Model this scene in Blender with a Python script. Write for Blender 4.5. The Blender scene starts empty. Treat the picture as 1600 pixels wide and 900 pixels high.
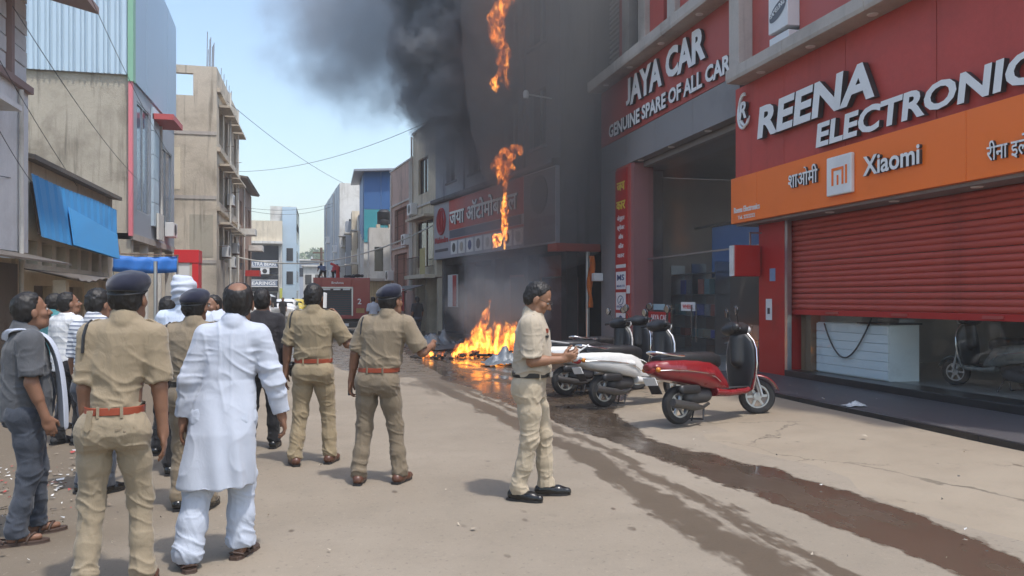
import bpy, math, random
import numpy as np
from mathutils import Matrix, Vector
R = math.radians
random.seed(7); rng = np.random.default_rng(7)
scene = bpy.context.scene
COL = scene.collection

# ------------------------------------------------------------------ camera, sky, sun, exposure
PSI = math.atan(293 / 1250); SP, CP = math.sin(PSI), math.cos(PSI); CAMZ = 1.6
cam_d = bpy.data.cameras.new('camera'); cam = bpy.data.objects.new('camera', cam_d); COL.objects.link(cam)
cam.location = (0, 0, CAMZ); cam.rotation_euler = (R(90), 0, -PSI)
cam_d.sensor_width = 36; cam_d.lens = 36 * 1250 / 1600; cam_d.shift_y = 17 / 1600
cam_d.clip_start = .05; cam_d.clip_end = 2000
scene.camera = cam
SUN_DIR = Vector((.21, -.34, .915)).normalized()          # towards the sun
world = bpy.data.worlds.new('World'); scene.world = world; world.use_nodes = True
wn = world.node_tree; wn.nodes.clear()
wo = wn.nodes.new('ShaderNodeOutputWorld'); wb = wn.nodes.new('ShaderNodeBackground')
sky = wn.nodes.new('ShaderNodeTexSky'); sky.sky_type = 'NISHITA'; sky.sun_disc = False
sky.sun_elevation = math.asin(SUN_DIR.z); sky.sun_rotation = math.atan2(SUN_DIR.x, SUN_DIR.y)
sky.altitude = 300; sky.air_density = 1.5; sky.dust_density = 3.2; sky.ozone_density = 2.5
wb.inputs[1].default_value = .15
wn.links.new(sky.outputs[0], wb.inputs[0]); wn.links.new(wb.outputs[0], wo.inputs[0])
sun_d = bpy.data.lights.new('sun', 'SUN'); sun_d.energy = 2.0; sun_d.angle = R(2.5); sun_d.color = (1, .96, .91)
sun = bpy.data.objects.new('sun', sun_d); COL.objects.link(sun)
sun.rotation_euler = SUN_DIR.to_track_quat('Z', 'Y').to_euler(); sun.location = (0, 0, 40)
vs = scene.view_settings; vs.view_transform = 'Standard'; vs.look = 'None'; vs.exposure = .76; vs.gamma = 1; vs.use_curve_mapping = False
cy = scene.cycles
cy.max_bounces = 6; cy.diffuse_bounces = 3; cy.glossy_bounces = 3; cy.transmission_bounces = 4; cy.transparent_max_bounces = 16
cy.volume_bounces = 1; cy.volume_step_rate = 1.0; cy.volume_max_steps = 256
cy.use_denoising = True; cy.use_adaptive_sampling = True; cy.adaptive_threshold = .025
cy.caustics_reflective = False; cy.caustics_refractive = False; cy.sample_clamp_indirect = 6

# ------------------------------------------------------------------ helpers
def at(u, depth):                                        # ground point seen at column u of the photograph, at that depth
    a = (u - 800) / 1250
    return Vector(((SP + CP * a) * depth, (CP - SP * a) * depth, 0))
WM = {}
def link(o, parent=None):
    COL.objects.link(o)
    if parent is not None: o.parent = parent
    return o
def tag(o, label=None, cat=None, group=None, kind=None):
    for k, v in (('label', label), ('category', cat), ('group', group), ('kind', kind)):
        if v: o[k] = v
    return o
def empty(name, loc=(0, 0, 0), rz=0., label=None, cat=None, group=None, kind=None):
    o = bpy.data.objects.new(name, None); link(o); o.location = loc; o.rotation_euler = (0, 0, rz)
    o.empty_display_size = .1
    WM[o] = Matrix.Translation(loc) @ Matrix.Rotation(rz, 4, 'Z')
    return tag(o, label, cat, group, kind)
def mesh_np(name, V, Q, mats, smooth=False, mi=None):
    me = bpy.data.meshes.new(name)
    V = np.asarray(V, dtype=np.float32); Q = np.asarray(Q, dtype=np.int32); k = Q.shape[1]
    me.vertices.add(len(V)); me.vertices.foreach_set('co', V.ravel())
    me.loops.add(Q.size); me.loops.foreach_set('vertex_index', Q.ravel())
    me.polygons.add(len(Q)); me.polygons.foreach_set('loop_start', np.arange(0, Q.size, k, dtype=np.int32))
    me.polygons.foreach_set('loop_total', np.full(len(Q), k, dtype=np.int32))
    for m in (mats if isinstance(mats, (list, tuple)) else [mats]): me.materials.append(m)
    if smooth: me.polygons.foreach_set('use_smooth', np.ones(len(Q), dtype=bool))
    if mi is not None: me.polygons.foreach_set('material_index', np.asarray(mi, dtype=np.int32))
    me.update(calc_edges=True); me.validate()
    return me
class MB:
    """collects shapes in world (or M-frame) coordinates and links them as one mesh object"""
    def __init__(s, M=None): s.v = []; s.f = []; s.M = M
    def pts(s, P):
        n = len(s.v)
        s.v += [(s.M @ Vector(p)) if s.M is not None else Vector(p) for p in P]
        return n
    def quad(s, a, b, c, d):
        n = s.pts([a, b, c, d]); s.f.append((n, n + 1, n + 2, n + 3)); return s
    def box(s, x0, x1, y0, y1, z0, z1):
        n = s.pts([(x0, y0, z0), (x1, y0, z0), (x1, y1, z0), (x0, y1, z0), (x0, y0, z1), (x1, y0, z1), (x1, y1, z1), (x0, y1, z1)])
        s.f += [tuple(n + i for i in q) for q in ((0, 3, 2, 1), (4, 5, 6, 7), (0, 1, 5, 4), (1, 2, 6, 5), (2, 3, 7, 6), (3, 0, 4, 7))]
        return s
    def bar(s, a, b, w, h=None, up=(0, 0, 1)):
        a, b = Vector(a), Vector(b); h = h or w; d = (b - a).normalized(); u = Vector(up)
        if abs(d.dot(u)) > .95: u = Vector((0, 1, 0))
        r = d.cross(u).normalized(); u = r.cross(d)
        P = [p + r * sx * w / 2 + u * sz * h / 2 for p in (a, b) for sx, sz in ((-1, -1), (1, -1), (1, 1), (-1, 1))]
        n = s.pts(P)
        s.f += [tuple(n + i for i in q) for q in ((0, 3, 2, 1), (4, 5, 6, 7), (0, 1, 5, 4), (1, 2, 6, 5), (2, 3, 7, 6), (3, 0, 4, 7))]
        return s
    def tube(s, path, r, n=8, caps=True):
        path = [Vector(p) for p in path]; k0 = None; prev = None; m = len(path)
        rr = r if isinstance(r, (list, tuple)) else [r] * m
        for i, p in enumerate(path):
            d = (path[min(i + 1, m - 1)] - path[max(i - 1, 0)]).normalized()
            if prev is None:
                u = Vector((0, 0, 1)) if abs(d.z) < .9 else Vector((1, 0, 0))
                r0 = d.cross(u).normalized()
            else: r0 = (prev - d * prev.dot(d)).normalized()
            prev = r0; u0 = d.cross(r0)
            k = s.pts([p + (r0 * math.cos(2 * math.pi * j / n) + u0 * math.sin(2 * math.pi * j / n)) * rr[i] for j in range(n)])
            if k0 is not None:
                s.f += [(k0 + j, k0 + (j + 1) % n, k + (j + 1) % n, k + j) for j in range(n)]
            elif caps: s.f.append(tuple(k + j for j in reversed(range(n))))
            k0 = k
        if caps: s.f.append(tuple(k0 + j for j in range(n)))
        return s
    def lathe(s, prof, c=(0, 0, 0), axis='Z', n=24):
        c = Vector(c); k0 = None
        for r, h in prof:
            P = []
            for j in range(n):
                a = 2 * math.pi * j / n; x, y = r * math.cos(a), r * math.sin(a)
                P.append(c + Vector({'Z': (x, y, h), 'Y': (x, h, y), 'X': (h, x, y)}[axis]))
            k = s.pts(P)
            if k0 is not None: s.f += [(k0 + j, k0 + (j + 1) % n, k + (j + 1) % n, k + j) for j in range(n)]
            k0 = k
        return s
    def prism(s, poly, ax, a0, a1):
        """poly: 2-D outline in the two other axes (order x,y,z without ax), extruded along ax"""
        def p(q, a): return {'x': (a, q[0], q[1]), 'y': (q[0], a, q[1]), 'z': (q[0], q[1], a)}[ax]
        m = len(poly); n = s.pts([p(q, a0) for q in poly] + [p(q, a1) for q in poly])
        s.f.append(tuple(n + i for i in reversed(range(m)))); s.f.append(tuple(n + m + i for i in range(m)))
        s.f += [(n + i, n + (i + 1) % m, n + m + (i + 1) % m, n + m + i) for i in range(m)]
        return s
    def wall(s, x0, x1, z0, z1, y, th, holes):
        """wall in the xz plane, front face at y, body to y-th, with rectangular holes (hx0,hx1,hz0,hz1)"""
        xs = sorted({x0, x1, *[h[0] for h in holes], *[h[1] for h in holes]}); zs = sorted({z0, z1, *[h[2] for h in holes], *[h[3] for h in holes]})
        xs = [x for x in xs if x0 <= x <= x1]; zs = [z for z in zs if z0 <= z <= z1]
        full = lambda i, j: 0 <= i < len(xs) - 1 and 0 <= j < len(zs) - 1 and not any(h[0] < (xs[i] + xs[i + 1]) / 2 < h[1] and h[2] < (zs[j] + zs[j + 1]) / 2 < h[3] for h in holes)
        for i in range(len(xs) - 1):
            for j in range(len(zs) - 1):
                if not full(i, j): continue
                a, b, c, d = xs[i], xs[i + 1], zs[j], zs[j + 1]; e = y - th
                s.quad((b, y, c), (a, y, c), (a, y, d), (b, y, d)); s.quad((a, e, c), (b, e, c), (b, e, d), (a, e, d))
                if not full(i - 1, j): s.quad((a, y, c), (a, e, c), (a, e, d), (a, y, d))
                if not full(i + 1, j): s.quad((b, e, c), (b, y, c), (b, y, d), (b, e, d))
                if not full(i, j - 1): s.quad((a, e, c), (a, y, c), (b, y, c), (b, e, c))
                if not full(i, j + 1): s.quad((a, y, d), (a, e, d), (b, e, d), (b, y, d))
        return s
    def build(s, name, mat, parent=None, smooth=False, bevel=0, kind=None):
        W = WM.get(parent, Matrix())
        Wi = W.inverted()
        me = bpy.data.meshes.new(name); me.from_pydata([Wi @ v for v in s.v], [], s.f)
        me.materials.append(mat)
        if smooth:
            me.polygons.foreach_set('use_smooth', np.ones(len(me.polygons), dtype=bool))
            try: me.set_sharp_from_angle(angle=R(40))
            except Exception: pass
        me.update()
        o = bpy.data.objects.new(name, me); link(o, parent); WM[o] = W
        if bevel:
            b = o.modifiers.new('edge', 'BEVEL'); b.width = bevel; b.segments = 2; b.limit_method = 'ANGLE'
        if kind: o['kind'] = kind
        return o
def box(name, mat, parent, x0, x1, y0, y1, z0, z1, M=None, bevel=0):
    return MB(M).box(x0, x1, y0, y1, z0, z1).build(name, mat, parent, bevel=bevel)
def share(src, name, parent, loc, rot=None, scale=None):
    """another object on the same mesh data"""
    o = bpy.data.objects.new(name, src.data); link(o, parent); o.location = loc
    if rot is not None: o.rotation_euler = rot
    if scale is not None: o.scale = scale
    WM[o] = WM.get(parent, Matrix())
    return o
def copy_tree(o, parent=None):
    c = o.copy(); COL.objects.link(c); c.parent = parent
    for ch in list(o.children): copy_tree(ch, c)
    return c
def frame(P, ang):
    """street-side frame of a facade on the right: local x runs away along the street, local y out into the street"""
    return Matrix.Translation((P[0], P[1], 0)) @ Matrix.Rotation(R(90 + ang), 4, 'Z')

# ------------------------------------------------------------------ materials
def nt(name):
    m = bpy.data.materials.new(name); m.use_nodes = True; t = m.node_tree
    b = t.nodes['Principled BSDF']
    return m, t, b
def N(t, typ, **kw):
    n = t.nodes.new('ShaderNode' + typ)
    for k, v in kw.items():
        if k.startswith('i_'):
            kk = k[2:]; kk = int(kk) if kk.isdigit() else kk.replace('_', ' ')
            n.inputs[kk].default_value = v
        else: setattr(n, k, v)
    return n
def L(t, a, b): t.links.new(a, b)
def col4(c): return (c[0], c[1], c[2], 1)
def srgb(r, g, b):
    f = lambda x: (x / 255) / 12.92 if x / 255 < .04045 else ((x / 255 + .055) / 1.055) ** 2.4
    return (f(r), f(g), f(b))
def mixc(t, fac, a, b, mode='MIX'):
    n = N(t, 'Mix', data_type='RGBA', blend_type=mode)
    for sock, v in ((n.inputs[0], fac), (n.inputs[6], a), (n.inputs[7], b)):
        if isinstance(v, (int, float)): sock.default_value = v
        elif isinstance(v, tuple): sock.default_value = col4(v)
        else: L(t, v, sock)
    return n.outputs[2]
def math_(t, op, a, b=None, c=None, clamp=False):
    n = N(t, 'Math', operation=op, use_clamp=clamp)
    for i, v in enumerate((a, b, c)):
        if v is None: continue
        if isinstance(v, (int, float)): n.inputs[i].default_value = v
        else: L(t, v, n.inputs[i])
    return n.outputs[0]
def ramp(t, src, a, b, lo=0., hi=1.):
    n = N(t, 'MapRange', i_1=a, i_2=b, i_3=lo, i_4=hi, interpolation_type='SMOOTHSTEP'); L(t, src, n.inputs[0]); return n.outputs[0]
def noise(t, vec, scale, detail=4, rough=.55, dist=0.):
    n = N(t, 'TexNoise', i_Scale=scale, i_Detail=detail, i_Roughness=rough, i_Distortion=dist); L(t, vec, n.inputs['Vector']); return n.outputs[0]
def scaled(t, vec, s):
    n = N(t, 'Mapping'); n.inputs['Scale'].default_value = s; L(t, vec, n.inputs[0]); return n.outputs[0]
def mat(name, c, rough=.6, metal=0., var=.12, scale=3., bump=0., bscale=40., spec=.5, dirt=None, dirt_amt=.5, coat=0., stretch=(1, 1, 1)):
    m, t, b = nt(name); tc = N(t, 'TexCoord').outputs['Object']
    if stretch != (1, 1, 1): tc = scaled(t, tc, stretch)
    n1 = noise(t, tc, scale, 5, .6)
    lo = tuple(x * (1 - var) for x in c); hi = tuple(min(1, x * (1 + var)) for x in c)
    cc = mixc(t, n1, lo, hi)
    if dirt is not None:
        n2 = noise(t, tc, scale * .45, 7, .68); cc = mixc(t, ramp(t, n2, .52, .75, 0, dirt_amt), cc, dirt)
    L(t, cc, b.inputs['Base Color'])
    r = math_(t, 'MULTIPLY_ADD', n1, .25 * rough, rough * .87); L(t, r, b.inputs['Roughness'])
    b.inputs['Metallic'].default_value = metal; b.inputs['Specular IOR Level'].default_value = spec
    if coat: b.inputs['Coat Weight'].default_value = coat; b.inputs['Coat Roughness'].default_value = .06
    if bump:
        bn = N(t, 'Bump', i_Strength=bump, i_Distance=.02); L(t, noise(t, tc, bscale, 4, .6), bn.inputs['Height']); L(t, bn.outputs[0], b.inputs['Normal'])
    return m
def plaster(name, c, stain, streak=.5, bump=.25, rough=.88, scale=.6):
    """weathered wall: blotches, rain streaks, fine grain"""
    m, t, b = nt(name); tc = N(t, 'TexCoord').outputs['Object']
    big = noise(t, tc, scale, 6, .65, .4); st = noise(t, scaled(t, tc, (2.2, 2.2, .16)), 1.6, 5, .62); fine = noise(t, tc, 14, 5, .7)
    cc = mixc(t, fine, tuple(x * .86 for x in c), tuple(min(1, x * 1.12) for x in c))
    cc = mixc(t, ramp(t, big, .42, .72, 0, .75), cc, stain)
    cc = mixc(t, ramp(t, st, .52, .74, 0, streak), cc, tuple(x * .55 for x in stain))
    L(t, cc, b.inputs['Base Color']); b.inputs['Roughness'].default_value = rough; b.inputs['Specular IOR Level'].default_value = .25
    bn = N(t, 'Bump', i_Strength=bump, i_Distance=.03); L(t, math_(t, 'ADD', noise(t, tc, 22, 6, .7), math_(t, 'MULTIPLY', big, 1.5)), bn.inputs['Height']); L(t, bn.outputs[0], b.inputs['Normal'])
    return m
def glass(name, tint=(.75, .8, .82), opac=.25, rough=.03, dust=0.):
    m, t, b = nt(name); t.nodes.remove(b); out = t.nodes['Material Output']
    tr = N(t, 'BsdfTransparent'); tr.inputs[0].default_value = col4(tint)
    gl = N(t, 'BsdfGlossy', i_Roughness=rough); gl.inputs[0].default_value = (.9, .93, .95, 1)
    fr = N(t, 'Fresnel', i_IOR=1.5); front = math_(t, 'SUBTRACT', 1.0, N(t, 'NewGeometry').outputs['Backfacing']); fac = math_(t, 'MULTIPLY', math_(t, 'MULTIPLY_ADD', fr.outputs[0], .6, opac * .1, clamp=True), front)
    mx = N(t, 'MixShader'); L(t, fac, mx.inputs[0]); L(t, tr.outputs[0], mx.inputs[1]); L(t, gl.outputs[0], mx.inputs[2]); res = mx.outputs[0]
    if dust:  # weights a grey diffuse layer that lightens the pane
        df = N(t, 'BsdfDiffuse'); df.inputs[0].default_value = (.5, .48, .45, 1); m2 = N(t, 'MixShader'); L(t, ramp(t, noise(t, N(t, 'TexCoord').outputs['Object'], 1.2, 4, .65), .25, .8, dust * .5, dust * 1.5), m2.inputs[0]); L(t, res, m2.inputs[1]); L(t, df.outputs[0], m2.inputs[2]); res = m2.outputs[0]
    L(t, res, out.inputs[0])
    return m
M = {}
M['steel'] = mat('steel', (.45, .46, .48), .3, .9, .15, 8)
M['chrome'] = mat('chrome', (.72, .73, .75), .14, 1., .05, 8)
M['black'] = mat('black_plastic', (.018, .018, .02), .42, 0, .2, 6, .1, 200)
M['rubber'] = mat('rubber', (.02, .02, .021), .8, 0, .3, 10, .2, 120, dirt=(.1, .085, .07), dirt_amt=.5)
M['dark'] = mat('dark_void', (.012, .012, .013), .8)
M['darkglass'] = mat('dark_glass', (.03, .035, .042), .08, 0, .2, 1.5, spec=.7)
M['white'] = mat('white_paint', (.72, .72, .71), .45, 0, .06, 5, dirt=(.45, .42, .38), dirt_amt=.4)
M['letter'] = mat('letter_white', (.8, .8, .79), .4, 0, .05, 2, dirt=(.55, .53, .5), dirt_amt=.35)
M['letterside'] = mat('letter_side', (.05, .045, .045), .5)
M['wire'] = mat('wire', (.06, .065, .075), .7)
M['rope'] = mat('rope_cable', (.6, .58, .52), .7)
M['rust'] = mat('rust', (.16, .1, .07), .85, 0, .4, 6, .3, 60)
M['wood'] = mat('wood', (.2, .13, .075), .7, 0, .3, 5, .2, 40, stretch=(1, 1, .2))

# ------------------------------------------------------------------ text
def text_parts(s, height, width=None, depth=.03, bold=.0, slant=0., split=True, space=1.0):
    """returns [(verts Nx3, faces, face_is_front)] per letter: x right, y up, z out, origin at the baseline's left end; height = capital height"""
    cu = bpy.data.curves.new('lettering', 'FONT'); cu.body = s; cu.size = 1; cu.extrude = .5; cu.offset = bold; cu.resolution_u = 3; cu.space_character = space
    ob = bpy.data.objects.new('lettering', cu); COL.objects.link(ob)
    dg = bpy.context.evaluated_depsgraph_get(); me = bpy.data.meshes.new_from_object(ob.evaluated_get(dg))
    V = np.empty(len(me.vertices) * 3, np.float32); me.vertices.foreach_get('co', V); V = V.reshape(-1, 3).astype(float)
    F = [tuple(p.vertices) for p in me.polygons]; bpy.data.objects.remove(ob); bpy.data.curves.remove(cu); bpy.data.meshes.remove(me)
    if not len(V): return []
    par = list(range(len(V)))
    def find(i):
        while par[i] != i: par[i] = par[par[i]]; i = par[i]
        return i
    for f in F:
        a = find(f[0])
        for i in f[1:]: par[find(i)] = a
    key = np.round(V * 20000).astype(np.int64); seen = {}
    for i, k in enumerate(map(tuple, key)):
        if k in seen: par[find(i)] = find(seen[k])
        else: seen[k] = i
    V[:, 0] -= V[:, 0].min(); cap = .73
    V[:, 1] *= height / cap
    V[:, 0] *= (width / V[:, 0].max()) if width else height / cap
    V[:, 2] = (V[:, 2] + .5) * depth
    groups = {}
    for i in range(len(V)): groups.setdefault(find(i), []).append(i)
    if split:
        iv = sorted([(V[g, 0].min(), V[g, 0].max(), r) for r, g in groups.items()]); cl = []
        for a, b, r in iv:
            if cl and a < cl[-1][1] - .15 * min(b - a, cl[-1][1] - cl[-1][0]): cl[-1][1] = max(b, cl[-1][1]); cl[-1][2].add(r)
            else: cl.append([a, b, {r}])
    else: cl = [[0, 0, set(groups)]]
    V[:, 0] += slant * V[:, 1]
    out = []
    for a, b, rs in cl:
        idx = [i for r in rs for i in groups[r]]; mp = {i: k for k, i in enumerate(idx)}
        fs = [tuple(mp[i] for i in f) for f in F if f[0] in mp]
        W_ = V[idx].copy()
        if split and s.isupper() and W_[:, 1].min() < -.06 * height: W_[:, 1] = (W_[:, 1] - W_[:, 1].min()) * W_[:, 1].max() / (W_[:, 1].max() - W_[:, 1].min())
        out.append((W_, fs))
    return out
def lettering(s, Mx, mats, parent, height, width=None, depth=.03, bold=0., slant=0., split=True, name='letter', space=1.0):
    """Mx: 4x4 placing text space (x right, y up, z out) into the world"""
    Wi = WM.get(parent, Matrix()).inverted() @ Mx; res = []
    for V, fs in text_parts(s, height, width, depth, bold, slant, split, space):
        me = bpy.data.meshes.new(name); me.from_pydata([Wi @ Vector(v) for v in V], [], fs)
        mats_ = mats if isinstance(mats, (list, tuple)) else [mats]
        for m_ in mats_: me.materials.append(m_)
        if len(mats_) > 1:
            for p, f in zip(me.polygons, fs):
                if not all(V[i][2] > depth * .99 for i in f): p.material_index = 1
        me.update(); o = bpy.data.objects.new(name, me); link(o, parent); WM[o] = WM.get(parent, Matrix()); res.append(o)
    return res
def on_right(F, lx, z, ly):
    """text matrix on a facade frame F: starts at lx (far end), reads towards the camera"""
    return F @ Matrix(((-1, 0, 0, lx), (0, 0, 1, ly), (0, 1, 0, z), (0, 0, 0, 1)))
# ------------------------------------------------------------------ ground, road, pavement
def cramp(t, src, pts, lo, hi, vs):
    """piecewise linear curve: src in lo..hi -> value"""
    n = N(t, 'ValToRGB'); e = n.color_ramp.elements; mn, mx = min(v for _, v in pts), max(v for _, v in pts); k = max(mx - mn, 1e-4)
    for i, (y, v) in enumerate(pts):
        p = (y - lo) / (hi - lo); el = e[i] if i < 2 else e.new(p)
        el.position = p; el.color = ((v - mn) / k,) * 3 + (1,)
    L(t, math_(t, 'DIVIDE', math_(t, 'SUBTRACT', src, lo), hi - lo), n.inputs[0])
    return math_(t, 'MULTIPLY_ADD', n.outputs[0], k, mn)
def wet_nodes(t):
    pos = N(t, 'NewGeometry').outputs['Position']; sx = N(t, 'SeparateXYZ'); L(t, pos, sx.inputs[0]); X, Y = sx.outputs[0], sx.outputs[1]
    warp = noise(t, scaled(t, pos, (1, .55, 1)), 1.5, 4, .62); fine = noise(t, scaled(t, pos, (1, .6, 1)), 9, 4, .6)
    Xw = math_(t, 'ADD', X, math_(t, 'ADD', math_(t, 'MULTIPLY', math_(t, 'SUBTRACT', warp, .5), .55), math_(t, 'MULTIPLY', math_(t, 'SUBTRACT', fine, .5), .24)))
    le = cramp(t, Y, [(2, 3.55), (4.5, 3.5), (7.2, 3.3), (9.3, 2.95), (12, 2.7), (16, 2.3)], 0, 30, 0)
    re = cramp(t, Y, [(2, 4.1), (4.2, 4.2), (5.7, 4.32), (7.3, 4.0), (8.7, 3.7), (10.7, 4.0), (13, 5.2), (16, 6.5)], 0, 30, 0)
    stream = math_(t, 'MULTIPLY', ramp(t, math_(t, 'SUBTRACT', Xw, le), -.02, .05), ramp(t, math_(t, 'SUBTRACT', re, Xw), -.02, .05))
    stream = math_(t, 'MULTIPLY', stream, ramp(t, Y, 30, 26))
    # two tyre tracks of carried water
    brk = noise(t, scaled(t, pos, (5, .9, 1)), 1.7, 5, .66)
    def strip(x0, x1, amp):
        c = cramp(t, Y, [(0, (x0 + x1) / 2), (8, (x0 + x1) / 2 - .03), (12, (x0 + x1) / 2 - .35), (15, (x0 + x1) / 2 - .62), (30, (x0 + x1) / 2 - 1)], 0, 40, 0)
        d = math_(t, 'ABSOLUTE', math_(t, 'SUBTRACT', Xw, c))
        d = math_(t, 'ADD', d, math_(t, 'MULTIPLY', math_(t, 'SUBTRACT', brk, .5), amp))
        return ramp(t, d, (x1 - x0) / 2 + .05, (x1 - x0) / 2 - .05)
    tracks = math_(t, 'MAXIMUM', strip(2.44, 2.76, .3), strip(2.84, 3.0, .42))
    tracks = math_(t, 'MULTIPLY', tracks, ramp(t, Y, 22, 14))
    # hose water over the far road
    fe = cramp(t, Y, [(12, 2.6), (15, 1.6), (18, .6), (23, -1.2), (30, -4), (45, -6)], 0, 60, 0)
    big = noise(t, scaled(t, pos, (.9, .28, 1)), 1.1, 4, .62)
    far = ramp(t, math_(t, 'ADD', math_(t, 'SUBTRACT', X, fe), math_(t, 'MULTIPLY', math_(t, 'SUBTRACT', big, .5), 5.5)), -.15, .35)
    far = math_(t, 'MULTIPLY', far, ramp(t, Y, 11.5, 14))
    # splashes beside the tracks
    vo = N(t, 'TexVoronoi', i_Scale=5.5, i_Randomness=1.); L(t, scaled(t, pos, (1, .55, 1)), vo.inputs['Vector'])
    spot = math_(t, 'MULTIPLY', ramp(t, math_(t, 'ADD', vo.outputs[0], math_(t, 'MULTIPLY', fine, .3)), .33, .26),
                 math_(t, 'MULTIPLY', ramp(t, math_(t, 'ABSOLUTE', math_(t, 'SUBTRACT', X, 2.3)), 1.5, .3), ramp(t, warp, .46, .6)))
    lone = math_(t, 'MULTIPLY', ramp(t, math_(t, 'ADD', vo.outputs[0], math_(t, 'MULTIPLY', fine, .35)), .34, .27), ramp(t, warp, .53, .6))
    damp = math_(t, 'MAXIMUM', math_(t, 'MAXIMUM', tracks, spot), math_(t, 'MAXIMUM', math_(t, 'MULTIPLY', far, .85), math_(t, 'MULTIPLY', lone, .8)))
    return pos, X, Y, stream, damp, warp, fine
def ground_mat(name, c, c2, pave=False, bump=.25, dirty=False, dirt=False):
    m, t, b = nt(name); pos, X, Y, stream, damp, warp, fine = wet_nodes(t)
    big = noise(t, pos, .35, 3, .62); mid = noise(t, pos, 2.3, 5, .7); gr = noise(t, pos, 70, 2, .7)
    cc = mixc(t, ramp(t, big, .35, .68), c, c2)
    cc = mixc(t, ramp(t, mid, .42, .75, 0, .35), cc, tuple(x * .72 for x in c))
    cc = mixc(t, math_(t, 'MULTIPLY', gr, .35), cc, tuple(min(1, x * 1.25) for x in c2))
    cc = mixc(t, math_(t, 'MULTIPLY', ramp(t, gr, .34, .2), .5), cc, tuple(x * .4 for x in c))
    if dirt:
        edge = math_(t, 'ADD', X, math_(t, 'MULTIPLY', math_(t, 'SUBTRACT', big, .5), 3.0)); cc = mixc(t, ramp(t, edge, -.6, -2.4, 0, .85), cc, (.125, .098, .068))
        spk = noise(t, pos, 24, 2, .6); cc = mixc(t, math_(t, 'MULTIPLY', ramp(t, spk, .62, .72), .45), cc, tuple(x * .55 for x in c)); cc = mixc(t, math_(t, 'MULTIPLY', ramp(t, spk, .36, .28), .35), cc, tuple(min(1, x * 1.3) for x in c2))
    if pave or dirty:
        vo = N(t, 'TexVoronoi', feature='DISTANCE_TO_EDGE', i_Scale=.42); wv = N(t, 'VectorMath', operation='ADD'); L(t, pos, wv.inputs[0])
        cb = N(t, 'CombineXYZ'); L(t, math_(t, 'MULTIPLY', warp, 1.3), cb.inputs[0]); L(t, math_(t, 'MULTIPLY', mid, 1.1), cb.inputs[1]); L(t, cb.outputs[0], wv.inputs[1]); L(t, wv.outputs[0], vo.inputs['Vector'])
        cc = mixc(t, math_(t, 'MULTIPLY', ramp(t, vo.outputs[0], .012, .002), ramp(t, big, .42, .58, 0, .75)), cc, tuple(x * .28 for x in c))
    wet = math_(t, 'MAXIMUM', math_(t, 'MULTIPLY', stream, 1.0), damp)
    wc = mixc(t, .8, (1, 1, 1), (.32, .27, .22), 'MIX')
    sludge = mixc(t, ramp(t, big, .35, .7), (.085, .062, .044), (.055, .04, .028))
    cw = mixc(t, 1.0, cc, wc, 'MULTIPLY')
    cc = mixc(t, wet, cc, cw); cc = mixc(t, math_(t, 'MULTIPLY', stream, .9), cc, sludge)
    L(t, cc, b.inputs['Base Color'])
    pud = math_(t, 'MULTIPLY', stream, ramp(t, warp, .62, .42, .25, .95))
    far_p = math_(t, 'MULTIPLY', damp, math_(t, 'MULTIPLY', ramp(t, Y, 14, 19), ramp(t, mid, .56, .4)))
    pud = math_(t, 'MAXIMUM', pud, far_p)
    ro = math_(t, 'SUBTRACT', .9, math_(t, 'MULTIPLY', wet, .42)); ro = math_(t, 'SUBTRACT', ro, math_(t, 'MULTIPLY', pud, .42))
    L(t, ro, b.inputs['Roughness']); b.inputs['Specular IOR Level'].default_value = .4
    bn = N(t, 'Bump', i_Distance=.012); L(t, math_(t, 'SUBTRACT', bump, math_(t, 'MULTIPLY', math_(t, 'MAXIMUM', pud, math_(t, 'MULTIPLY', stream, .85)), bump)), bn.inputs['Strength'])
    L(t, math_(t, 'ADD', math_(t, 'ADD', mid, math_(t, 'MULTIPLY', gr, .5)), fine), bn.inputs['Height']); L(t, bn.outputs[0], b.inputs['Normal'])
    return m
M['road'] = ground_mat('road_concrete', (.205, .17, .128), (.255, .214, .165), dirt=True)
M['pave'] = ground_mat('pavement_concrete', (.235, .19, .138), (.28, .232, .172), True, .5)
M['earth'] = ground_mat('earth', (.17, .145, .11), (.21, .18, .14), dirty=True, bump=.6)
def grid_sheet(name, mt, x0, x1, y0, y1, nx, ny, zf, kind='structure'):
    xs = np.linspace(x0, x1, nx + 1); ys = np.linspace(y0, y1, ny + 1)
    V = [(x, y, zf(x, y)) for y in ys for x in xs]
    Q = [(j * (nx + 1) + i, j * (nx + 1) + i + 1, (j + 1) * (nx + 1) + i + 1, (j + 1) * (nx + 1) + i) for j in range(ny) for i in range(nx)]
    o = bpy.data.objects.new(name, mesh_np(name, V, Q, mt, True)); link(o); o['kind'] = kind; return o
grid_sheet('ground', M['earth'], -250, 250, -60, 430, 4, 4, lambda x, y: -.02)
grid_sheet('road', M['road'], -6.2, 5.2, -8, 82, 24, 60, lambda x, y: .004 - .02 * math.exp(-((x - 3.9) / .5) ** 2) + (.0 if x < 3 else 0))
grid_sheet('pavement', M['pave'], 4.15, 8.75, -2, 23.9, 20, 50, lambda x, y: min(.075, -.02 + .045 * (x - 4.15)) + .008 * math.sin(x * 3 + y * 1.3) * math.cos(y * .9 - x))
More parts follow.
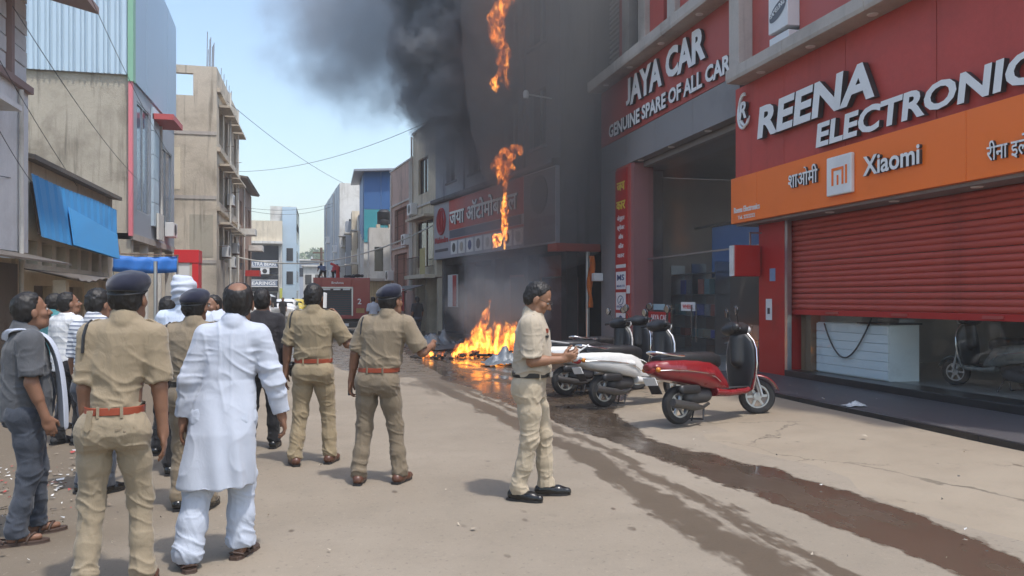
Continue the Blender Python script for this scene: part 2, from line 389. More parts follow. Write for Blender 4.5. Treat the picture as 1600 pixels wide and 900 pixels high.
# ------------------------------------------------------------------ electronics shop (right, nearest)
M['redpanel'] = plaster('red_cladding', srgb(192, 80, 72), srgb(172, 74, 66), .22, .035, .45)
M['redpanel2'] = mat('red_cladding_faded', srgb(178, 82, 74), .5, 0, .14, .9, .05, 8, dirt=srgb(124, 66, 60), dirt_amt=.5)
M['orange'] = mat('orange_board', srgb(250, 120, 38), .38, 0, .06, .7, .03, 4, dirt=srgb(205, 85, 35), dirt_amt=.35)
M['cornice'] = plaster('cornice_grey', srgb(184, 176, 168), srgb(150, 142, 134), .35, .15)
M['greypanel'] = mat('grey_cladding', srgb(136, 134, 134), .5, 0, .08, .8, .04, 6, dirt=srgb(80, 78, 78), dirt_amt=.4)
M['shutter'] = mat('red_shutter', srgb(186, 80, 66), .48, .1, .14, 2.5, .05, 30, dirt=srgb(130, 58, 50), dirt_amt=.6)
M['redpaint'] = mat('red_paint', srgb(176, 36, 30), .5, 0, .1, 2, .06, 30, dirt=srgb(110, 40, 32), dirt_amt=.55)
M['granite'] = mat('dark_granite', srgb(74, 72, 74), .5, 0, .25, 3, .1, 60, dirt=srgb(98, 92, 86), dirt_amt=.6)
M['blackstone'] = mat('black_stone', srgb(36, 35, 36), .3, 0, .25, 4)
M['counter'] = mat('counter_board', (.74, .82, .84), .4, 0, .06, 3, dirt=(.4, .44, .45), dirt_amt=.4)
M['shopglass'] = glass('shop_glass', (.95, .96, .96), .12)
M['brightglass'] = glass('brightened_glass', (.96, .97, .96), .0, .12, .008)  # faint grey diffuse film added to make the panes look brighter
M['shopwall'] = mat('shop_inner_wall', (.3, .28, .26), .8, 0, .2, 2)
M['tilefloor'] = mat('shop_floor', (.25, .24, .22), .3, 0, .2, 2)
ST = Matrix(((0, -1, 0, 0), (1, 0, 0, 0), (0, 0, 1, 0), (0, 0, 0, 1)))    # x' = Y, y' = -X : facade frame with its origin at world 0
def SF(X): return Matrix.Translation((X, 0, 0)) @ ST                     # facade plane at world X, lx = world Y, ly = out into the street
es = empty('electronics_shop', (8.7, 10, 0), 0, 'red clad electronics shop with orange fascia and half closed red shutter', 'shop')
F = SF(8.3)
for y0, y1 in ((6.0, 7.55), (7.55, 9.5), (9.5, 11.5), (11.5, 13.3), (13.3, 15.1)):
    box('cladding_panel', M['redpanel'], es, y0 + .006, y1 - .006, -.35, .0, 4.09, 5.93, F, .004)
box('fascia_backing', M['dark'], es, 6.0, 15.09, -.36, -.012, 3.2, 5.92, F)
for y0, y1 in ((6.0, 8.9), (8.9, 14.15), (14.15, 15.16)):
    box('orange_board', M['orange'], es, y0 + .003, y1 - .003, -.3, .07, 3.15, 4.085, F, .006)
box('fascia_soffit', M['greypanel'], es, 6.0, 15.1, -.5, -.02, 3.1, 3.149, F)
# cornice in lengths
for y0, y1 in ((6.0, 8.2), (8.2, 10.5), (10.5, 12.7), (12.7, 14.75)):
    MB(SF(7.9)).prism([(-.75, 5.935), (.0, 5.935), (.02, 6.0), (.02, 6.19), (-.75, 6.22)], 'x', y0 + .004, y1 - .004).build('cornice_length', M['cornice'], es, bevel=.008)
for y in (7.4, 9.0, 10.6, 12.2, 13.8):
    MB(F).lathe([(.0, 5.918), (.075, 5.918), (.085, 5.932)], (y, .18, 0), 'Z', 16).build('downlight', M['white'], es)
    if y < 13: MB(F).lathe([(.0, 3.085), (.07, 3.085), (.08, 3.1)], (y, -.2, 0), 'Z', 16).build('downlight', M['white'], es)
# raised letters
LM = [M['letter'], M['letterside']]
lettering('REENA', on_right(F, 14.02, 4.72, .03), LM, es, .58, 3.4, .1, .036, .16)
lettering('ELECTRONICS', on_right(F, 12.15, 4.2, .03), LM, es, .39, 4.75, .08, .034, .14)
lettering('Xiaomi', on_right(F, 10.9, 3.52, .075), LM, es, .3, 1.22, .05, .022, 0)
lettering('शाओमी', on_right(F, 12.98, 3.6, .075), LM, es, .26, .88, .04, .012, 0)
lettering('रीना इले', on_right(F, 8.52, 3.35, .075), LM, es, .2, .62, .035, .01, 0)
lettering('Reena Electronics', on_right(F, 15.02, 3.36, .072), M['letter'], es, .12, 1.0, .008, .016, 0, split=False, name='small_lettering')
lettering('Tel. 2222222', on_right(F, 14.86, 3.22, .072), M['letter'], es, .075, .66, .006, .012, 0, split=False, name='small_lettering')
mb = box('logo_box', [M['letter']][0], es, 11.16, 11.8, .072, .15, 3.3, 3.94, F, .02)
lo = M['orange']
for a, b, c, d in ((11.6, 11.65, 3.46, 3.74), (11.47, 11.51, 3.46, 3.62), (11.34, 11.385, 3.46, 3.74), (11.25, 11.295, 3.46, 3.76)):
    box('logo_stroke', lo, es, a, b, .152, .158, c, d, F)
box('logo_stroke', lo, es, 11.34, 11.65, .152, .1575, 3.7, 3.745, F)
# round R emblem
mb = MB(F)
for r, rot, c in ((.3, .35, (14.62, 5.42)), (.3, -.2, (14.66, 5.38))):
    P = [(c[0] + .2 * math.cos(a) + .1 * math.sin(a) * rot, .06, c[1] + .33 * math.sin(a)) for a in np.linspace(-2.6, 1.9, 22)]
    mb.tube(P, [.012 + .022 * math.sin(math.pi * i / 21) for i in range(22)], 8)
mb.build('emblem_ring', M['letter'], es, True)
lettering('R', on_right(F, 14.78, 5.24, .03), LM, es, .34, .3, .07, .03, .2)
# pillar, shutter, glass front
Fp = SF(8.6)
box('pillar', M['redpaint'], es, 13.78, 14.7, -.6, .0, .1, 3.12, Fp, .012)
box('sticker', M['white'], es, 14.2, 14.42, .001, .006, 1.18, 1.6, Fp)
box('sticker_mark', M['black'], es, 14.27, 14.36, .0065, .008, 1.3, 1.42, Fp)
box('sticker', mat('blue_sticker', (.2, .3, .45), .5), es, 14.08, 14.28, .001, .006, 1.95, 2.2, Fp)
lb = box('light_box', M['redpaint'], es, 14.55, 14.72, .04, .62, 2.05, 2.68, Fp, .02)
box('light_box_face', M['white'], lb, 14.56, 14.71, .621, .65, 2.06, 2.67, Fp)
MB(Fp).bar((14.6, .25, 2.68), (14.6, .25, 2.95), .03).bar((14.6, .0, 2.93), (14.6, .27, 2.93), .03).build('light_box_bracket', M['steel'], es)
Fs = SF(8.78)
prof = [(0, 0), (.012, .008), (.026, .03), (.03, .055), (.024, .08), (.008, .094), (0, .098)]
mb = MB(Fs)
k = mb.pts([(6.0, y, z) for y, z in prof] + [(13.76, y, z) for y, z in prof]); n = len(prof)
mb.f += [(k + i, k + i + 1, k + n + i + 1, k + n + i) for i in range(n - 1)]
sl = mb.build('shutter_slat', M['shutter'], es, True); sl.location.z = 1.40
for i in range(1, 19): share(sl, 'shutter_slat', es, (.006 * math.sin(i * 2.7), 0, 1.40 + .1 * i + .004 * math.sin(i * 5.1)), (0, R(.6) * math.sin(i * 3.3), 0))
box('shutter_bottom_bar', M['redpaint'], es, 6.0, 13.76, -.02, .035, 1.3, 1.398, Fs, .006)
for y in (12.3, 10.6, 8.8): box('shutter_lock', M['redpanel2'], es, y, y + .35, .036, .06, 1.33, 1.37, Fs)
for y0, y1 in ((13.68, 13.77),): box('shutter_guide', M['steel'], es, y0, y1, .0, .09, .22, 3.1, SF(8.7))
box('glass_pane', M['shopglass'], es, 6.0, 9.9, -.01, .0, .25, 1.6, SF(8.86))
box('glass_pane', M['shopglass'], es, 9.915, 13.5, -.01, .0, .25, 1.6, SF(8.86))
box('threshold', M['blackstone'], es, 6.0, 13.77, -.55, .0, .1, .24, SF(8.6), .01)
box('door_step', M['granite'], es, 5.0, 15.0, -1.9, -.02, -.1, .125, SF(6.85), .012)
for i in range(9): box('step_edge_stone', M['blackstone'], es, 5.0 + i * 1.11, 6.105 + i * 1.11, -.04, .02, -.05, .138, SF(6.85), .006)
box('inner_floor', M['tilefloor'], es, 6.0, 15.0, -6, -.551, .0, .235, SF(8.6))
box('inner_wall', M['shopwall'], es, 6.0, 15.0, -6.1, -5.9, .2, 3.4, SF(8.6))
box('inner_wall', M['shopwall'], es, 14.71, 15.0, -5.9, -.62, .2, 3.4, SF(8.6))
box('inner_ceiling', M['shopwall'], es, 6.0, 15.0, -6, -.4, 3.4, 3.5, SF(8.6))
box('jamb_board', M['wood'], es, 13.35, 13.67, -.5, -.3, .24, 1.7, SF(8.6))
# upper storey
for y0, y1, m_ in ((6, 8.4, 'redpanel2'), (8.4, 10.9, 'redpanel2'), (10.9, 13.2, 'redpanel2'), (13.85, 15.1, 'redpanel2')):
    box('upper_panel', M[m_], es, y0 + .01, y1 - .01, -.4, -.2, 6.2, 10.5, SF(8.35), .006)
box('upper_wall', M['cornice'], es, 6, 15.1, -3, -.42, 3.5, 10.6, SF(8.35))
box('pilaster', M['cornice'], es, 14.85, 15.25, -.2, .12, 6.2, 10.5, SF(8.35), .01)
sg = box('brand_panel', M['white'], es, 13.2, 13.85, -.3, .02, 6.2, 6.58, SF(8.35), .01)
sg2 = box('brand_panel', M['white'], es, 13.2, 13.85, -.3, .04, 6.66, 7.4, SF(8.35), .01)
mb = MB(SF(8.35)); P = [(13.52 + .29 * math.cos(a) , .045, 7.03 + .15 * math.sin(a) + .1 * -math.cos(a)) for a in np.linspace(0, 2 * math.pi, 28, endpoint=False)]
k = mb.pts(P); mb.f.append(tuple(range(k, k + 28))); mb.build('brand_oval', mat('oval_grey', (.12, .13, .15), .5), es)
lettering('SAMSUNG', on_right(SF(8.35), 13.76, 6.94, .047) @ Matrix.Rotation(R(19), 4, 'Z'), M['letter'], es, .1, .5, .006, .01, 0, split=False, name='small_lettering')
box('window_pane', M['darkglass'], es, 9, 9.9, -.2, -.17, 7.4, 9.4, SF(8.35))
# shop contents
ct = empty('shop_counter', (9.05, 12.6, .235), 0, 'white plank fronted counter standing behind the half closed shutter', 'counter')
for i in range(6): box('plank', M['counter'], ct, 11.35, 13.3, -.03, .0, .26 + i * .15, .404 + i * .15, SF(8.98), .004)
box('carcass', M['counter'], ct, 11.35, 13.3, -.6, -.032, .237, 1.17, SF(8.98))
box('worktop', M['black'], ct, 11.3, 12.1, -.62, .03, 1.172, 1.2, SF(8.98))
mb = MB(SF(8.96))
mb.tube([(13.0 - 1.3 * s_, .02, 1.15 - .75 * math.sin(math.pi * s_) ** .9 * (1 - .3 * s_) + .12 * s_) for s_ in np.linspace(0, 1, 24)], .014, 6)
tag(mb.build('loose_cable', M['black'], None, True), 'black cable sagging in a loop across the white counter', 'cable')
mb = MB(SF(9.3)); mb.box(11.35, 11.9, -.2, .1, 1.202, 1.27)
tag(mb.build('card_terminal', mat('terminal_grey', (.3, .32, .33), .4), None, bevel=.015), 'grey flat device lying on the counter top', 'device')
for i, (y, x, c, h) in enumerate(((7.4, 12.0, (.1, .1, .12), 1.2), (9.2, 12.6, (.16, .15, .13), 1.5), (10.8, 13.1, (.08, .09, .1), 1.3))):
    cb = empty('display_cabinet', (x, y, .235), 0, ['dark low display cabinet deep inside the electronics shop', 'brownish tall display cabinet deep inside the electronics shop', 'black display cabinet behind the shop counter'][i], 'cabinet', 'cabinets inside the electronics shop')
    mt = mat('cabinet_body', tuple(x * 1.6 for x in c), .5); box('carcass', mt, cb, y - .6, y + .6, -.4, .0, .236, h + .2, SF(x), .01)
    for j in range(3): box('drawer', M['black'], cb, y - .56, y + .56, .001, .02, .3 + j * .36, .62 + j * .36, SF(x), .01)
# ------------------------------------------------------------------ car spares shop
cs = empty('car_spares_shop', (8.6, 19, 0), 0, 'tall grey and red car spares shop with glass doors beside the electronics shop', 'shop')
F = SF(8.4)
for y0, y1 in ((15.12, 17.3), (17.3, 19.5), (19.5, 21.6), (21.6, 23.65)):
    box('cladding_panel', M['redpanel2'], cs, y0 + .005, y1 - .005, -.3, .0, 6.3, 8.0, F, .004)
    box('grey_panel', M['greypanel'], cs, y0 + .005, y1 - .005, -.3, -.01, 5.45, 6.29, F, .004)
for y0, y1 in ((15.3, 17.4), (17.4, 19.6), (19.6, 21.8), (21.8, 23.6)):
    MB(SF(7.95)).prism([(-.8, 7.98), (.0, 7.98), (.02, 8.05), (.02, 8.28), (-.8, 8.3)], 'x', y0 + .004, y1 - .004).build('cornice_length', M['cornice'], cs, bevel=.008)
for y in (16.5, 18.6, 20.7, 22.6): MB(F).lathe([(.0, 7.965), (.08, 7.965), (.09, 7.98)], (y, .22, 0), 'Z', 14).build('downlight', M['white'], cs)
for y in (16.8, 18.8, 20.8): MB(F).lathe([(.0, 5.43), (.08, 5.43), (.09, 5.45)], (y, -.15, 0), 'Z', 14).build('downlight', M['white'], cs)
lettering('JAYA CAR', on_right(F, 21.3, 7.05, .02), LM, cs, .74, 4.85, .08, .042, .0)
lettering('GENUINE SPARE OF ALL CAR', on_right(F, 22.75, 6.42, .02), LM, cs, .38, 7.4, .06, .036, .0)
# gate post with the vertical banner
box('end_wall', M['greypanel'], cs, 22.35, 23.7, -1.5, -.02, .0, 5.44, F)
box('banner_post', M['redpanel2'], cs, 21.2, 22.34, -.35, .0, .0, 5.44, F, .01)
bn = box('vertical_banner', M['redpaint'], cs, 21.42, 22.32, .002, .03, .4, 5.35, F)
yl = mat('yellow_letter', (.75, .6, .08), .5); bl = mat('blue_ink', (.04, .06, .2), .5)
lettering('जय', on_right(F, 22.18, 4.75, .032), yl, bn, .27, .62, .01, .02, 0, False, 'banner_word')
lettering('कार', on_right(F, 22.22, 4.2, .032), yl, bn, .27, .7, .01, .02, 0, False, 'banner_word')
for i, (w, wd) in enumerate((('जेनुइन', .36), ('स्पेअर', .36), ('ऑफ', .24), ('ऑल', .26), ('कार', .34))):
    lettering(w, on_right(F, 21.87 + wd * .8, 3.88 - i * .27, .032), M['letter'], bn, .12, wd * 1.6, .008, .014, 0, False, 'banner_word')
box('banner_strip', M['white'], bn, 21.48, 22.26, .031, .033, 2.5, 2.6, F)
for z, w1, w2, c in ((2.02, 'MS', 'MARUTI', 'blk'), (1.42, '', 'HYUNDAI', 'hy'), (.82, '', 'FORD', 'fd'), (.28, '', '', 'pp')):
    pl = box('brand_square', M['letter'], bn, 21.48, 22.26, .031, .036, z - .14, z + .37, F)
    if w1: lettering(w1, on_right(F, 22.15, z + .12, .037), bl, pl, .17, .56, .004, .02, 0, False, 'brand_mark')
    if w2 and c != 'fd': lettering(w2, on_right(F, 22.18, z - .08, .037), bl, pl, .07, .62, .004, .01, 0, False, 'brand_mark')
    if c in ('hy', 'fd'):
        mb = MB(F); cyz = (21.87, z + .14)
        if c == 'fd': mb.lathe([(0, .044), (.16, .044), (.16, .036)], (cyz[0], 0, cyz[1]), 'Y', 24)
        else:
            mb.tube([(cyz[0] + (.22 * math.cos(a)), .04, cyz[1] + .13 * math.sin(a)) for a in np.linspace(0, 2 * math.pi, 24)], .012, 6)
            mb.tube([(cyz[0] + .06, .04, cyz[1] - .07), (cyz[0] - .02, .04, cyz[1] + .02), (cyz[0] - .07, .04, cyz[1] + .06)], .014, 6)
        mb.build('brand_mark', bl if c == 'fd' else mat('slate_ink', (.1, .14, .2), .5), pl)
    if c == 'pp': MB(F).tube([(21.98, .04, .22), (21.87, .04, .55), (21.76, .04, .22)], .02, 6).build('brand_mark', mat('slate_ink', (.1, .14, .2), .5), pl)
box('meter_box', M['white'], cs, 21.22, 21.4, .002, .05, 1.75, 1.98, F, .01)
# recessed glass front
box('jamb', mat('pink_jamb', srgb(150, 100, 98), .6, 0, .1, 2), cs, 21.0, 21.195, -.6, -.02, .1, 5.42, F)
box('soffit', M['greypanel'], cs, 15.2, 21.2, -1.2, -.31, 5.3, 5.44, F)
Fg = SF(8.85)
for y0, y1 in ((15.15, 16.6), (16.62, 18.0), (18.02, 19.4), (19.42, 21.0)):
    box('glass_pane', M['brightglass'], cs, y0, y1, -.012, .0, .16, 2.7, Fg)
for y0, y1 in ((15.15, 18.0), (18.02, 21.0)):
    box('glass_pane', M['brightglass'], cs, y0, y1, -.012, .0, 2.74, 5.3, Fg)
box('glass_rail', M['steel'], cs, 15.1, 21.0, -.03, .015, 2.7, 2.739, Fg)
for y in (18.01, 19.41): 
    MB(Fg).bar((y + .12, .07, .55), (y + .12, .07, 1.45), .025).bar((y + .12, 0, .65), (y + .12, .07, .65), .02).bar((y + .12, 0, 1.35), (y + .12, .07, 1.35), .02).build('door_handle', M['chrome'], cs)
    MB(Fg).bar((y - .12, .07, .55), (y - .12, .07, 1.45), .025).bar((y - .12, 0, .65), (y - .12, .07, .65), .02).bar((y - .12, 0, 1.35), (y - .12, .07, 1.35), .02).build('door_handle', M['chrome'], cs)
# board on the left door
bd = box('door_board', M['letter'], cs, 19.5, 20.95, .004, .02, .28, .93, Fg, .004)
rb = box('door_board', M['redpaint'], cs, 19.5, 20.95, .004, .02, .94, 1.25, Fg, .004)
rb2 = box('door_board', M['redpaint'], cs, 19.5, 20.95, .004, .02, .02, .27, Fg, .004)
lettering('JAYA CAR', on_right(Fg, 20.75, 1.02, .021), M['letter'], rb, .16, 1.1, .005, .012, 0, False, 'lettering')
lettering('SPARE', on_right(Fg, 20.5, .07, .021), M['letter'], rb2, .14, .8, .005, .012, 0, False, 'lettering')
ink = mat('ink_dark', (.05, .05, .07), .5); rink = mat('ink_red', (.6, .05, .04), .5)
lettering('S', on_right(Fg, 20.62, .66, .021), rink, bd, .2, .2, .005, .03, 0, False, 'emblem')
lettering('MARUTI', on_right(Fg, 20.85, .52, .021), ink, bd, .1, .56, .005, .018, 0, False, 'lettering')
lettering('SUZUKI', on_right(Fg, 20.85, .36, .021), ink, bd, .11, .58, .005, .018, 0, False, 'lettering')
lettering('HYUNDAI', on_right(Fg, 20.2, .36, .021), mat('slate_ink', (.12, .16, .24), .5), bd, .1, .65, .005, .01, 0, False, 'lettering')
MB(Fg).tube([(19.87 + .22 * math.cos(a), .024, .7 + .17 * math.sin(a)) for a in np.linspace(0, 2 * math.pi, 26)], .012, 6).tube([(20.0, .024, .57), (19.87, .024, .7), (19.82, .024, .78)], .016, 6).tube([(19.9, .024, .58), (19.82, .024, .67), (19.72, .024, .83)], .014, 6).build('emblem', mat('slate_ink', (.12, .16, .24), .5), bd)
box('door_plate', mat('pale_blue_plate', (.35, .5, .55), .5), cs, 19.85, 20.6, .004, .012, 1.3, 1.46, Fg)
pp = box('door_plate', M['letter'], cs, 18.05, 18.85, .004, .012, 1.3, 1.52, Fg)
lettering('WHEELS', on_right(Fg, 18.75, 1.36, .013), rink, pp, .1, .56, .004, .02, 0, False, 'lettering')
# inside
box('inner_floor', M['tilefloor'], cs, 15.12, 23.7, -5.5, 1.4, -.05, .1, SF(8.4))
box('inner_back_wall', mat('inner_back', (.34, .34, .35), .8, 0, .2, 1), cs, 15.12, 23.7, -5.7, -5.5, .1, 5.4, SF(8.4))
box('inner_side_wall', mat('inner_side', (.42, .36, .34), .8, 0, .2, 1), cs, 23.4, 23.7, -5.5, -1.52, .1, 5.4, SF(8.4))
box('inner_ceiling', M['shopwall'], cs, 15.12, 23.7, -5.5, -.5, 5.46, 5.55, SF(8.4))
box('blue_partition', mat('blue_board', (.1, .2, .45), .6, 0, .2, 2), cs, 15.3, 20.6, -2.3, -2.2, 2.2, 3.6, SF(8.4))
box('inner_rail', M['steel'], cs, 15.3, 21.5, -2.15, -2.1, 3.62, 3.68, SF(8.4))
box('upper_wall', M['greypanel'], cs, 15.12, 23.7, -3, -.4, 5.6, 12.5, SF(8.4))
for y0, y1 in ((15.3, 16.2), (17.4, 18.4), (19.4, 20.3), (22.0, 22.6)): box('upper_panel', M['redpanel2'], cs, y0, y1, -.39, -.2, 8.3, 12.4, SF(8.4), .006)
for y0, y1 in ((16.2, 16.65), (18.4, 18.85), (20.3, 20.8), (21.5, 22.0)): box('pilaster', M['cornice'], cs, y0, y1, -.38, -.05, 8.3, 12.4, SF(8.4), .01)
for y0, y1 in ((16.7, 17.35), (18.9, 19.35), (20.85, 21.45)): box('window_pane', M['darkglass'], cs, y0, y1, -.395, -.3, 8.6, 11.6, SF(8.4))
for i in range(16): box('louvre', M['cornice'], cs, 22.7, 23.5, -.39, -.22, 8.45 + i * .15, 8.52 + i * .15, SF(8.4))
# rack, chairs and cartons seen through the glass
rk = empty('parts_rack', (10.4, 20.6, .1), 0, 'dark shelf rack of car parts behind the glass doors', 'rack')
for z in (.5, 1.1, 1.7, 2.3): box('shelf', M['steel'], rk, 19.6, 22.4, -.4, .0, z, z + .03, SF(10.2))
for y in (19.6, 21.0, 22.38): box('upright', M['steel'], rk, y, y + .03, -.42, .02, .1, 2.6, SF(10.2))
for i in range(14):
    y = 19.7 + (i % 7) * .38; z = (.53, 1.13, 1.73)[i % 3]; c = [(.08, .1, .3), (.2, .2, .22), (.3, .12, .1), (.12, .2, .22), (.3, .28, .24)][i % 5]
    o = box('parts_carton', mat('parts_carton', c, .6), None, y, y + .3, -.35, -.05, z, z + .22 + .1 * (i % 3), SF(10.2), .005)
    tag(o, ['blue', 'grey', 'red', 'teal', 'cream'][i % 5] + ' parts box on the ' + ['bottom', 'middle', 'top'][i % 3] + ' rack shelf, ' + ['first', 'second', 'third', 'fourth', 'fifth', 'sixth', 'seventh'][i % 7] + ' from the glass doors', 'box', 'parts boxes on the rack')
ch = empty('waiting_bench', (10.0, 17.6, .1), 0, 'steel three seat waiting bench behind the glass door', 'bench')
mtp = mat('perforated_steel', (.32, .34, .33), .4, .5, .1, 6)
for i in range(3):
    y = 16.85 + i * .58
    MB(SF(10)).prism([(-.35, .95), (-.3, .52), (.1, .5), (.14, .46), (.1, .47), (-.33, .48), (-.39, .94)], 'x', y, y + .53).build('seat_shell', mtp, ch, bevel=.01)
box('beam', M['chrome'], ch, 16.8, 18.65, -.15, -.1, .38, .43, SF(10))
for y in (17.0, 18.4): MB(SF(10)).bar((y, -.12, .4), (y, -.12, .15), .04).bar((y, -.35, .13), (y, .15, .13), .04).build('leg', M['chrome'], ch)
MB(SF(10)).bar((16.8, .1, .62), (18.7, .1, .62), .035).build('rail', M['chrome'], ch)
cmat = mat('cardboard', (.33, .22, .12), .8, 0, .1, 4)
for i, (y, x, z, s_) in enumerate(((16.0, 9.9, .1, .55), (16.02, 9.9, .66, .5), (16.0, 9.92, 1.17, .42))):
    o = box('cardboard_carton', cmat, None, y, y + s_ * 1.1, -s_, .0, z, z + s_, SF(x), .006)
    tag(o, ['bottom carton of the brown stack behind the glass', 'middle carton of the brown stack behind the glass', 'top carton of the brown stack behind the glass'][i], 'carton', 'cartons stacked behind the glass')
# ------------------------------------------------------------------ burning building
M['bb_wall'] = plaster('sooty_grey_wall', srgb(112, 110, 112), srgb(84, 82, 83), .6, .12)
M['bb_board'] = mat('sign_grey', srgb(160, 160, 168), .5, 0, .1, 1, .03, 6, dirt=srgb(90, 88, 88), dirt_amt=.6)
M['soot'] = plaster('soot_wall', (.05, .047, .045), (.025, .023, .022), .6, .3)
M['bandorange'] = mat('orange_band', srgb(170, 62, 36), .5, 0, .12, 2, dirt=srgb(90, 50, 40), dirt_amt=.5)
BF = frame((7.17, 24.0), 10.8)
bb = empty('burning_building', (7.17, 24.0, 0), 0, 'smoke wrapped grey showroom with long signboard and fire on its front', 'building')
holes = [(x, x + 1.25, z, z + 1.9) for z in (6.6, 10.0, 13.2) for x in (1.0, 3.2, 6.6, 9.3)]
MB(BF).wall(0, 5.6, 3.35, 16.5, 0, .25, [h for h in holes if h[0] < 5]).build('front_wall', M['bb_wall'], bb)
MB(BF).wall(5.602, 12, 3.35, 16.5, .06, .31, [h for h in holes if h[0] > 5]).build('front_wall', plaster('grey_front', srgb(158, 160, 166), srgb(128, 128, 134), .5, .12), bb)
for h in holes:
    pn = box('window_pane', M['darkglass'], bb, h[0], h[1], -.2, -.17, h[2], h[3], BF)
    box('window_mullion', M['steel'], pn, (h[0] + h[1]) / 2 - .03, (h[0] + h[1]) / 2 + .03, -.169, -.11, h[2], h[3], BF)
    box('window_sill', M['bb_wall'], pn, h[0] - .08, h[1] + .08, -.1, .1, h[2] - .09, h[2] - .003, BF)
box('end_wall', M['bb_wall'], bb, .002, .25, -7, -.252, 3.35, 16.5, BF)
box('back_wall', M['bb_wall'], bb, .25, 12, -7.2, -7, 0, 16.5, BF)
box('far_wall', M['bb_wall'], bb, 11.75, 11.998, -7, -.252, 0, 16.5, BF)
box('roof', M['bb_wall'], bb, 0, 12, -7.2, 0, 16.5, 16.7, BF)
for x in (2.55, 8.3): MB(BF).tube([(x, .07, 5.9), (x, .07, 16)], .055, 8).build('drain_pipe', M['bb_wall'], bb, True)
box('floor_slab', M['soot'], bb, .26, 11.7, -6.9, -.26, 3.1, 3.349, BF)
box('end_band', M['bandorange'], bb, -.06, .6, -1.42, .14, 3.1, 3.345, BF, .01)
MB(BF).prism([(-.1, 5.8), (.25, 5.8), (.3, 5.86), (.3, 5.98), (-.1, 6.02)], 'x', .0, 12.05).build('sign_canopy', M['bb_wall'], bb)
sb = box('signboard', M['bb_board'], bb, .02, 11.98, .003, .14, 3.35, 5.78, BF)
M['signred'] = mat('sign_red', srgb(186, 66, 58), .5, 0, .1, 1.2, dirt=srgb(120, 60, 54), dirt_amt=.5)
box('sign_red_field', M['signred'], sb, 2.4, 9.95, .141, .15, 4.5, 5.76, BF)
box('sign_dark_strip', mat('strip_navy', srgb(70, 76, 96), .5), sb, 2.6, 9.9, .141, .149, 4.16, 4.48, BF)
box('sign_red_line', M['signred'], sb, 2.4, 9.95, .141, .149, 4.06, 4.14, BF)
lettering('जया ऑटोमोबाइल', on_right(BF, 9.75, 4.72, .15), LM, sb, .62, 6.9, .05, .02, 0, True, 'sign_word')
for i in range(8):
    x = 9.72 - i * .93
    sq = box('product_square', M['white'], sb, x - .74, x, .141, .155, 3.47, 4.02, BF)
    MB(BF).lathe([(0, .166), (.16 + .04 * (i % 2), .166), (.2, .156)], (x - .37, 0, 3.75), 'Y', 14).build('product_mark', [M['black'], M['steel'], bl][i % 3], sq)
box('sign_dimmed_field', mat('dimmed_board', srgb(104, 100, 104), .7, 0, .2, 1.5), sb, .06, 2.38, .141, .1405 + .004, 3.4, 5.74, BF)  # darker grey field paints in the dimness at the sign's near end
# round emblem and words at the far end
em = mat('emblem_red', srgb(170, 40, 46), .5)
mb = MB(BF); mb.tube([(10.95 + .52 * math.cos(a), .16, 4.98 + .56 * math.sin(a)) for a in np.linspace(0, 2 * math.pi, 30)], .05, 6)
for sgn in (-1, 1): mb.tube([(10.95 + sgn * .1, .16, 4.5), (10.95 + sgn * .22, .16, 4.95), (10.95 + sgn * .1, .16, 5.45)], [.05, .1, .04], 6)
mb.build('sign_emblem', em, sb, True)
lettering('Mahindra', on_right(BF, 11.8, 4.05, .15), em, sb, .26, 1.75, .02, .02, 0, False, 'sign_lettering')
box('sign_dark_line', ink, sb, 10.1, 11.8, .141, .15, 3.66, 3.78, BF)
mb = MB(BF).lathe([(0, .17), (.62, .17), (.62, .141)], (1.2, 0, 5.0), 'Y', 30); mb.build('sign_disc', mat('disc_dark', (.05, .05, .06), .5), sb)
for x in (.5, 1.45): box('sign_plate', mat('plate_dark', (.09, .07, .09), .5), sb, x - .4, x + .4, .141, .15, 3.95, 4.25, BF)
# recessed ground floor
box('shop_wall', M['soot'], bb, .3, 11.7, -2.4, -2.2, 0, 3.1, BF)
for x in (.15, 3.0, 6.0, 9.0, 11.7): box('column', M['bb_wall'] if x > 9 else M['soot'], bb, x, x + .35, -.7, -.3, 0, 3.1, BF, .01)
box('shop_board', mat('board_dull_red', srgb(120, 74, 66), .6, 0, .2, 2), bb, .5, 2.9, -.75, -.68, 2.35, 3.05, BF)
box('shutter', mat('dull_shutter', (.14, .08, .075), .6, .1, .2, 3), bb, .55, 2.9, -.95, -.9, 0, 2.3, BF)
for x in (3.6, 6.6): 
    box('shop_door', M['darkglass'], bb, x, x + 2.1, -2.19, -2.15, .05, 2.5, BF)
    box('door_frame', M['redpanel2'], bb, x - .1, x + 2.2, -2.195, -2.17, .0, 2.6, BF)
box('plinth', M['granite'], bb, .0, 12, -2.4, -.05, -.05, .14, BF)
MB(BF).tube([(.05, -1.0, .0), (.05, -1.0, 3.1)], .07, 10).build('support_pipe', M['steel'], bb, True)
hb = MB(BF); hb.box(10.0, 11.1, -.28, -.2, 1.25, 2.65); tag(hb.build('poster_board', M['white'], None), 'white and red poster board hanging at the far end of the showroom', 'poster board'); pb = bpy.data.objects['poster_board']
box('poster_field', M['redpaint'], pb, 10.0, 10.45, -.199, -.19, 1.28, 2.62, BF)
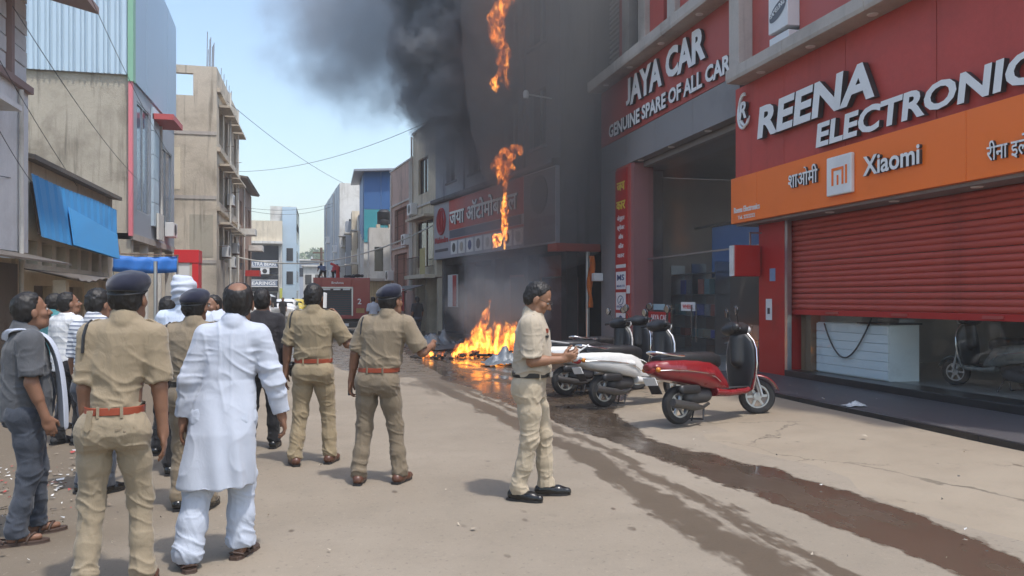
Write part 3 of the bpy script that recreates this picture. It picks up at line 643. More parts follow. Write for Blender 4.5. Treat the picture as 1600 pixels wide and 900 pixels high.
# lamps, camera arm, cloth on the front
o = MB(BF); o.bar((.6, .0, 8.0), (.6, .9, 8.05), .04); o.lathe([(0, .0), (.09, .02), (.09, .2), (.06, .26), (0, .27)], (.6, .9, 7.9), 'Z', 12)
tag(o.build('security_camera', M['white'], None, True), 'small white camera on an arm high on the smoky wall', 'camera')
o = MB(SF(8.3)); o.box(23.45, 23.7, -.1, .2, 2.15, 2.4); o.bar((23.6, -.2, 2.35), (23.6, .05, 2.35), .05)
tag(o.build('flood_lamp', M['white'], None, bevel=.02), 'small white flood lamp on the pipe beside the showroom', 'lamp')
mb = MB(); pts = []
for i in range(13):
    z = 2.95 - i * .135
    for j in range(7): pts.append((8.05 + j * .03 * (1 - .45 * i / 12) + .05 * math.sin(i * .7 + j), 23.83 + .05 * math.sin(j * 1.9 + i * .3), z))
mb.pts(pts); mb.f = [(i * 7 + j, i * 7 + j + 1, (i + 1) * 7 + j + 1, (i + 1) * 7 + j) for i in range(12) for j in range(6)]
cl = tag(mb.build('saffron_cloth', mat('saffron', srgb(205, 110, 40), .8, 0, .2, 4), None, True), 'saffron cloth strip hanging from the showroom corner', 'cloth')
sm = cl.modifiers.new('thickness', 'SOLIDIFY'); sm.thickness = .012

# ------------------------------------------------------------------ generic street house
def windows(root, F, rects, frame_m, pane_m=None, y=0., deep=.14):
    for x0, x1, z0, z1 in rects:
        w = box('window_pane', pane_m or M['darkglass'], root, x0, x1, y - deep - .02, y - deep, z0, z1, F)
        mb = MB(F)
        for a, b, c, d in ((x0, x1, z0, z0 + .05), (x0, x1, z1 - .05, z1), (x0, x0 + .05, z0 + .05, z1 - .05), (x1 - .05, x1, z0 + .05, z1 - .05), ((x0 + x1) / 2 - .02, (x0 + x1) / 2 + .02, z0 + .05, z1 - .05)):
            mb.box(a, b, y - deep + .002, y - deep + .04, c, d)
        mb.build('window_frame', frame_m, w)
M['cream'] = plaster('cream_wall', srgb(216, 204, 182), srgb(176, 164, 142), .55, .2)
M['pink'] = plaster('pink_wall', srgb(206, 178, 164), srgb(160, 138, 126), .5, .2)
M['offwhite'] = plaster('offwhite_wall', srgb(214, 212, 206), srgb(165, 160, 150), .5, .2)
M['concrete'] = plaster('raw_concrete', srgb(200, 188, 170), srgb(150, 138, 122), .75, .45)
M['brownwall'] = plaster('brown_render', srgb(176, 168, 152), srgb(126, 118, 104), .75, .45)
M['brick'] = plaster('brick_render', srgb(164, 136, 118), srgb(122, 102, 90), .6, .4)
M['blueclad'] = mat('blue_metal', srgb(70, 112, 166), .5, .2, .1, 1, dirt=srgb(80, 100, 130), dirt_amt=.5)
M['tealclad'] = mat('teal_metal', srgb(70, 156, 166), .5, .2, .1, 1, dirt=srgb(110, 160, 165), dirt_amt=.5)
M['greyclad'] = mat('grey_metal', srgb(160, 166, 176), .5, .2, .08, 1, dirt=srgb(105, 110, 118), dirt_amt=.5)
M['skymetal'] = mat('pale_blue_sheet', srgb(190, 208, 220), .45, .3, .06, .6, dirt=srgb(140, 160, 172), dirt_amt=.5)
M['awnblue'] = mat('blue_sheet', srgb(62, 138, 196), .5, .1, .1, 1.2, dirt=srgb(90, 140, 180), dirt_amt=.45)
M['tin'] = mat('old_tin', srgb(120, 112, 104), .6, .5, .2, 3, .2, 30, dirt=srgb(90, 66, 50), dirt_amt=.7)
M['tank'] = mat('tank_black', (.02, .02, .022), .5)
# cream house next to the showroom
CF = frame((4.9, 35.8), 9)
cr = empty('cream_house', (4.9, 35.8, 0), 0, 'narrow cream three storey house beside the burning showroom', 'house')
hl = [(.5, 3.4, 3.1, 5.3), (1.3, 3.0, 6.6, 8.3)]
MB(CF).wall(0, 4.0, 2.6, 9.7, 0, .22, hl).build('front_wall', M['cream'], cr); windows(cr, CF, hl, M['rust'])
box('side_wall', M['cream'], cr, .0, .2, -7, -.222, 2.6, 9.7, CF); box('rear_wall', M['cream'], cr, .2, 4, -7, -6.8, 0, 9.7, CF); box('roof', M['cream'], cr, .2, 4, -6.8, -.22, 9.4, 9.69, CF)
box('parapet_cap', M['offwhite'], cr, -.05, 4.05, -.3, .06, 9.7, 9.8, CF)
box('window_hood', M['cream'], cr, .3, 3.6, .002, .5, 5.35, 5.46, CF)
mb = MB(CF)
for x in np.linspace(.5, 3.5, 13): mb.bar((x, .42, 2.75), (x, .42, 3.55), .025)
mb.bar((.4, .42, 3.55), (3.6, .42, 3.55), .04); mb.build('balcony_rail', M['rust'], cr)
box('balcony_panel', mat('faded_banner', srgb(190, 178, 120), .7, 0, .2, 2), cr, .3, 1.1, .45, .47, 2.7, 3.9, CF); box('balcony_floor', M['cream'], cr, .2, 3.8, .002, .5, 2.55, 2.72, CF)
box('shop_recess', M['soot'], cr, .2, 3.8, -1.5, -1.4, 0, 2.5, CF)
for x in (.0, 1.9, 3.7): box('shop_pillar', M['cream'], cr, x, x + .25, -1.3, -.1, 0, 2.54, CF)
MB(CF).prism([(.55, 2.2), (1.4, 1.95), (1.4, 1.98), (.55, 2.24)], 'x', .2, 3.8).build('tin_awning', M['tin'], cr)
MB(CF).tube([(3.9, .1, 2.0), (3.9, .1, 9.6)], .05, 8).build('drain_pipe', M['offwhite'], cr, True)
# red and grey board on posts
rg = empty('street_board', tuple(CF @ Vector((1.8, 1.3, 0))), 0, 'red and grey street board on two posts below the cream house', 'sign board')
box('grey_half', mat('dull_board', srgb(150, 138, 134), .6), rg, 2.2, 3.5, 1.3, 1.36, 1.05, 2.05, CF); box('red_half', mat('board_red', srgb(178, 40, 38), .55), rg, .7, 2.2, 1.3, 1.361, 1.05, 2.05, CF)
for x in (.75, 3.4): box('post', M['rust'], rg, x, x + .06, 1.23, 1.297, 0, 2.05, CF)
for i in range(3): box('board_line', M['white'], rg, .9 + .1 * i, 2.0, 1.362, 1.366, 1.75 - i * .2, 1.81 - i * .2, CF)
# pink house
PF = frame((4.27, 39.9), 8)
pk = empty('pink_house', (4.27, 39.9, 0), 0, 'pale pink house with round water dish on its roof edge', 'house')
hl = [(1.2, 4.0, 1.9, 4.0), (1.2, 4.0, 4.5, 6.4)]
MB(PF).wall(0, 5.0, 0, 8.6, 0, .25, hl).build('front_wall', M['pink'], pk); windows(pk, PF, hl, M['rust'], mat('faded_shutter', srgb(196, 140, 122), .7, 0, .15, 2), deep=.2)
box('side_wall', M['pink'], pk, 0, .25, -6, -.252, 0, 8.6, PF); box('roof', M['pink'], pk, .25, 5, -6, -.252, 8.3, 8.58, PF)
box('parapet_cap', M['offwhite'], pk, -.05, 5.05, -.2, .05, 8.6, 8.68, PF)
MB(PF).tube([(.25, .08, 2), (.25, .08, 8.5)], .05, 8).build('drain_pipe', M['offwhite'], pk, True)
o = MB(PF); o.lathe([(.0, 0), (.35, .06), (.6, .2)], (2.6, -.2, 8.0), 'Y', 18); o.bar((2.6, -.1, 7.4), (2.6, -.1, 8.0), .05)
tag(o.build('satellite_dish', M['steel'], None, True), 'round grey dish fixed near the roof of the pink house', 'dish').modifiers.new('thickness', 'SOLIDIFY').thickness = .02
# blue and teal shed-roofed building, white house before it
bs = empty('blue_clad_building', (2.3, 48.8, 0), 0, 'tall building clad in blue and teal sheets with a sloping roof', 'building')
MB().prism([(2.3, 0), (9, 0), (9, 9.6), (2.3, 9.3)], 'y', 48.8, 54).build('body', M['offwhite'], bs)
def sheets(root, mt, x0, x1, z0, z1, y, w=.85, slope=0, nm='cladding_sheet'):
    n = max(1, int((x1 - x0) / w)); ww = (x1 - x0) / n
    for i in range(n): MB().prism([(x0 + i * ww + .008, z0), (x0 + (i + 1) * ww - .008, z0), (x0 + (i + 1) * ww - .008, z1 + slope * (i + 1) * ww), (x0 + i * ww + .008, z1 + slope * i * ww)], 'y', y - .03 - .012 * (i % 2), y - .002).build(nm, mt, root)
sheets(bs, M['blueclad'], 2.3, 8.4, 7.0, 9.25, 48.8, 1.0, .04); sheets(bs, M['tealclad'], 2.3, 8.4, 5.0, 6.98, 48.8, 1.2)
for i in range(4): MB().prism([(48.85 + i * 1.28, 5.2 + .3 * i), (50.1 + i * 1.28, 5.2 + .3 * i), (50.1 + i * 1.28, 9.2), (48.85 + i * 1.28, 9.2)], 'x', 2.26, 2.297).build('cladding_sheet', M['blueclad'], bs)
MB().prism([(1.7, 9.18), (9.2, 9.62), (9.2, 9.74), (1.7, 9.3)], 'y', 48.3, 54.4).build('roof', M['greyclad'], bs)
wh = empty('white_balcony_house', (2.5, 46.6, 0), 0, 'small white house with drying balcony below the blue building', 'house')
MB().wall(2.5, 4.6, 0, 5.6, 48.2, .2, []).build('rear_wall', M['offwhite'], wh)
hl = [(2.8, 3.3, 3.2, 4.6)]
MB(Matrix.Scale(-1, 4, (0, 1, 0))).wall(2.5, 4.3, 0, 5.7, -46.6, .2, hl).build('front_wall', M['offwhite'], wh)
box('side_wall', M['offwhite'], wh, 2.5, 2.7, 46.802, 48, 0, 5.7); box('roof', M['offwhite'], wh, 2.7, 4.3, 46.802, 48, 5.5, 5.69); box('window_pane', M['darkglass'], wh, 2.8, 3.3, 46.7, 46.72, 3.2, 4.6)
box('lower_wall', plaster('yellowed_wall', srgb(196, 176, 140), srgb(150, 130, 100), .5), wh, 2.45, 4.35, 46.3, 46.598, 0, 2.6); box('balcony_slab', M['cornice'], wh, 2.3, 4.3, 45.9, 46.597, 2.62, 2.76)
# grey clad block with white stained gable
gc = empty('grey_clad_block', (1.1, 61.4, 0), 0, 'tall grey clad block with a stained white side wall down the street', 'building')
GF = frame((1.1, 61.4), 4)
box('body', M['offwhite'], gc, .1, 15.5, -7, -.05, 0, 10.0, GF)
for i in range(8):
    box('cladding_panel', M['greyclad'], gc, .1 + i * 1.93, 1.98 + i * 1.93, -.048, .03 + .02 * (i % 2), 2.6, 10.25, GF)
box('gable_skin', M['offwhite'], gc, -.05, .098, -7, -.0, 0, 10.3, GF)
for z, h in ((3.2, 1.3), (6.2, 1.4)):
    for y in (-1.2, -3.6): box('window_pane', M['darkglass'], gc, -.09, -.052, y - .5, y + .5, z, z + h, GF)
for z in (2.6, 5.6): box('balcony_slab', M['offwhite'], gc, -1.1, -.052, -4.8, -.1, z - .14, z, GF); box('balcony_wall', M['offwhite'], gc, -1.1, -1.0, -4.8, -.1, z + .002, z + .75, GF)
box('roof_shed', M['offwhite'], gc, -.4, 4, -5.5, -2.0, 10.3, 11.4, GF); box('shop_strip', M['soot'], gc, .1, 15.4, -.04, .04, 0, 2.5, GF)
for i in range(3):
    x = 1.9 + i * 1.0; o = empty('low_annexe', (x, 52 + 3 * i, 0), 0, ['grey annexe house with drain pipe beyond the blue building', 'stained annexe house between the blue building and the grey block', 'pale annexe house touching the grey block'][i], 'house', 'annexe houses down the street')
    y0 = 54.2 + i * 2.3; X0 = 2.2 - i * .35
    box('body', [M['offwhite'], M['cream'], M['greyclad']][i], o, X0, X0 + 5, y0, y0 + 2.25, 0, 7.2 + .5 * (i % 2)); WM[o] = Matrix.Translation(o.location)
    for z in (2.8, 5.0): box('window_pane', M['darkglass'], o, X0 - .03, X0 - .002, y0 + .5, y0 + 1.5, z, z + 1.1); box('sun_shade', M['offwhite'], o, X0 - .5, X0 - .004, y0 + .3, y0 + 1.7, z + 1.15, z + 1.24)
    box('shop_shutter', M['tin'], o, X0 - .02, X0 - .003, y0 + .2, y0 + 2.1, 0, 2.4)
# ------------------------------------------------------------------ left side
LX = -6.0
def LBox(name, mt, root, x0, x1, y0, y1, z0, z1, bevel=0): return box(name, mt, root, x0, x1, y0, y1, z0, z1, None, bevel)
LFm = Matrix(((0, 1, 0, LX), (-1, 0, 0, 0), (0, 0, 1, 0), (0, 0, 0, 1)))            # facade frame on the left: lx = -Y, ly = out (+X)
M['greywhite'] = plaster('grey_white_wall', srgb(222, 224, 226), srgb(196, 197, 198), .3, .1)
M['brownroof'] = mat('brown_soffit', srgb(150, 128, 124), .7, 0, .1, 1)
lw = empty('pale_corner_house', (-6, 15, 0), 0, 'pale grey house with a brown roof overhang at the picture edge', 'house')
hl = [(-16.6, -15.6, 3.2, 5.1), (-14.3, -13.2, 3.2, 5.1)]
MB(LFm).wall(-18.5, -11, 2.55, 5.95, 0, .25, hl).build('front_wall', M['greywhite'], lw); windows(lw, LFm, hl, M['brownroof'])
for x0, x1, z0, z1 in hl: box('window_hood', M['greywhite'], lw, x0 - .2, x1 + .2, .002, .45, z1 + .03, z1 + .13, LFm)
LBox('side_wall', M['greywhite'], lw, -11, -6.252, 18.25, 18.5, 0, 9); LBox('base_wall', M['cream'], lw, -6.4, -6.05, 11, 18.2, 0, 2.4)
LBox('upper_wall', M['brownroof'], lw, -6.35, -6.05, 11, 18.45, 5.952, 8.9); LBox('floor_band', M['brownroof'], lw, -6.2, -5.9, 11, 18.52, 5.85, 5.99)
for i in range(8): box('upper_board', M['greywhite'], lw, -18.45, -17.55, -.048, -.02 + .012 * (i % 2), 6.06 + i * .33, 6.36 + i * .33, LFm)
for i in range(8): box('upper_board', M['greywhite'], lw, -17.35, -14.5, -.048, -.02 + .012 * (i % 2), 6.06 + i * .33, 6.36 + i * .33, LFm)
LBox('corner_post', M['brownroof'], lw, -6.04, -5.93, 17.4, 17.55, 6, 8.6)
MB().prism([(-9, 8.8), (-4.75, 7.75), (-4.75, 7.9), (-9, 8.98)], 'y', 9, 18.9).build('roof', M['brownroof'], lw)
for i, y in enumerate((11.2, 13.5, 15.9)): LBox('shop_shutter', M['tin'], lw, -6.1, -6.03, y, y + 2.1, .1, 2.3)
MB().prism([(-6.02, 2.45), (-5.2, 2.3), (-5.2, 2.34), (-6.02, 2.54)], 'y', 11, 18.6).build('tin_ledge', M['tin'], lw)
# shop under the blue sheet awning
aw = empty('awning_shop', (-6, 22, 0), 0, 'low cream shop under a blue corrugated sheet awning', 'shop')
hl = [(-25.4 + i * .98, -24.72 + i * .98, 2.35, 2.86) for i in range(7)] + [(-20.6, -19.3, .1, 1.9), (-22.9, -21.6, .1, 1.9), (-25.2, -23.9, .1, 1.9)]
MB(LFm).wall(-25.9, -18.52, 0, 4.55, -.15, .3, hl).build('front_wall', M['cream'], aw)
for x0, x1, z0, z1 in hl: box('opening_back', M['darkglass'] if z0 > 2 else M['tin'], aw, x0, x1, -.42, -.38, z0, z1, LFm)
LBox('side_wall', M['cream'], aw, -11, -6.452, 25.6, 25.9, 0, 4.5); MB().prism([(-11, 5.2), (-5.88, 4.52), (-5.88, 4.62), (-11, 5.3)], 'y', 18.5, 25.9).build('tin_roof', M['tin'], aw)
n = 60; mb = MB(); P = []
for i in range(n + 1):
    y = 18.58 + (25.6 - 18.58) * i / n; yb = 18.5 + (24.75 - 18.5) * i / n; d = .02 * math.sin(i * math.pi * .8)
    top = (-5.97 + d, y, 4.22 - .02 * math.sin(y)); bot = (-5.75 + d, yb, 2.9 - .17 * i / n)
    P += [top, tuple((np.array(top) + bot) / 2), bot]
mb.pts(P); mb.f = [(i * 3 + j, (i + 1) * 3 + j, (i + 1) * 3 + j + 1, i * 3 + j + 1) for i in range(n) for j in range(2)]
o = mb.build('awning_sheet', M['awnblue'], aw); o.modifiers.new('thickness', 'SOLIDIFY').thickness = .01
mb = MB(); mb.pts([(-5.82, 20.6, 3.75), (-5.68, 20.5, 2.86), (-5.68, 24.75, 2.74), (-5.78, 24.9, 3.45), (-5.8, 22.5, 3.62)]); mb.f = [(0, 1, 2, 3, 4)]
tp = mb.build('tarpaulin_patch', mat('tarpaulin', srgb(70, 160, 225), .5, 0, .08, 2), aw); tp.modifiers.new('thickness', 'SOLIDIFY').thickness = .02
for y in (19.0, 22.3, 25.7): MB().bar((-6.1, y, 4.1), (-5.82, y - .4, 2.95), .05).build('awning_bracket', M['rust'], aw)
mb = MB(); P = []
for i in range(41):
    y = 18.5 + 7.4 * i / 40; d = .02 * math.sin(i * 2.1); P += [(-6.1, y, 2.22), (-5.1, y, 2.02 + d - .05 * math.sin(i * .35))]
mb.pts(P); mb.f = [(2 * i, 2 * i + 2, 2 * i + 3, 2 * i + 1) for i in range(40)]
o = mb.build('tin_ledge', M['tin'], aw); o.modifiers.new('thickness', 'SOLIDIFY').thickness = .02
for i, y in enumerate((18.7, 21.0, 23.3, 25.5)): LBox('ledge_post', M['cream'], aw, -5.6, -5.35, y, y + .25, 0, 2.0)
# brown rendered building with pale sheet top
br = empty('sheet_topped_building', (-6, 31, 0), 0, 'brown rendered building with pale blue sheet upper storey and glazed front', 'building')
LBox('party_wall', M['brownwall'], br, -14, -6.02, 27.6, 27.9, 0, 8.75)
n = 24
for i in range(n):
    x0 = -14 + i * 8 / n; z1 = 13.6
    mb = MB(); w = 8 / n; 
    mb.prism([(x0 + .004, 27.5), (x0 + w * .2, 27.44), (x0 + w * .3, 27.5), (x0 + w * .62, 27.5), (x0 + w * .72, 27.44), (x0 + w * .82, 27.5), (x0 + w - .004, 27.5), (x0 + w - .004, 27.56), (x0 + .004, 27.56)], 'z', 8.72, z1).build('wall_sheet', M['skymetal'], br)
MB().box(-6.06, -5.9, 27.42, 27.75, 8.5, 13.6).build('green_corner_flashing', mat('pale_green', srgb(130, 176, 148), .5, 0, .1, 2), br)
MB().box(-6.05, -5.93, 27.45, 27.6, 3.6, 8.5).build('pink_edge_strip', mat('pink_strip', srgb(214, 120, 128), .5, 0, .1, 2), br)
for i in range(4): MB().prism([(27.76 + i * 1.85, 8.6), (29.59 + i * 1.85, 8.6), (29.59 + i * 1.85, 13.6 - .22 * (i + 1)), (27.76 + i * 1.85, 13.6 - .22 * i)], 'x', -6.0, -5.94 + .01 * (i % 2)).build('side_sheet', mat('blue_grey_sheet', srgb(164, 186, 208), .5, .2, .06, 1), br)
hl = [(-30.3, -28.4, 4.5, 8.1), (-34.6, -32.3, 4.3, 7.4)]
MB(LFm).wall(-35.1, -27.62, 3.7, 8.6, .0, .3, hl).build('front_wall', M['greyclad'], br); windows(br, LFm, hl, M['steel'], mat('blue_glass', srgb(90, 110, 135), .12, 0, .2, 1), deep=.06)
for i in range(5): box('tile_panel', M['skymetal'], br, -31.5, -30.6, .002, .09, 4.2 + i * .85, 5.03 + i * .85, LFm)
box('red_ledge', mat('ledge_red', srgb(196, 92, 92), .6), br, -32.5, -30.6, .05, .75, 8.0, 8.2, LFm)
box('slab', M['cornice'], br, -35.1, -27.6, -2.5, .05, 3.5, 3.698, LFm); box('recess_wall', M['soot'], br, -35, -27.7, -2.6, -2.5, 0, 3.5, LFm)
for y in (27.9, 30.2, 32.6, 34.8): LBox('column', M['offwhite'], br, -6.3, -6.05, y, y + .22, 0, 3.5)
br2 = LBox('roof', M['tin'], br, -14, -6.1, 27.9, 35, 12.4, 12.5)
o = empty('sign_frame', (-5.9, 31, 3.7), 0, 'small white shop sign fixed on the glazed front', 'sign'); box('panel', M['offwhite'], o, -32.0, -31.0, .11, .18, 3.75, 4.7, LFm)
# raw concrete building with rebar
rc = empty('raw_concrete_building', (-4.8, 42, 0), 0, 'unfinished bare concrete building with rebar on the roof', 'building')
FW = Matrix.Scale(-1, 4, (0, 1, 0))
MB(FW).wall(-9.5, -4.75, 0, 12.1, -38.3, .25, [(-6.6, -5.75, 10.75, 11.75)]).build('gable_wall', M['concrete'], rc)
LB = Matrix(((0, 1, 0, -4.8), (-1, 0, 0, 0), (0, 0, 1, 0), (0, 0, 0, 1)))
hl = [(-46.6 + 2.0 * i, -45.2 + 2.0 * i, z, z + 1.6) for i in range(4) for z in (3.4, 6.1, 8.8)]
MB(LB).wall(-47.3, -38.56, 0, 12.1, .05, .25, hl).build('street_wall', M['concrete'], rc)
for h in hl: box('window_pane', M['darkglass'], rc, h[0], h[1], -.15, -.12, h[2], h[3], LB); box('sun_shade', M['concrete'], rc, h[0] - .15, h[1] + .15, .052, .55, h[3] + .05, h[3] + .15, LB)
for z in (3.2, 6.1, 9.0): LBox('slab_band', M['cornice'], rc, -9.4, -4.76, 38.27, 38.298, z, z + .16)
LBox('render_patch', M['cream'], rc, -7.4, -6.3, 38.285, 38.299, 6.5, 8.4); LBox('render_patch', M['brownwall'], rc, -5.9, -4.9, 38.285, 38.299, 3.5, 5.4)
LBox('far_wall', M['concrete'], rc, -9.5, -5.1, 47.05, 47.3, 0, 12.1)
for z in (5.6, 8.3, 11.0): box('floor_edge', M['concrete'], rc, -47.3, -38.4, .052, .2, z, z + .18, LB)
for i, (x, y, h) in enumerate([(-5.0 - .12 * (i % 3), 38.6 + .1 * i, 1.0 + .9 * ((i * 37) % 5) / 5) for i in range(7)] + [(-4.9, 41 + 1.1 * i, .7) for i in range(5)]):
    MB().tube([(x, y, 12.05), (x + .03, y, 12.1 + h)], .014, 5).build('rebar', M['rust'], rc)
for i in range(9): MB().tube([(-4.75, 39 + i * .9, 4 + (i * 1.7) % 7), (-4.35, 39 + i * .9, 4.05 + (i * 1.7) % 7)], .014, 5).build('rebar', M['rust'], rc)
for i, (y, z) in enumerate(((40.5, 3.6), (42.6, 6.3), (44.8, 4.0), (43.2, 3.2))):
    o = empty('air_conditioner', (-4.6, y, z), 0, ['lowest air conditioner box on the bare concrete front', 'highest air conditioner box on the bare concrete front', 'farthest air conditioner box on the bare concrete front', 'air conditioner box by the hanging boards on the concrete front'][i], 'air conditioner', 'air conditioners on the concrete front')
    LBox('casing', M['white'], o, -4.748, -4.45, y - .4, y + .4, z, z + .55, .015); MB().lathe([(0, .31), (.2, .31), (.22, .3)], (-4.75, y, z + .28), 'X', 16).build('fan_grille', M['black'], o); LBox('bracket', M['rust'], o, -4.748, -4.4, y - .35, y + .35, z - .05, z - .003)
# brown brick building beyond
bk = empty('brown_brick_building', (-4.8, 51, 0), 0, 'brown brick building with shop boards beyond the concrete one', 'building')
hl = [(-55.2 + 2.7 * i, -53.7 + 2.7 * i, z, z + 1.4) for i in range(3) for z in (3.3, 5.9)]
MB(LB).wall(-56, -47.35, 0, 8.4, .05, .25, hl).build('front_wall', M['brick'], bk); windows(bk, LB, hl, M['rust'])
LBox('side_wall', M['brick'], bk, -9, -5.05, 47.36, 47.6, 8.0, 8.4); MB(LB).prism([(.5, 8.42), (-3, 8.9), (-3, 9.0), (.6, 8.52)], 'x', -56, -47.4).build('roof', M['tin'], bk)
for i, (y, z) in enumerate(((49, 5.3), (52, 3.0), (54.5, 4.7))): box('shop_board', [M['offwhite'], M['redpaint'], M['offwhite']][i], bk, -y - .7, -y + .7, .06, .9, z, z + .35, LB)
# building across the end of the street
eb = empty('end_building', (-5, 78, 0), 0, 'white building with dark shop boards closing the end of the street', 'building')
LBox('body', M['offwhite'], eb, -12, -3.9, 78.2, 88, 0, 7.6); LBox('parapet', M['cream'], eb, -12, -3.85, 77.9, 78.19, 7.0, 8.9); LBox('ledge', M['offwhite'], eb, -12, -3.8, 77.5, 78.19, 6.75, 6.98)
LBox('stair_tower', M['offwhite'], eb, -5.0, -2.6, 79, 86, 7.62, 10.4); LBox('street_wing', M['skymetal'], eb, -3.88, -2.6, 78.6, 88, 0, 10.3)
LBox('glass_band', M['darkglass'], eb, -11, -4.2, 78.1, 78.19, 4.9, 6.6)
for z0, z1 in ((3.9, 4.8), (2.3, 3.8)): LBox('window_band', M['darkglass'], eb, -11, -4.2, 78.05, 78.15, z0, z1)
for i, (z, tx) in enumerate(((4.55, 'ALTRA BEARI'), (2.75, 'BEARINGS'))):
    sg = LBox('shop_board', mat('board_slate', srgb(120, 132, 150), .5), eb, -7.0, -4.3, 77.8, 77.95, z, z + .62)
    LBox('board_rim', M['white'], sg, -7.05, -4.25, 77.78, 77.799, z + .56, z + .64); LBox('board_rim', M['white'], sg, -7.05, -4.25, 77.78, 77.799, z - .03, z + .05)
    lettering(tx, Matrix.Translation((-6.85, 77.79, z + .15)) @ Matrix.Rotation(R(90), 4, 'X'), M['letter'], sg, .33, 2.4, .02, .03, 0, False, 'lettering')
sg = LBox('colour_board', M['darkglass'], eb, -6.8, -4.3, 77.7, 77.78, .9, 2.2)
for i, c in enumerate(((.7, .7, .7), (.75, .25, .08), (.5, .52, .55), (.6, .6, .62))): LBox('colour_field', mat('print', c, .5, 0, .3, 6), sg, -6.6 + i * .55, -6.12 + i * .55, 77.67, 77.699, 1.1, 1.9)
for z in (1.3, 3.2, 5.1, 7.0, 8.8):
    for y in (79.5, 82.5): box('window_pane', M['darkglass'], eb, y, y + 1.3, -.05, .03, z, z + 1.1, SF(-2.6) @ Matrix.Scale(-1, 4, (0, 1, 0)))
for z in (3.0, 5.2): LBox('front_window', M['darkglass'], eb, -3.5, -2.9, 78.55, 78.599, z, z + 1.2)
LBox('yellow_strip', mat('yellow_board', srgb(190, 190, 80), .5), eb, -4.1, -3.85, 78.0, 78.09, .6, 2.6)
# small houses and hill behind
for i, (x, y, w, h, m_) in enumerate(((-1.2, 92, 2.2, 5.2, 'offwhite'), (-2.2, 104, 3.0, 6.4, 'greyclad'), (.2, 112, 4, 6.8, 'cream'))):
    o = empty('distant_house', (x, y, 0), 0, ['small white flat roofed house far down the street', 'small grey house far down the street before the hill', 'cream house far down the street before the hill'][i], 'house', 'houses far down the street')
    LBox('body', M[m_], o, x - w / 2, x + w / 2, y, y + 5, 0, h); LBox('roof_edge', M['offwhite'], o, x - w / 2 - .2, x + w / 2 + .2, y - .3, y + 5, h + .002, h + .2)
    for k in range(2): LBox('window_pane', M['darkglass'], o, x - w / 4 + k * w / 2 - .35, x - w / 4 + k * w / 2 + .35, y - .03, y - .002, h - 2, h - .9)
hv = []; 
def hill_z(x, y): return 17 * math.exp(-((x - 14) / 60) ** 2) * min(1, max(0, (y - 140) / 140)) - .02
grid_sheet('hill', mat('hill_green', (.06, .1, .03), .9, 0, .4, .1), -200, 200, 140, 420, 24, 14, hill_z)
M['leaf'] = mat('leaf', (.085, .13, .035), .6, 0, .45, .35)
def leaf_cloud(name, centres, per, size, mt, parent=None, seed=1):
    """many small leaf faces in clumps around the centres (x,y,z,r)"""
    r_ = np.random.default_rng(seed); V = []; 
    for (x, y, z, r) in centres:
        d = r_.normal(size=(per, 3)); d /= np.linalg.norm(d, axis=1)[:, None]; p = np.array([x, y, z]) + d * (r * r_.random((per, 1)) ** .4) * np.array([1, 1, .8])
        a = r_.normal(size=(per, 3)); a /= np.linalg.norm(a, axis=1)[:, None]; b = np.cross(a, r_.normal(size=(per, 3))); b /= np.linalg.norm(b, axis=1)[:, None] + 1e-9
        s = size * (.6 + .8 * r_.random((per, 1)))
        V.append(np.stack([p - a * s, p + b * s * .5, p + a * s, p - b * s * .5], 1).reshape(-1, 3))
    V = np.concatenate(V); Q = np.arange(len(V)).reshape(-1, 4)
    o = bpy.data.objects.new(name, mesh_np(name, V, Q, mt)); link(o, parent); return o
cs_ = []
for i in range(300):
    x = random.uniform(-60, 60); y = random.uniform(150, 290); cs_.append((x, y, hill_z(x, y) + 1.2, random.uniform(1.6, 3.2)))
w_ = leaf_cloud('hill_woods', cs_, 110, .5, M['leaf'], None, 3); tag(w_, 'green scrub woods covering the hill at the street end', 'woods', None, 'stuff')
# ------------------------------------------------------------------ street bits on the left
o = empty('blue_banner', (-5.2, 26.6, 2.4), 0, 'plain blue banner strung below the glazed front', 'banner')
mb = MB(); P = []
for i in range(25):
    x = -6.3 + 1.75 * i / 24
    for j in range(4): P.append((x, 26.5 + .6 * i / 24 + .03 * math.sin(i * .9 + j), 2.95 - .17 * j - .05 * math.sin(math.pi * i / 24)))
mb.pts(P); mb.f = [(i * 4 + j, i * 4 + j + 1, (i + 1) * 4 + j + 1, (i + 1) * 4 + j) for i in range(24) for j in range(3)]
s_ = mb.build('cloth', mat('banner_blue', srgb(32, 112, 198), .6, 0, .08, 3), o, True); s_.modifiers.new('thickness', 'SOLIDIFY').thickness = .008
MB().tube([(-6.35, 26.5, 2.98), (-4.5, 27.1, 2.98)], .02, 6).build('cord', M['rust'], o)
for x, y in ((-6.3, 26.55), (-4.55, 27.15)): MB().tube([(x, y, 0), (x, y, 3.0)], .035, 8).build('pole', M['steel'], o)
o = empty('red_kiosk', tuple(at(292, 31)), 0, 'bright red open kiosk frame with white side below the concrete gable', 'kiosk')
p0 = at(292, 31); x, y = p0.x, p0.y
LBox('header', mat('kiosk_red', srgb(214, 38, 44), .45, 0, .06, 2), o, x - .45, x + .45, y - .1, y + .8, 3.0, 3.5, .01)
LBox('side_leg', bpy.data.materials['kiosk_red'], o, x + .2, x + .43, y - .08, y + .78, 0, 2.998); LBox('white_panel', M['white'], o, x - .43, x + .1, y - .05, y + .0, 1.6, 2.995); LBox('white_panel', M['white'], o, x - .43, x - .3, y + .002, y + .78, 0, 2.995)
p0 = at(243, 9.6); o = MB().tube([(p0.x, p0.y, 0), (p0.x, p0.y, 2.05)], .022, 10); tag(o.build('steel_pole', M['steel'], None, True), 'thin upright steel pole behind the near officer', 'pole')
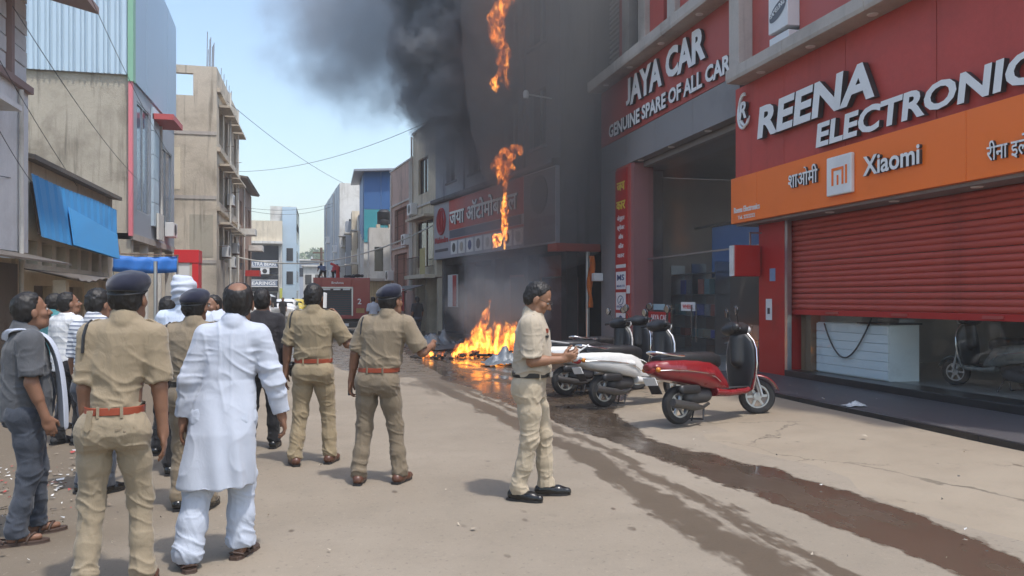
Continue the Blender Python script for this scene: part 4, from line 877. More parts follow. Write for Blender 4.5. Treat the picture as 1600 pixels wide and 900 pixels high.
# hanging boards and clutter along the concrete building
for i in range(9):
    p0 = at(322 + i * 7, 37 + i * 1.6); z = 1.5 + (i * 1.3) % 1.6; o = MB(); a = .3 * math.sin(i * 2.3)
    o.M = Matrix.Translation((p0.x, p0.y, z)) @ Matrix.Rotation(a, 4, 'Y'); o.box(-.3, .3, -.04, .04, 0, .9 + .3 * (i % 3))
    c = [(.5, .5, .48), (.16, .15, .15), (.4, .38, .33), (.25, .1, .09), (.6, .58, .52)][i % 5]
    o = o.build('shop_hoarding', mat('hoarding', c, .7, 0, .35, 5), None)
    tag(o, ['pale', 'dark', 'buff', 'dull red', 'cream'][i % 5] + ' hoarding board hanging out from the ' + ['near shop below the concrete building', 'far shops beyond the concrete building'][i // 5], 'hoarding', 'hoardings over the left shops')
# ------------------------------------------------------------------ overhead wires
def wire(a, b, sag, r, label, mt='wire', n=24, name='overhead_wire', cat='wire'):
    a, b = Vector(a), Vector(b); P = [a.lerp(b, i / n) - Vector((0, 0, sag * 4 * (i / n) * (1 - i / n))) for i in range(n + 1)]
    return tag(MB().tube(P, r, 6).build(name, M[mt], None, True), label, cat)
def pix(u, v, d): p = at(u, d); p.z = CAMZ + (467 - v) / 1250 * d; return p
wire(pix(-20, 60, 12), pix(150, 330, 24), .15, 0.007, 'wire slanting down over the pale corner house wall')
wire(pix(-30, 150, 11), pix(62, 300, 18), .1, 0.007, 'lowest slanting wire across the pale corner house wall')
wire(pix(20, 10, 12), pix(215, 280, 26), .2, 0.007, 'wire slanting down across the brown rendered wall')
wire(pix(130, -30, 15), pix(270, 250, 33), .2, 0.007, 'wire crossing the pale sheet wall and glazed front')
wire(pix(0, 275, 15), pix(135, 290, 24), .05, 0.007, 'level wire running just above the blue awning')
wire(pix(300, 110, 36), pix(545, 290, 62), .5, .013, 'wire falling from the concrete roof to the grey block')
wire(pix(370, 268, 46), pix(720, 165, 34), .7, .011, 'wire crossing the sky towards the smoke')
wire(pix(375, 323, 50), pix(520, 318, 62), .35, .013, 'upper of two level wires before the far sky')
wire(pix(375, 326, 50), pix(520, 322, 62), .5, .013, 'lower of two level wires before the far sky')
wire(pix(372, 402, 40), pix(690, 345, 36.5), .95, .035, 'thick pale cable drooping across the street', 'rope', 36, 'drooping_cable', 'cable')
# electric pole far down the street
p0 = pix(502, 467, 78); o = empty('electric_pole', (p0.x, p0.y, 0), 0, 'electric pole with cross arms far down the street', 'pole')
MB().tube([(p0.x, p0.y, 0), (p0.x, p0.y, 6.6)], .12, 8).build('mast', M['rust'], o); MB().bar((p0.x - 1, p0.y, 5.4), (p0.x + 1, p0.y, 5.4), .12).build('cross_arm', M['rust'], o); MB().bar((p0.x - .8, p0.y, 6.1), (p0.x + .8, p0.y, 6.1), .12).build('cross_arm', M['rust'], o)
for dx in (-.9, 0, .9): MB().lathe([(0, 5.46), (.1, 5.5), (.07, 5.7), (0, 5.72)], (p0.x + dx, p0.y, 0), 'Z', 8).build('insulator', M['white'], o)

# ------------------------------------------------------------------ roof tanks, pipes and boxes that clutter the fronts
def tank(label, x, y, z, r=.55, h=1.1, mt='tank'):
    o = empty('water_tank', (x, y, z), 0, label, 'water tank', 'roof water tanks')
    MB().lathe([(0, z + .25), (r * .98, z + .25), (r, z + .35), (r, z + .5), (r * .96, z + .53), (r, z + .56), (r, z + .25 + h * .8), (r * .7, z + .25 + h * .95), (.2, z + .25 + h), (0, z + .25 + h)], (x, y, 0), 'Z', 20).build('barrel', M[mt], o, True)
    for dx in (-.35, .35): LBox('stand', M['concrete'], o, x + dx - .1, x + dx + .1, y - .4, y + .4, z, z + .248)
tank('black water tank on the pink house roof', 5.6, 43.2, 8.58); tank('white water tank on the end building roof', -7.6, 80, 7.6, .6, 1.2, 'white'); tank('black water tank on the white balcony house roof', 3.4, 47.4, 5.69, .4, .9); tank('black water tank on the brown brick roof', -7, 52, 8.9, .6, 1.1)
def ac_box(root, F, lx, z, ly=.0):
    c_ = box('cooling_unit', M['white'], root, lx - .4, lx + .4, ly + .02, ly + .34, z, z + .55, F, .015); MB(F).lathe([(0, ly + .35), (.2, ly + .35), (.22, ly + .341)], (lx, 0, z + .28), 'Y', 14).build('fan_grille', M['black'], c_)
for root, F, spots in ((pk, PF, ((.7, 4.3), (4.5, 2.6))), (cr, CF, ((3.5, 5.7),)), (gc, GF, ((2.2, 5.2), (6.0, 3.4), (9.5, 6.4))), (br, LFm, ((-33.4, 4.0),)), (eb, Matrix.Translation((-8, 77.9, 0)) @ Matrix.Scale(-1, 4, (0, 1, 0)), ((.6, 6.1), (2.6, 3.9)))):
    for lx, z in spots: ac_box(root, F, lx, z)
for root, F, lx, z0, z1, ly in ((pk, PF, 4.6, .2, 8.4, .07), (gc, GF, 4.0, 2.6, 10, .1), (gc, GF, 11.8, 2.6, 10, .1), (rc, LB, -41.7, .2, 11.8, .27), (rc, LB, -45.4, .2, 11.8, .27), (bk, LB, -50.4, .2, 8.2, .12), (br, LFm, -31.9, 3.8, 8.4, .1), (lw, LFm, -17.9, .2, 5.8, .07)):
    MB(F).tube([(lx, ly, z0), (lx, ly, z1)], .045, 8).build('drain_pipe', M['offwhite'], root, True)
for F, root, x0, x1, z in ((CF, cr, .2, 3.9, 6.0), (PF, pk, .2, 4.9, 4.25), (PF, pk, .2, 4.9, 6.6)):
    box('string_course', M['offwhite'], root, x0, x1, .003, .07, z, z + .09, F)
for i, (x0, x1, z0, z1) in enumerate(((1.2, 4.0, 1.9, 4.0), (1.2, 4.0, 4.5, 6.4))):
    mb = MB(PF)
    for x in np.linspace(x0, x1, 12): mb.bar((x, -.02, z0), (x, -.02, z1), .02)
    for z in np.linspace(z0 + .3, z1 - .3, 3): mb.bar((x0, -.02, z), (x1, -.02, z), .02)
    mb.build('window_grille', M['rust'], pk)
# ------------------------------------------------------------------ distance-field modelling (people, scooters)
def vec(*a): return np.array(a, float)
class Field:
    def __init__(s, lo, hi, h):
        s.h = h; s.lo = np.array(lo, float) - 3 * h; n = np.ceil((np.array(hi, float) + 3 * h - s.lo) / h).astype(int) + 1
        s.ax = [s.lo[i] + h * np.arange(n[i]) for i in range(3)]; s.F = np.full(n, 1.0, np.float32)
    def sl(s, lo, hi):
        i0 = [max(0, int((lo[i] - s.lo[i]) / s.h)) for i in range(3)]; i1 = [min(s.F.shape[i], int((hi[i] - s.lo[i]) / s.h) + 2) for i in range(3)]
        if any(a >= b for a, b in zip(i0, i1)): return None, None
        q = tuple(slice(a, b) for a, b in zip(i0, i1))
        x, y, z = (s.ax[i][q[i]] for i in range(3))
        return q, (x[:, None, None], y[None, :, None], z[None, None, :])
    def put(s, q, d, k, op='u'):
        f = s.F[q]
        if op == 'u':
            if k <= 0: s.F[q] = np.minimum(f, d)
            else:
                t = np.clip(.5 + .5 * (f - d) / k, 0, 1); s.F[q] = f + (d - f) * t - k * t * (1 - t)
        else:                                             # subtract
            d = -d
            if k <= 0: s.F[q] = np.maximum(f, d)
            else:
                t = np.clip(.5 - .5 * (f - d) / k, 0, 1); s.F[q] = f + (d - f) * t + k * t * (1 - t)
    def cone(s, a, b, ra, rb=None, k=0., op='u', sq=None):
        a, b = np.array(a, float), np.array(b, float); rb = ra if rb is None else rb; m = max(ra, rb) * 1.6 + k + 2 * s.h
        q, P = s.sl(np.minimum(a, b) - m, np.maximum(a, b) + m)
        if q is None: return s
        ba = b - a; L2 = max(ba @ ba, 1e-9); pa = [P[i] - a[i] for i in range(3)]
        t = np.clip((pa[0] * ba[0] + pa[1] * ba[1] + pa[2] * ba[2]) / L2, 0, 1)
        e = [pa[i] - t * ba[i] for i in range(3)]
        if sq is not None: e = [e[i] / sq[i] for i in range(3)]
        s.put(q, np.sqrt(e[0] ** 2 + e[1] ** 2 + e[2] ** 2) - (ra + (rb - ra) * t), k, op); return s
    def chain(s, pts, rs, k=.01, op='u', sq=None):
        for i in range(len(pts) - 1): s.cone(pts[i], pts[i + 1], rs[i], rs[i + 1], k, op, sq)
        return s
    def ell(s, c, r, k=0., Rm=None, op='u'):
        c, r = np.array(c, float), np.array(r, float); m = max(r) + k + 2 * s.h
        q, P = s.sl(c - m, c + m)
        if q is None: return s
        p = [P[i] - c[i] for i in range(3)]
        if Rm is not None: p = [Rm[0][i] * p[0] + Rm[1][i] * p[1] + Rm[2][i] * p[2] for i in range(3)]     # into the ellipsoid's axes (columns of Rm)
        n = np.sqrt((p[0] / r[0]) ** 2 + (p[1] / r[1]) ** 2 + (p[2] / r[2]) ** 2); g = np.sqrt((p[0] / r[0] ** 2) ** 2 + (p[1] / r[1] ** 2) ** 2 + (p[2] / r[2] ** 2) ** 2) + 1e-6
        s.put(q, n * (n - 1) / g, k, op); return s
    def loft(s, rings, k=0., p=2.3, op='u', ax=2):
        """rings: (height, c1, c2, r1, r2) along axis ax, superelliptic"""
        A = np.array(sorted(rings), float); o = [i for i in range(3) if i != ax]; lo = [0] * 3; hi = [0] * 3; m = k + 3 * s.h
        lo[ax], hi[ax] = A[0, 0] - m, A[-1, 0] + m
        for j, i in enumerate(o): lo[i], hi[i] = (A[:, 1 + j] - A[:, 3 + j]).min() - m, (A[:, 1 + j] + A[:, 3 + j]).max() + m
        q, P = s.sl(lo, hi)
        if q is None: return s
        z = P[ax]; g = [np.interp(z, A[:, 0], A[:, j]) for j in range(1, 5)]
        u, v = np.abs(P[o[0]] - g[0]) / g[2], np.abs(P[o[1]] - g[1]) / g[3]
        d = ((u ** p + v ** p) ** (1 / p) - 1) * np.minimum(g[2], g[3])
        d = np.maximum(d, np.maximum(A[0, 0] - z, z - A[-1, 0])); s.put(q, d, k, op); return s
    def cut(s, pt, nrm, lo=None, hi=None, k=0.):
        """remove everything on the side the normal points to (inside an optional box)"""
        pt, n = np.array(pt, float), np.array(nrm, float); n = n / np.linalg.norm(n)
        q, P = s.sl(lo if lo is not None else s.lo, hi if hi is not None else [a[-1] for a in s.ax])
        d = (P[0] - pt[0]) * n[0] + (P[1] - pt[1]) * n[1] + (P[2] - pt[2]) * n[2]
        s.put(q, -d, k, 's'); return s
    def sleeve(s, pts, rs, inner, k):
        """open ended sleeve along a polyline, cut square and hollowed at its end"""
        pts = [np.array(p, float) for p in pts]; m = max(rs) + k + 2 * s.h; q, P = s.sl(np.min(pts, 0) - m, np.max(pts, 0) + m)
        if q is None: return s
        D = None
        def cap(a, b, ra, rb):
            ba = b - a; pa = [P[i] - a[i] for i in range(3)]; t = np.clip((pa[0] * ba[0] + pa[1] * ba[1] + pa[2] * ba[2]) / (ba @ ba), 0, 1); return np.sqrt(sum((pa[i] - t * ba[i]) ** 2 for i in range(3))) - (ra + (rb - ra) * t)
        for i in range(len(pts) - 1):
            d = cap(pts[i], pts[i + 1], rs[i], rs[i + 1])
            if D is None: D = d
            else: t = np.clip(.5 + .5 * (D - d) / .025, 0, 1); D = D + (d - D) * t - .025 * t * (1 - t)
        e, n = pts[-1], unit(pts[-1] - pts[-2]); D = np.maximum(D, sum((P[i] - e[i]) * n[i] for i in range(3))); D = np.maximum(D, -cap(e - n * .03, e + n * .06, inner, inner))
        s.put(q, D, k); return s
    def mesh(s):
        F = s.F; h = s.h; I = F < 0; nx, ny, nz = F.shape
        c = np.zeros((nx - 1, ny - 1, nz - 1), np.uint8)
        for a in (0, 1):
            for b in (0, 1):
                for d in (0, 1): c += I[a:nx - 1 + a, b:ny - 1 + b, d:nz - 1 + d]
        act = np.argwhere((c > 0) & (c < 8)); ids = np.full(c.shape, -1, np.int32); ids[tuple(act.T)] = np.arange(len(act))
        S = np.zeros((len(act), 3)); n = np.zeros(len(act))
        cor = {(a, b, d): F[act[:, 0] + a, act[:, 1] + b, act[:, 2] + d] for a in (0, 1) for b in (0, 1) for d in (0, 1)}
        for ax in range(3):
            for b in (0, 1):
                for d in (0, 1):
                    p0 = [b, d]; p0.insert(ax, 0); p1 = list(p0); p1[ax] = 1; f0, f1 = cor[tuple(p0)], cor[tuple(p1)]; m = (f0 < 0) != (f1 < 0)
                    t = np.where(m, f0 / np.where(m, f0 - f1, 1), 0)
                    e = np.repeat(np.array(p0, float)[None], len(act), 0); e[:, ax] += t; S[m] += e[m]; n[m] += 1
        V = s.lo + (act + S / n[:, None]) * h
        Q = []
        for ax in range(3):
            a0 = [slice(None)] * 3; a1 = [slice(None)] * 3; a0[ax] = slice(0, -1); a1[ax] = slice(1, None)
            A, B = I[tuple(a0)], I[tuple(a1)]; ch = np.argwhere(A != B); o1, o2 = [(1, 2), (2, 0), (0, 1)][ax]
            ch = ch[(ch[:, o1] > 0) & (ch[:, o2] > 0) & (ch[:, o1] < F.shape[o1] - 1) & (ch[:, o2] < F.shape[o2] - 1)]
            fl = A[tuple(ch.T)]
            def cell(d1, d2):
                q = ch.copy(); q[:, o1] -= d1; q[:, o2] -= d2; return ids[tuple(q.T)]
            q = np.stack([cell(1, 1), cell(0, 1), cell(0, 0), cell(1, 0)], 1); q[~fl] = q[~fl][:, ::-1]; Q.append(q)
        Q = np.concatenate(Q); return V, Q[(Q >= 0).all(1)]
def vnormals(V, Q):
    n = np.cross(V[Q[:, 2]] - V[Q[:, 0]], V[Q[:, 3]] - V[Q[:, 1]]); N_ = np.zeros_like(V)
    for i in range(4): np.add.at(N_, Q[:, i], n)
    return N_ / (np.linalg.norm(N_, axis=1)[:, None] + 1e-12)
_lat = np.random.default_rng(11).random((32, 32, 32)) * 2 - 1
def vnoise(P):
    i = np.floor(P).astype(int); f = P - i; f = f * f * (3 - 2 * f); r = 0
    for a in (0, 1):
        for b in (0, 1):
            for c in (0, 1):
                w = (f[:, 0] if a else 1 - f[:, 0]) * (f[:, 1] if b else 1 - f[:, 1]) * (f[:, 2] if c else 1 - f[:, 2])
                r = r + w * _lat[(i[:, 0] + a) % 32, (i[:, 1] + b) % 32, (i[:, 2] + c) % 32]
    return r
def sdf_obj(name, fld, mt, parent, disp=None, smooth=0):
    V, Q = fld.mesh()
    if not len(V): return None
    for _ in range(smooth):
        S = np.zeros_like(V); c = np.zeros(len(V))
        for i in range(4):
            np.add.at(S, Q[:, i], V[Q[:, (i + 1) % 4]]); np.add.at(c, Q[:, i], 1)
        V = V * .5 + .5 * S / np.maximum(c, 1)[:, None]
    if disp is not None: V = V + vnormals(V, Q) * disp(V)[:, None]
    o = bpy.data.objects.new(name, mesh_np(name, V, Q, mt, True)); link(o, parent); WM[o] = WM.get(parent, Matrix()); return o

# ------------------------------------------------------------------ cloth, skin, hair
def cloth(name, c, var=.08, weave=260, rough=.85, fold=.6, sheen=.15, stripe=None):
    m, t, b = nt(name); tc = N(t, 'TexCoord').outputs['Object']
    n1 = noise(t, tc, 6, 5, .6); n2 = noise(t, tc, 1.6, 3, .5)
    cc = mixc(t, n1, tuple(x * (1 - var) for x in c), tuple(min(1, x * (1 + var)) for x in c)); cc = mixc(t, ramp(t, n2, .45, .7, 0, .25), cc, tuple(x * .82 for x in c))
    if stripe:
        wv = N(t, 'TexWave', wave_type='BANDS', bands_direction='Z', i_Scale=stripe[1], i_Distortion=.4); L(t, tc, wv.inputs[0]); cc = mixc(t, ramp(t, wv.outputs[1], .68, .78), cc, stripe[0])
    L(t, cc, b.inputs['Base Color']); b.inputs['Roughness'].default_value = rough; b.inputs['Specular IOR Level'].default_value = .25; b.inputs['Sheen Weight'].default_value = sheen
    bn = N(t, 'Bump', i_Strength=fold, i_Distance=.012); rg_ = N(t, 'TexNoise', noise_type='RIDGED_MULTIFRACTAL', i_Scale=7., i_Detail=2., i_Distortion=.5); L(t, scaled(t, tc, (1, 1, .8)), rg_.inputs['Vector']); h = math_(t, 'ADD', math_(t, 'ADD', noise(t, scaled(t, tc, (1, 1, .7)), 16, 3, .55, .8), math_(t, 'MULTIPLY', rg_.outputs[0], .45)), math_(t, 'MULTIPLY', noise(t, tc, weave, 2, .5), .08)); L(t, h, bn.inputs['Height']); L(t, bn.outputs[0], b.inputs['Normal'])
    return m
def skin_mat(name, c):
    m, t, b = nt(name); tc = N(t, 'TexCoord').outputs['Object']
    cc = mixc(t, noise(t, tc, 18, 5, .6), tuple(x * .85 for x in c), tuple(x * 1.12 for x in c)); L(t, cc, b.inputs['Base Color'])
    b.inputs['Roughness'].default_value = .52; b.inputs['Specular IOR Level'].default_value = .35; b.inputs['Subsurface Weight'].default_value = .0
    bn = N(t, 'Bump', i_Strength=.12, i_Distance=.004); L(t, noise(t, tc, 160, 3, .6), bn.inputs['Height']); L(t, bn.outputs[0], b.inputs['Normal']); return m
SK = [skin_mat('skin_brown', (.26, .135, .08)), skin_mat('skin_deep', (.215, .11, .068)), skin_mat('skin_tan', (.34, .19, .12))]
def hair_mat(name, c):
    m, t, b = nt(name); tc = N(t, 'TexCoord').outputs['Object']; n1 = noise(t, scaled(t, tc, (1, 1, .3)), 120, 3, .6)
    L(t, mixc(t, n1, tuple(x * .5 for x in c), tuple(x * 1.7 for x in c)), b.inputs['Base Color']); b.inputs['Roughness'].default_value = .5; b.inputs['Specular IOR Level'].default_value = .35
    bn = N(t, 'Bump', i_Strength=.3, i_Distance=.004); L(t, n1, bn.inputs['Height']); L(t, bn.outputs[0], b.inputs['Normal']); return m
HAIR = hair_mat('hair_black', (.014, .012, .011)); HAIRG = hair_mat('hair_greying', (.035, .032, .03))
KHAKI = cloth('khaki_cloth', srgb(140, 126, 104)); KHAKI2 = cloth('khaki_drill', srgb(140, 127, 106)); KHAKI3 = cloth('khaki_faded', srgb(168, 156, 138)); KHAKID = cloth('khaki_dull', srgb(128, 115, 96)); KHAKID2 = cloth('khaki_dull_drill', srgb(116, 104, 87))
KHAKIY = cloth('khaki_mustard', srgb(134, 120, 96)); KHAKIY2 = cloth('khaki_mustard_drill', srgb(146, 131, 105))
WHITEC = cloth('white_cotton', (.44, .475, .55), .03, fold=.25); WHITEP = cloth('white_pyjama', (.43, .47, .55), .03); NAVY = cloth('navy_felt', (.012, .014, .03), .2, 300, .9, .15, .3)
GREYC = cloth('grey_shirting', (.075, .078, .085)); DENIM = cloth('slate_trouser', (.05, .058, .075)); BLACKC = cloth('black_cloth', (.012, .012, .014)); DARKC = cloth('dark_shirt', (.022, .02, .023))
REDBELT = mat('belt_red_leather', (.26, .05, .022), .42, 0, .15, 10); BLACKBELT = mat('belt_black_leather', (.012, .012, .012), .35, 0, .1, 10)
BROWNSHOE = mat('shoe_brown', (.1, .042, .026), .38, 0, .2, 12); BLACKSHOE = mat('shoe_black', (.01, .01, .01), .22, 0, .2, 12); SANDAL = mat('sandal_brown', (.06, .035, .025), .6)

def unit(v): v = np.array(v, float); return v / np.linalg.norm(v)
def rotz(a): return np.array([[math.cos(a), -math.sin(a), 0], [math.sin(a), math.cos(a), 0], [0, 0, 1]])
def rotx(a): return np.array([[1, 0, 0], [0, math.cos(a), -math.sin(a)], [0, math.sin(a), math.cos(a)]])
def roty(a): return np.array([[math.cos(a), 0, math.sin(a)], [0, 1, 0], [-math.sin(a), 0, math.cos(a)]])
def ik(a, b, l1, l2, fwd):
    d = b - a; D = min(np.linalg.norm(d), (l1 + l2) * .999); u = d / np.linalg.norm(d); x = (l1 * l1 - l2 * l2 + D * D) / (2 * D); y = math.sqrt(max(0, l1 * l1 - x * x))
    f = np.array(fwd, float); f = f - u * (f @ u); f /= np.linalg.norm(f); return a + u * x + f * y
def add_hand(f, w, d, n, th, curl, s):
    """w wrist, d pointing direction, n palm normal, th thumb side; fingers curl towards n"""
    d, n, th = unit(d), unit(n), unit(th)
    pc = w + d * .05 * s; Rm = np.stack([th, d, n], 1)
    f.cone(w - d * .02 * s, w + d * .02 * s, .026 * s, .028 * s, .012); f.ell(pc, (.041 * s, .056 * s, .017 * s), .012, Rm)
    for i, (o, l) in enumerate(((.029, .074), (.010, .082), (-.009, .076), (-.027, .06))):
        p = w + d * (.092 - .006 * abs(i - 1)) * s + th * o * s; a = curl[i] if isinstance(curl, (list, tuple)) else curl; q = p; r = .0092 * s
        for j, fr in enumerate((.45, .32, .23)):
            ang = a * (j + .55); dd = d * math.cos(ang) + n * math.sin(ang); e = q + dd * l * fr * s; f.cone(q - d * (.012 * s if j == 0 else 0), e, r, r * .9, .003); q = e; r *= .9
    b = w + d * .025 * s + th * .03 * s; m = b + (th * .6 + d * .75 + n * .25) * .042 * s; e = m + (d * .9 + th * .1 + n * .35) * .036 * s
    f.cone(b, m, .014 * s, .0115 * s, .01); f.cone(m, e, .0115 * s, .009 * s, .003)
PEOPLE = {}
def person(label, loc, heading, H=1.72, skin=0, top=None, legs=None, pose={}, hat=None, hair=HAIR, bald=False, belt=None, shoes=('shoe', BROWNSHOE), kurta=False, sleeve=.9, tuck=True,
           head=(0, 0), h=.0085, belly=0., shoulders=1., group=None, extras=None, collar=True, waist=1., face=True, moustache=False, seed=0, build=1., straps=None, cord=True, legr=1.):
    """heading: degrees anticlockwise from +Y (facing away from the camera along the street)"""
    s = H / 1.72; R0 = np.random.default_rng(seed + 5)
    root = empty('person', (loc[0], loc[1], loc[2] if len(loc) > 2 else .006), R(heading), label, 'person', group)
    WM[root] = Matrix()                                   # children carry local coordinates
    P = dict(lf=(-.11, 0.0), rf=(.11, 0.0), lyaw=8, ryaw=-8, sway=0., lean=0., la=None, ra=None); P.update(pose)
    lean = P['lean']; z = lambda v: v * s
    pel = vec(P['sway'], 0, z(.925)); nb = vec(P.get('side', P['sway'] * .5), lean, z(1.46)); hd = nb + vec(P.get('side', 0) * .25, .035 + lean * .2, .122) * s
    def T(zz): t = (z(zz) - pel[2]) / (nb[2] - pel[2]); return pel * (1 - t) + nb * t       # spine point at height
    legsJ = []
    for sd, (fx, fy) in ((-1, P['lf']), (1, P['rf'])):
        hip = pel + vec(sd * .088 * s, 0, -.02 * s); fz = (P.get('lfz', 0) if sd < 0 else P.get('rfz', 0)); ank = vec(fx * s, fy * s - .02 * s, z(.085) + fz)
        legsJ.append((hip, ik(hip, ank, .42 * s, .41 * s, (sd * .06, 1, 0)), ank, R(P['lyaw'] if sd < 0 else P['ryaw'])))
    sw = .172 * s * shoulders; arms = []
    for sd, A in ((-1, P['la']), (1, P['ra'])):
        sh = T(1.385) + vec(sd * sw, 0, 0); A = A or dict(u=(sd * .2, -.02, -1), f=(sd * .06, .22, -1))
        el = sh + unit(A['u']) * .285 * s; wr = el + unit(A['f']) * .25 * s; hdn = unit(A.get('h', A['f'])); pn = A.get('n', (-sd, 0, 0)); th = A.get('t', (0, 1, 0))
        arms.append((sh, el, wr, hdn, np.array(pn, float), np.array(th, float), A.get('c', .38)))
    J = [hd + vec(.12, .16, .16), hd - vec(.12, .14, .1)] + [p for l in legsJ for p in l[:3]] + [p for a in arms for p in a[:3]] + [a[2] + a[3] * .2 for a in arms]
    lo = np.min(J, 0) - vec(.16, .2, .0); hi = np.max(J, 0) + vec(.16, .2, .02); lo[2] = -.01 + min(0, 0)
    HR = rotz(R(head[0])) @ rotx(R(head[1])); s0 = s; hp = lambda x, y, zz: hd + HR @ (vec(x, y, zz) * s0 * 1.06)
    # body: head, neck, arms, hands, and the trunk and legs beneath the clothes, one skin
    sk = s * 1.06; f = Field(lo, hi, h)
    f.loft([(z(.9), T(.9)[0], T(.9)[1], .13 * s, .09 * s), (z(1.1), T(1.1)[0], T(1.1)[1], .125 * s, .085 * s), (z(1.3), T(1.3)[0], T(1.3)[1], .145 * s, .095 * s), (z(1.4), T(1.4)[0], T(1.4)[1], .11 * s, .07 * s)], .02)
    f.cone(nb + vec(0, -.005, -.06) * s, hp(0, -.018, -.05), .064 * s * (1 + .1 * (build - 1)), .056 * s, .03)
    f.ell(hp(0, -.012, .035), (.076 * sk, .096 * sk, .09 * sk), .02, HR); f.ell(hp(0, .02, -.035), (.06 * sk, .072 * sk, .082 * sk), .03, HR)
    f.cone(hp(-.03, .035, -.085), hp(.03, .035, -.085), .032 * sk, None, .03); f.cone(hp(0, .068, -.098), hp(0, .07, -.096), .02 * sk, None, .02)
    if face:
        f.cone(hp(0, .088, .008), hp(0, .112, -.028), .008 * sk, .0135 * sk, .012); f.cone(hp(-.017, .094, -.033), hp(.017, .094, -.033), .008 * sk, None, .01)
        f.cone(hp(-.036, .08, .024), hp(.036, .08, .024), .011 * sk, None, .014)
        for sd in (-1, 1): f.ell(hp(sd * .032, .098, .004), (.017 * sk, .012 * sk, .011 * sk), .01, HR, 's'); f.ell(hp(sd * .045, .055, -.025), (.024 * sk, .025 * sk, .022 * sk), .02, HR)
        f.cone(hp(-.02, .086, -.06), hp(.02, .086, -.06), .008 * sk, None, .006); f.cone(hp(-.016, .084, -.071), hp(.016, .084, -.071), .008 * sk, None, .006); f.cone(hp(-.024, .1, -.0655), hp(.024, .1, -.0655), .003 * sk, None, .004, 's')
    for sd in (-1, 1): f.ell(hp(sd * .079, -.008, -.01), (.011 * sk, .021 * sk, .033 * sk), .008, HR)
    for sh, el, wr, hdn, pn, th, cu in arms:
        f.chain([sh, el, wr], [.05 * s * build, .04 * s, .028 * s], .015); f.cone(el, el * .55 + wr * .45, .043 * s * build, .038 * s * build, .01); add_hand(f, wr, hdn, pn - hdn * (pn @ hdn), th - hdn * (th @ hdn), cu, s)
    for hip, kn, ank, yw in legsJ:
        f.chain([hip, kn, ank], [.07 * s, .045 * s, .034 * s], .02); fw = rotz(yw) @ vec(0, 1, 0); g = ank - vec(0, 0, z(.045)); f.cone(g - fw * .02 * s, g + fw * .14 * s, .034 * s, .022 * s, .02)
    f.cut((0, 0, .012), (0, 0, -1)); body = sdf_obj('body', f, SK[skin], root)
    if face and h < .012:
        for sd in (-1, 1):
            e = MB().lathe([(.0001, -.0095), (.0085, -.006), (.0105, 0), (.0085, .006), (.0001, .0095)], hp(sd * .031, .082, .004), 'Z', 10); e.build('eye', EYEW, body, True); e = MB().lathe([(.0001, -.0045), (.0045, 0), (.0001, .0045)], hp(sd * .031 + 0, .0915, .004), 'Z', 8); e.build('iris', HAIR, body, True)
            MB().tube([hp(sd * .014, .0985, .026), hp(sd * .034, .0965, .032), hp(sd * .052, .08, .026)], [.0035, .0048, .003], 6).build('eyebrow', HAIR, body, True)
        if moustache: MB().tube([hp(-.034, .088, -.056), hp(-.014, .101, -.0475), hp(.014, .101, -.0475), hp(.034, .088, -.056)], [.004, .0085, .0085, .004], 7).build('moustache', hair, body, True)
    # hair
    if hair is not None:
        f = Field(hd - .19 * sk, hd + .19 * sk, min(h, .007)); f.ell(hp(0, -.016, .043), (.084 * sk, .101 * sk, .094 * sk), 0, HR); f.ell(hp(0, -.045, -.01), (.077 * sk, .067 * sk, .072 * sk), .03, HR)
        f.cut(hp(0, .068, .05), HR @ vec(0, 1, -.28)); f.cut(hp(0, .0, .0), HR @ vec(0, .8, -.42), k=.012); f.cut(hp(0, 0, -.068), HR @ vec(0, .25, -1), k=.01)
        if bald: f.ell(hp(0, -.045, .125), (.056 * sk, .062 * sk, .06 * sk), .015, HR, 's')
        for sd in (-1, 1): f.ell(hp(sd * .088, .008, -.02), (.022 * sk, .03 * sk, .036 * sk), .008, HR, 's')
        o3 = R0.random(3) * 9
        sdf_obj('hair', f, hair, root, lambda V: .004 * vnoise(V * 40 + o3) + .0035 * vnoise(V * vec(150, 150, 60) + o3), 1)
    if hat == 'beret':
        f = Field(hd - .2 * sk, hd + .22 * sk, min(h, .007)); Rb = HR @ roty(R(-9)) @ rotx(R(8))
        f.ell(hp(.006, -.018, .082), (.099 * sk, .117 * sk, .062 * sk), 0, Rb); f.cone(hp(.05, .02, .1), hp(.078, .0, .088), .03 * sk, None, .03); f.ell(hp(0, -.014, .06), (.087 * sk, .106 * sk, .05 * sk), .03, HR)
        f.cut(hp(0, 0, .032), HR @ vec(0, -.12, -1)); o3 = R0.random(3) * 9
        b_ = sdf_obj('beret', f, NAVY, root, lambda V: .004 * vnoise(V * 22 + o3), 1)
        MB().tube([hp(.0885 * math.cos(a), -.014 + .1065 * math.sin(a), .036 + .01 * math.sin(a)) for a in np.linspace(0, 2 * math.pi, 28)], .0055, 6).build('beret_band', M['black'], b_, True)
    if hat == 'wrap':
        f = Field(hd - .2 * sk, hd + .24 * sk, min(h, .008)); f.ell(hp(0, -.02, .06), (.1 * sk, .118 * sk, .1 * sk), 0, HR); f.cone(hp(-.05, -.03, .13), hp(.045, -.02, .12), .05 * sk, .045 * sk, .03); f.cut(hp(0, 0, .0), HR @ vec(0, .3, -1)); f.ell(hp(0, -.07, .0), (.085 * sk, .06 * sk, .07 * sk), .02, HR)
        sdf_obj('head_wrap', f, WHITEC, root, lambda V: .007 * np.sin(V[:, 2] * 95 + 2.5 * vnoise(V * 9)))
